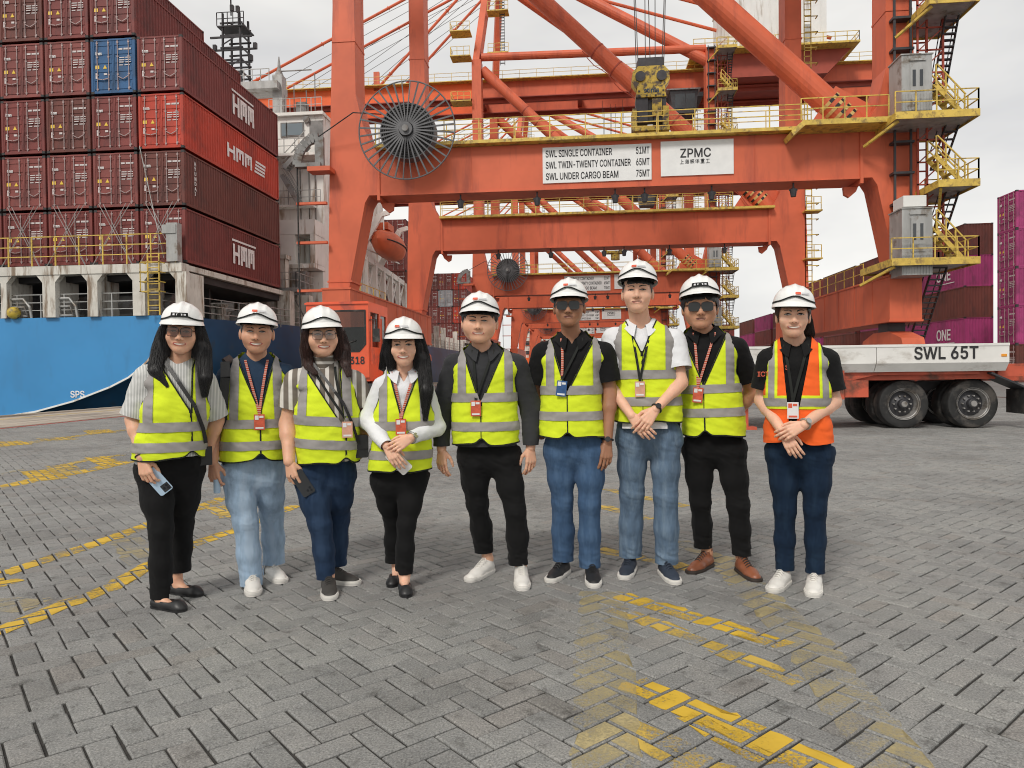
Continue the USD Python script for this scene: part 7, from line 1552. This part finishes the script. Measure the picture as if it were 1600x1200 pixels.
C.append(dict(label='tallest man, in white polo shirt and washed jeans, hands joined in front', skin='fair', seed=7, feet=[(980, 897, -0.18), (1046, 904, 0.25)], top=(996, 408), chin=(996, 490), yaw=-0.03, roll=0.0, pitch=-0.06, lift=0.014, wide=0.98, jaw=0.98, smile=0.3, lip='lip_soft', eye=0.0055, brow=0.0068, fringe=0.026, sideburn=-0.015, logo_at=-0.15, hat_pitch=-0.06, shoe='sneaker', shoe_mat='shoe_navy', shoe_len=0.29,
    sh=[(945, 517), (1066, 518)], el=[(953, 602, -0.04), (1064, 598, -0.06)], wr=[(987, 650, -0.19), (1024, 640, -0.20)], arm=0.98, torso=[(672, 960, 1066, 0.128), (640, 959, 1066, 0.128), (600, 958, 1062, 0.125), (560, 959, 1058, 0.122)],
    hem=658, zip=1003, zip2=1004, vneck=552, vtan=0.44, bands=(585, 626), hip=[(988, 692), (1040, 692)], knee=[(987, 772, -0.01), (1040, 775, -0.02)], trouser_hem=[(984, 877), (1045, 884)], leg=(0.098, 0.084, 0.076), waist=0.19, shirt='white', collar=True, shirt_open=536, shirt_hem=666, sleeve=0.68, sleeve_r=(0.076, 0.082), trousers='washed_denim', hands=[dict(d=(0.62, -0.25, -0.72), n=(-0.1, -1, 0.1), size=1.0, curl=(0.3, 0.32, 0.36, 0.4), thumb=0.4), dict(d=(-0.60, -0.30, -0.74), n=(0.1, -1, 0.1), size=1.02, curl=(0.35, 0.36, 0.4, 0.45), thumb=0.45)], badge=(1000, 607), badge_mat='badge_pale', lanyard='cloth_piping', watch=(None, 'white'), strap_x=0.15, neck=0.060, fold=0.014))
C.append(dict(label='man in sunglasses, black polo and trousers, brown leather shoes, hands behind back', skin='tan', seed=8, feet=[(1093, 890, -0.5), (1169, 900, 0.35)], top=(1093, 431), chin=(1095, 514), yaw=0.05, roll=0.0, wide=1.08, cheek=1.1, jaw=1.05, smile=0.05, lip='lip_dark', shades=True, fringe=0.018, sideburn=-0.03, puffy=0.010, lift=0.012, logo='black', hat_pitch=-0.06, shoe='boot', shoe_mat='shoe_tan', sole='sole_dark', shoe_len=0.285,
    sh=[(1048, 528), (1163, 530)], el=[(1050, 600, 0.10), (1175, 612, 0.12)], wr=[(1085, 655, 0.20), (1140, 660, 0.20)], arm=1.1, torso=[(696, 1066, 1166, 0.135), (660, 1066, 1165, 0.135), (620, 1065, 1160, 0.13), (580, 1060, 1152, 0.128)],
    hem=679, zip=1100, zip2=1102, vneck=600, vtan=0.42, bands=(607, 643), sag=0.03, hip=[(1091, 707), (1142, 707)], knee=[(1094, 786, -0.02), (1153, 790, -0.02)], trouser_hem=[(1095, 862), (1161, 870)], leg=(0.097, 0.073, 0.060), waist=0.195, shirt='black', collar=True, shirt_open=545, sleeve=0.70, sleeve_r=(0.074, 0.078), trousers='black', hands=[None, None], badge=(1091, 616), lanyard='cloth_lanyard_red', badge_roll=0.1, strap_x=0.13, fold=0.014))
C.append(dict(label='woman in open orange safety vest over black polo shirt, dark jeans, white sneakers', skin='fair', seed=9, feet=[(1216, 918, -0.35), (1271, 924, -0.12)], top=(1238, 446), chin=(1240, 527), yaw=0.04, roll=0.02, wide=0.97, jaw=0.94, smile=0.8, teeth=0.0065, lip='lip_soft', hair='dark_brown', hang=False, fringe=0.05, sideburn=-0.05, logo_at=0.15, shoe='sneaker', shoe_mat='shoe_white', shoe_len=0.265,
    sh=[(1187, 548), (1307, 548)], el=[(1190, 625, 0.02), (1303, 628, 0.02)], wr=[(1224, 676, -0.19), (1256, 664, -0.21)], arm=0.98, torso=[(700, 1192, 1305, 0.125), (665, 1194, 1300, 0.122), (625, 1196, 1290, 0.115), (585, 1196, 1290, 0.115)], bust=0.8,
    hem=689, zip=1238, zip2=1240, vneck=655, vtan=0.14, gap=0.02, vest='safety_orange', bands=(627,), bandw=0.045, strap_x=0.135, strap_w=0.032, flare=0.2, hip=[(1224, 715), (1276, 715)], knee=[(1227, 797, -0.01), (1274, 797, -0.02)], trouser_hem=[(1227, 896), (1276, 900)], leg=(0.096, 0.068, 0.056), waist=0.19, shirt='black', collar=True, shirt_open=552, sleeve=0.72, sleeve_r=(0.072, 0.074), trousers='indigo', hands=[dict(d=(0.45, -0.2, -0.80), n=(-0.1, -1, 0.1), size=0.92, curl=(0.35, 0.38, 0.42, 0.46), thumb=0.4), dict(d=(-0.85, -0.28, -0.40), n=(0, -1, 0.2), size=0.92, curl=(0.42, 0.42, 0.44, 0.46), thumb=0.5)], badge=(1238, 639), badge_mat='badge_white', lanyard='cloth_piping', watch=(None, 'silver'),
    long=[([(1258, 490, 0.03), (1264, 520, 0.05), (1262, 545, 0.06)], [0.028, 0.028, 0.014], 0)]))
PEOPLE = [person(o) for o in C]
p9 = PEOPLE[8]; a = Acc()
for txt, (px, py), h, yy in (('S', (1226, 578), 0.028, None), ('ICT', (1184, 588), 0.026, None)):
    v, f = letters(txt, h, None, True, 0.002); c = p9['J']((px, py)); yf = p9['front'](c[0] + 0.01, c[2] + 0.01, 0.006)[0] if txt == 'S' else p9['sj'][0][1] - 0.082
    obj('shirt_lettering', (on_front(v, c[0], yf, c[2]), f), 'badge_orange', p9['t'])
# things in their hands and over their shoulders
def phone(label, p, hand, tilt, mat, face=(0, -1, 0.1), lenses=True, size=(0.074, 0.152), out=0.0, shift=(0, 0, 0)):
    grip, (d, n, t_) = p['grips'][hand]; t = thing('phone', label, 'phone', p['base'] + p['L3'].T @ (grip + np.array(shift)), p['phi'])
    Rp = rot(0, 0, tilt); w, h = size; g = sg.box(-w / 2 + .012, -h / 2 + .012, w / 2 - .012, h / 2 - .012).buffer(0.012)
    m = Acc().prism(g, 'y', -0.004, 0.004).get(); obj('phone_case', (np.asarray(m[0]) @ Rp.T, m[1]), mat, t)
    if lenses:
        m = Acc().prism(sg.box(-w / 2 + .008, h / 2 - .045, -w / 2 + .044, h / 2 - .009).buffer(.003), 'y', -0.0055, -0.004).get(); obj('camera_bump', (np.asarray(m[0]) @ Rp.T, m[1]), mat if mat != 'phone_blue' else 'phone_dark', t)
        a = Acc()
        for x, z in ((-w / 2 + .017, h / 2 - .018), (-w / 2 + .017, h / 2 - .036), (-w / 2 + .035, h / 2 - .027)): a.tube([(x, -0.0055, z), (x, -0.008, z)], 0.0065, 12)
        m = a.get(); obj('camera_lens', (np.asarray(m[0]) @ Rp.T, m[1]), 'phone_lens', t)
phone('pale blue phone with a dark camera held by the leftmost woman', PEOPLE[0], 0, 2.5, 'phone_blue', shift=(0.045, -0.012, -0.055))
phone('dark grey phone held by the woman with brown hair', PEOPLE[2], 0, 2.6, 'phone_dark', shift=(0.045, -0.035, -0.05))
phone('white phone under the joined hands of the woman in the white shirt', PEOPLE[3], 0, -0.75, 'phone_white', shift=(0.025, 0.035, -0.035))
g_ = PEOPLE[1]['grips'][0][0]; t = thing('small_bottle', 'small clear-blue bottle held low by the woman in pale jeans', 'bottle', PEOPLE[1]['base'] + PEOPLE[1]['L3'].T @ (g_ + np.array([0, -0.02, -0.055]))); obj('bottle_body', Acc().tube([(0, 0, -0.05), (0, 0, -0.045), (0, 0, 0.03), (0, 0, 0.04)], [0.016, 0.019, 0.019, 0.010], 14), 'phone_blue', t, 40); obj('bottle_cap', Acc().tube([(0, 0, 0.04), (0, 0, 0.06)], 0.011, 12), 'phone_white', t)
def strap_over(p, pts, off=0.03, w=0.02, th=0.004):
    a = Acc(); q = [p['J'](k) for k in pts]; xs = np.array([k[0] for k in q]); zs = np.array([k[2] for k in q]); n = 5
    X = np.concatenate([np.linspace(xs[i], xs[i + 1], n, endpoint=False) for i in range(len(q) - 1)] + [[xs[-1]]]); Z = np.concatenate([np.linspace(zs[i], zs[i + 1], n, endpoint=False) for i in range(len(q) - 1)] + [[zs[-1]]])
    Y = p['front'](X, Z, off)
    for i in range(len(X) - 1): a.beam((X[i], Y[i], Z[i]), (X[i + 1], Y[i + 1], Z[i + 1]), th, w, up=(1, 0, 0.6))
    return a
p = PEOPLE[0]; t = thing('crossbody_bag', 'black crossbody bag strap and pouch at the hip of the leftmost woman', 'bag', p['base'], p['phi']); obj('bag_strap', strap_over(p, [(256, 562), (275, 588), (290, 610), (305, 632), (318, 668), (322, 690)], 0.03), 'leather_black', t); b = p['J']((321, 712, -0.02)); obj('pouch', trimesh.Trimesh(*map(np.array, Acc().box(b[0] - .05, b[0] + .05, b[1] - .05, b[1] + .03, b[2] - .07, b[2] + .06).get())) if False else Acc().box(b[0] - .035, b[0] + .035, b[1] - .03, b[1] + .03, b[2] - .05, b[2] + .05), 'leather_black', t)
p = PEOPLE[1]; t = thing('backpack', 'black backpack worn by the woman in pale jeans, its strap over her shoulder', 'backpack', p['base'], p['phi']); b = p['J']((395, 630, 0.2))
def bagf(q): return smax(ell(q, (b[0] - 0.02, 0.21, b[2]), (0.165, 0.10, 0.24)), -1.0 * (q[:, 1] - 0.10), 0.02)
obj('backpack_body', tri(net(bagf, (b[0] - .25, 0.05, b[2] - .3), (b[0] + .25, 0.36, b[2] + .3), 0.02)), 'leather_black', t, True)
a = Acc(); q = [p['J'](k) for k in ((362, 560, 0.06), (352, 566, -0.05), (352, 590, -0.125), (349, 630, -0.12), (348, 665, -0.08), (347, 690, 0.06))]
for i in range(len(q) - 1): a.beam(q[i], q[i + 1], 0.05, 0.014, up=(0, 1, 0.2))
obj('backpack_strap', a, 'leather_black', t)
p = PEOPLE[2]; t = thing('shoulder_bag', 'small black leather bag on a long strap beside the woman with brown hair', 'bag', p['base'], p['phi']); obj('bag_strap', strap_over(p, [(488, 566), (500, 580), (516, 600), (537, 628), (551, 660), (560, 690)], 0.032, 0.016), 'leather_black', t)
b = p['J']((564, 697, -0.06)); g = sg.box(-0.028, -0.05, 0.028, 0.05).buffer(0.014); m = Acc().prism(g, 'y', -0.035, 0.035); m.prism(sg.box(-0.03, 0.0, 0.03, 0.055).buffer(0.012), 'y', -0.042, -0.035); m = m.get(); obj('bag_body', (np.asarray(m[0]) + b, m[1]), 'leather_black', t)
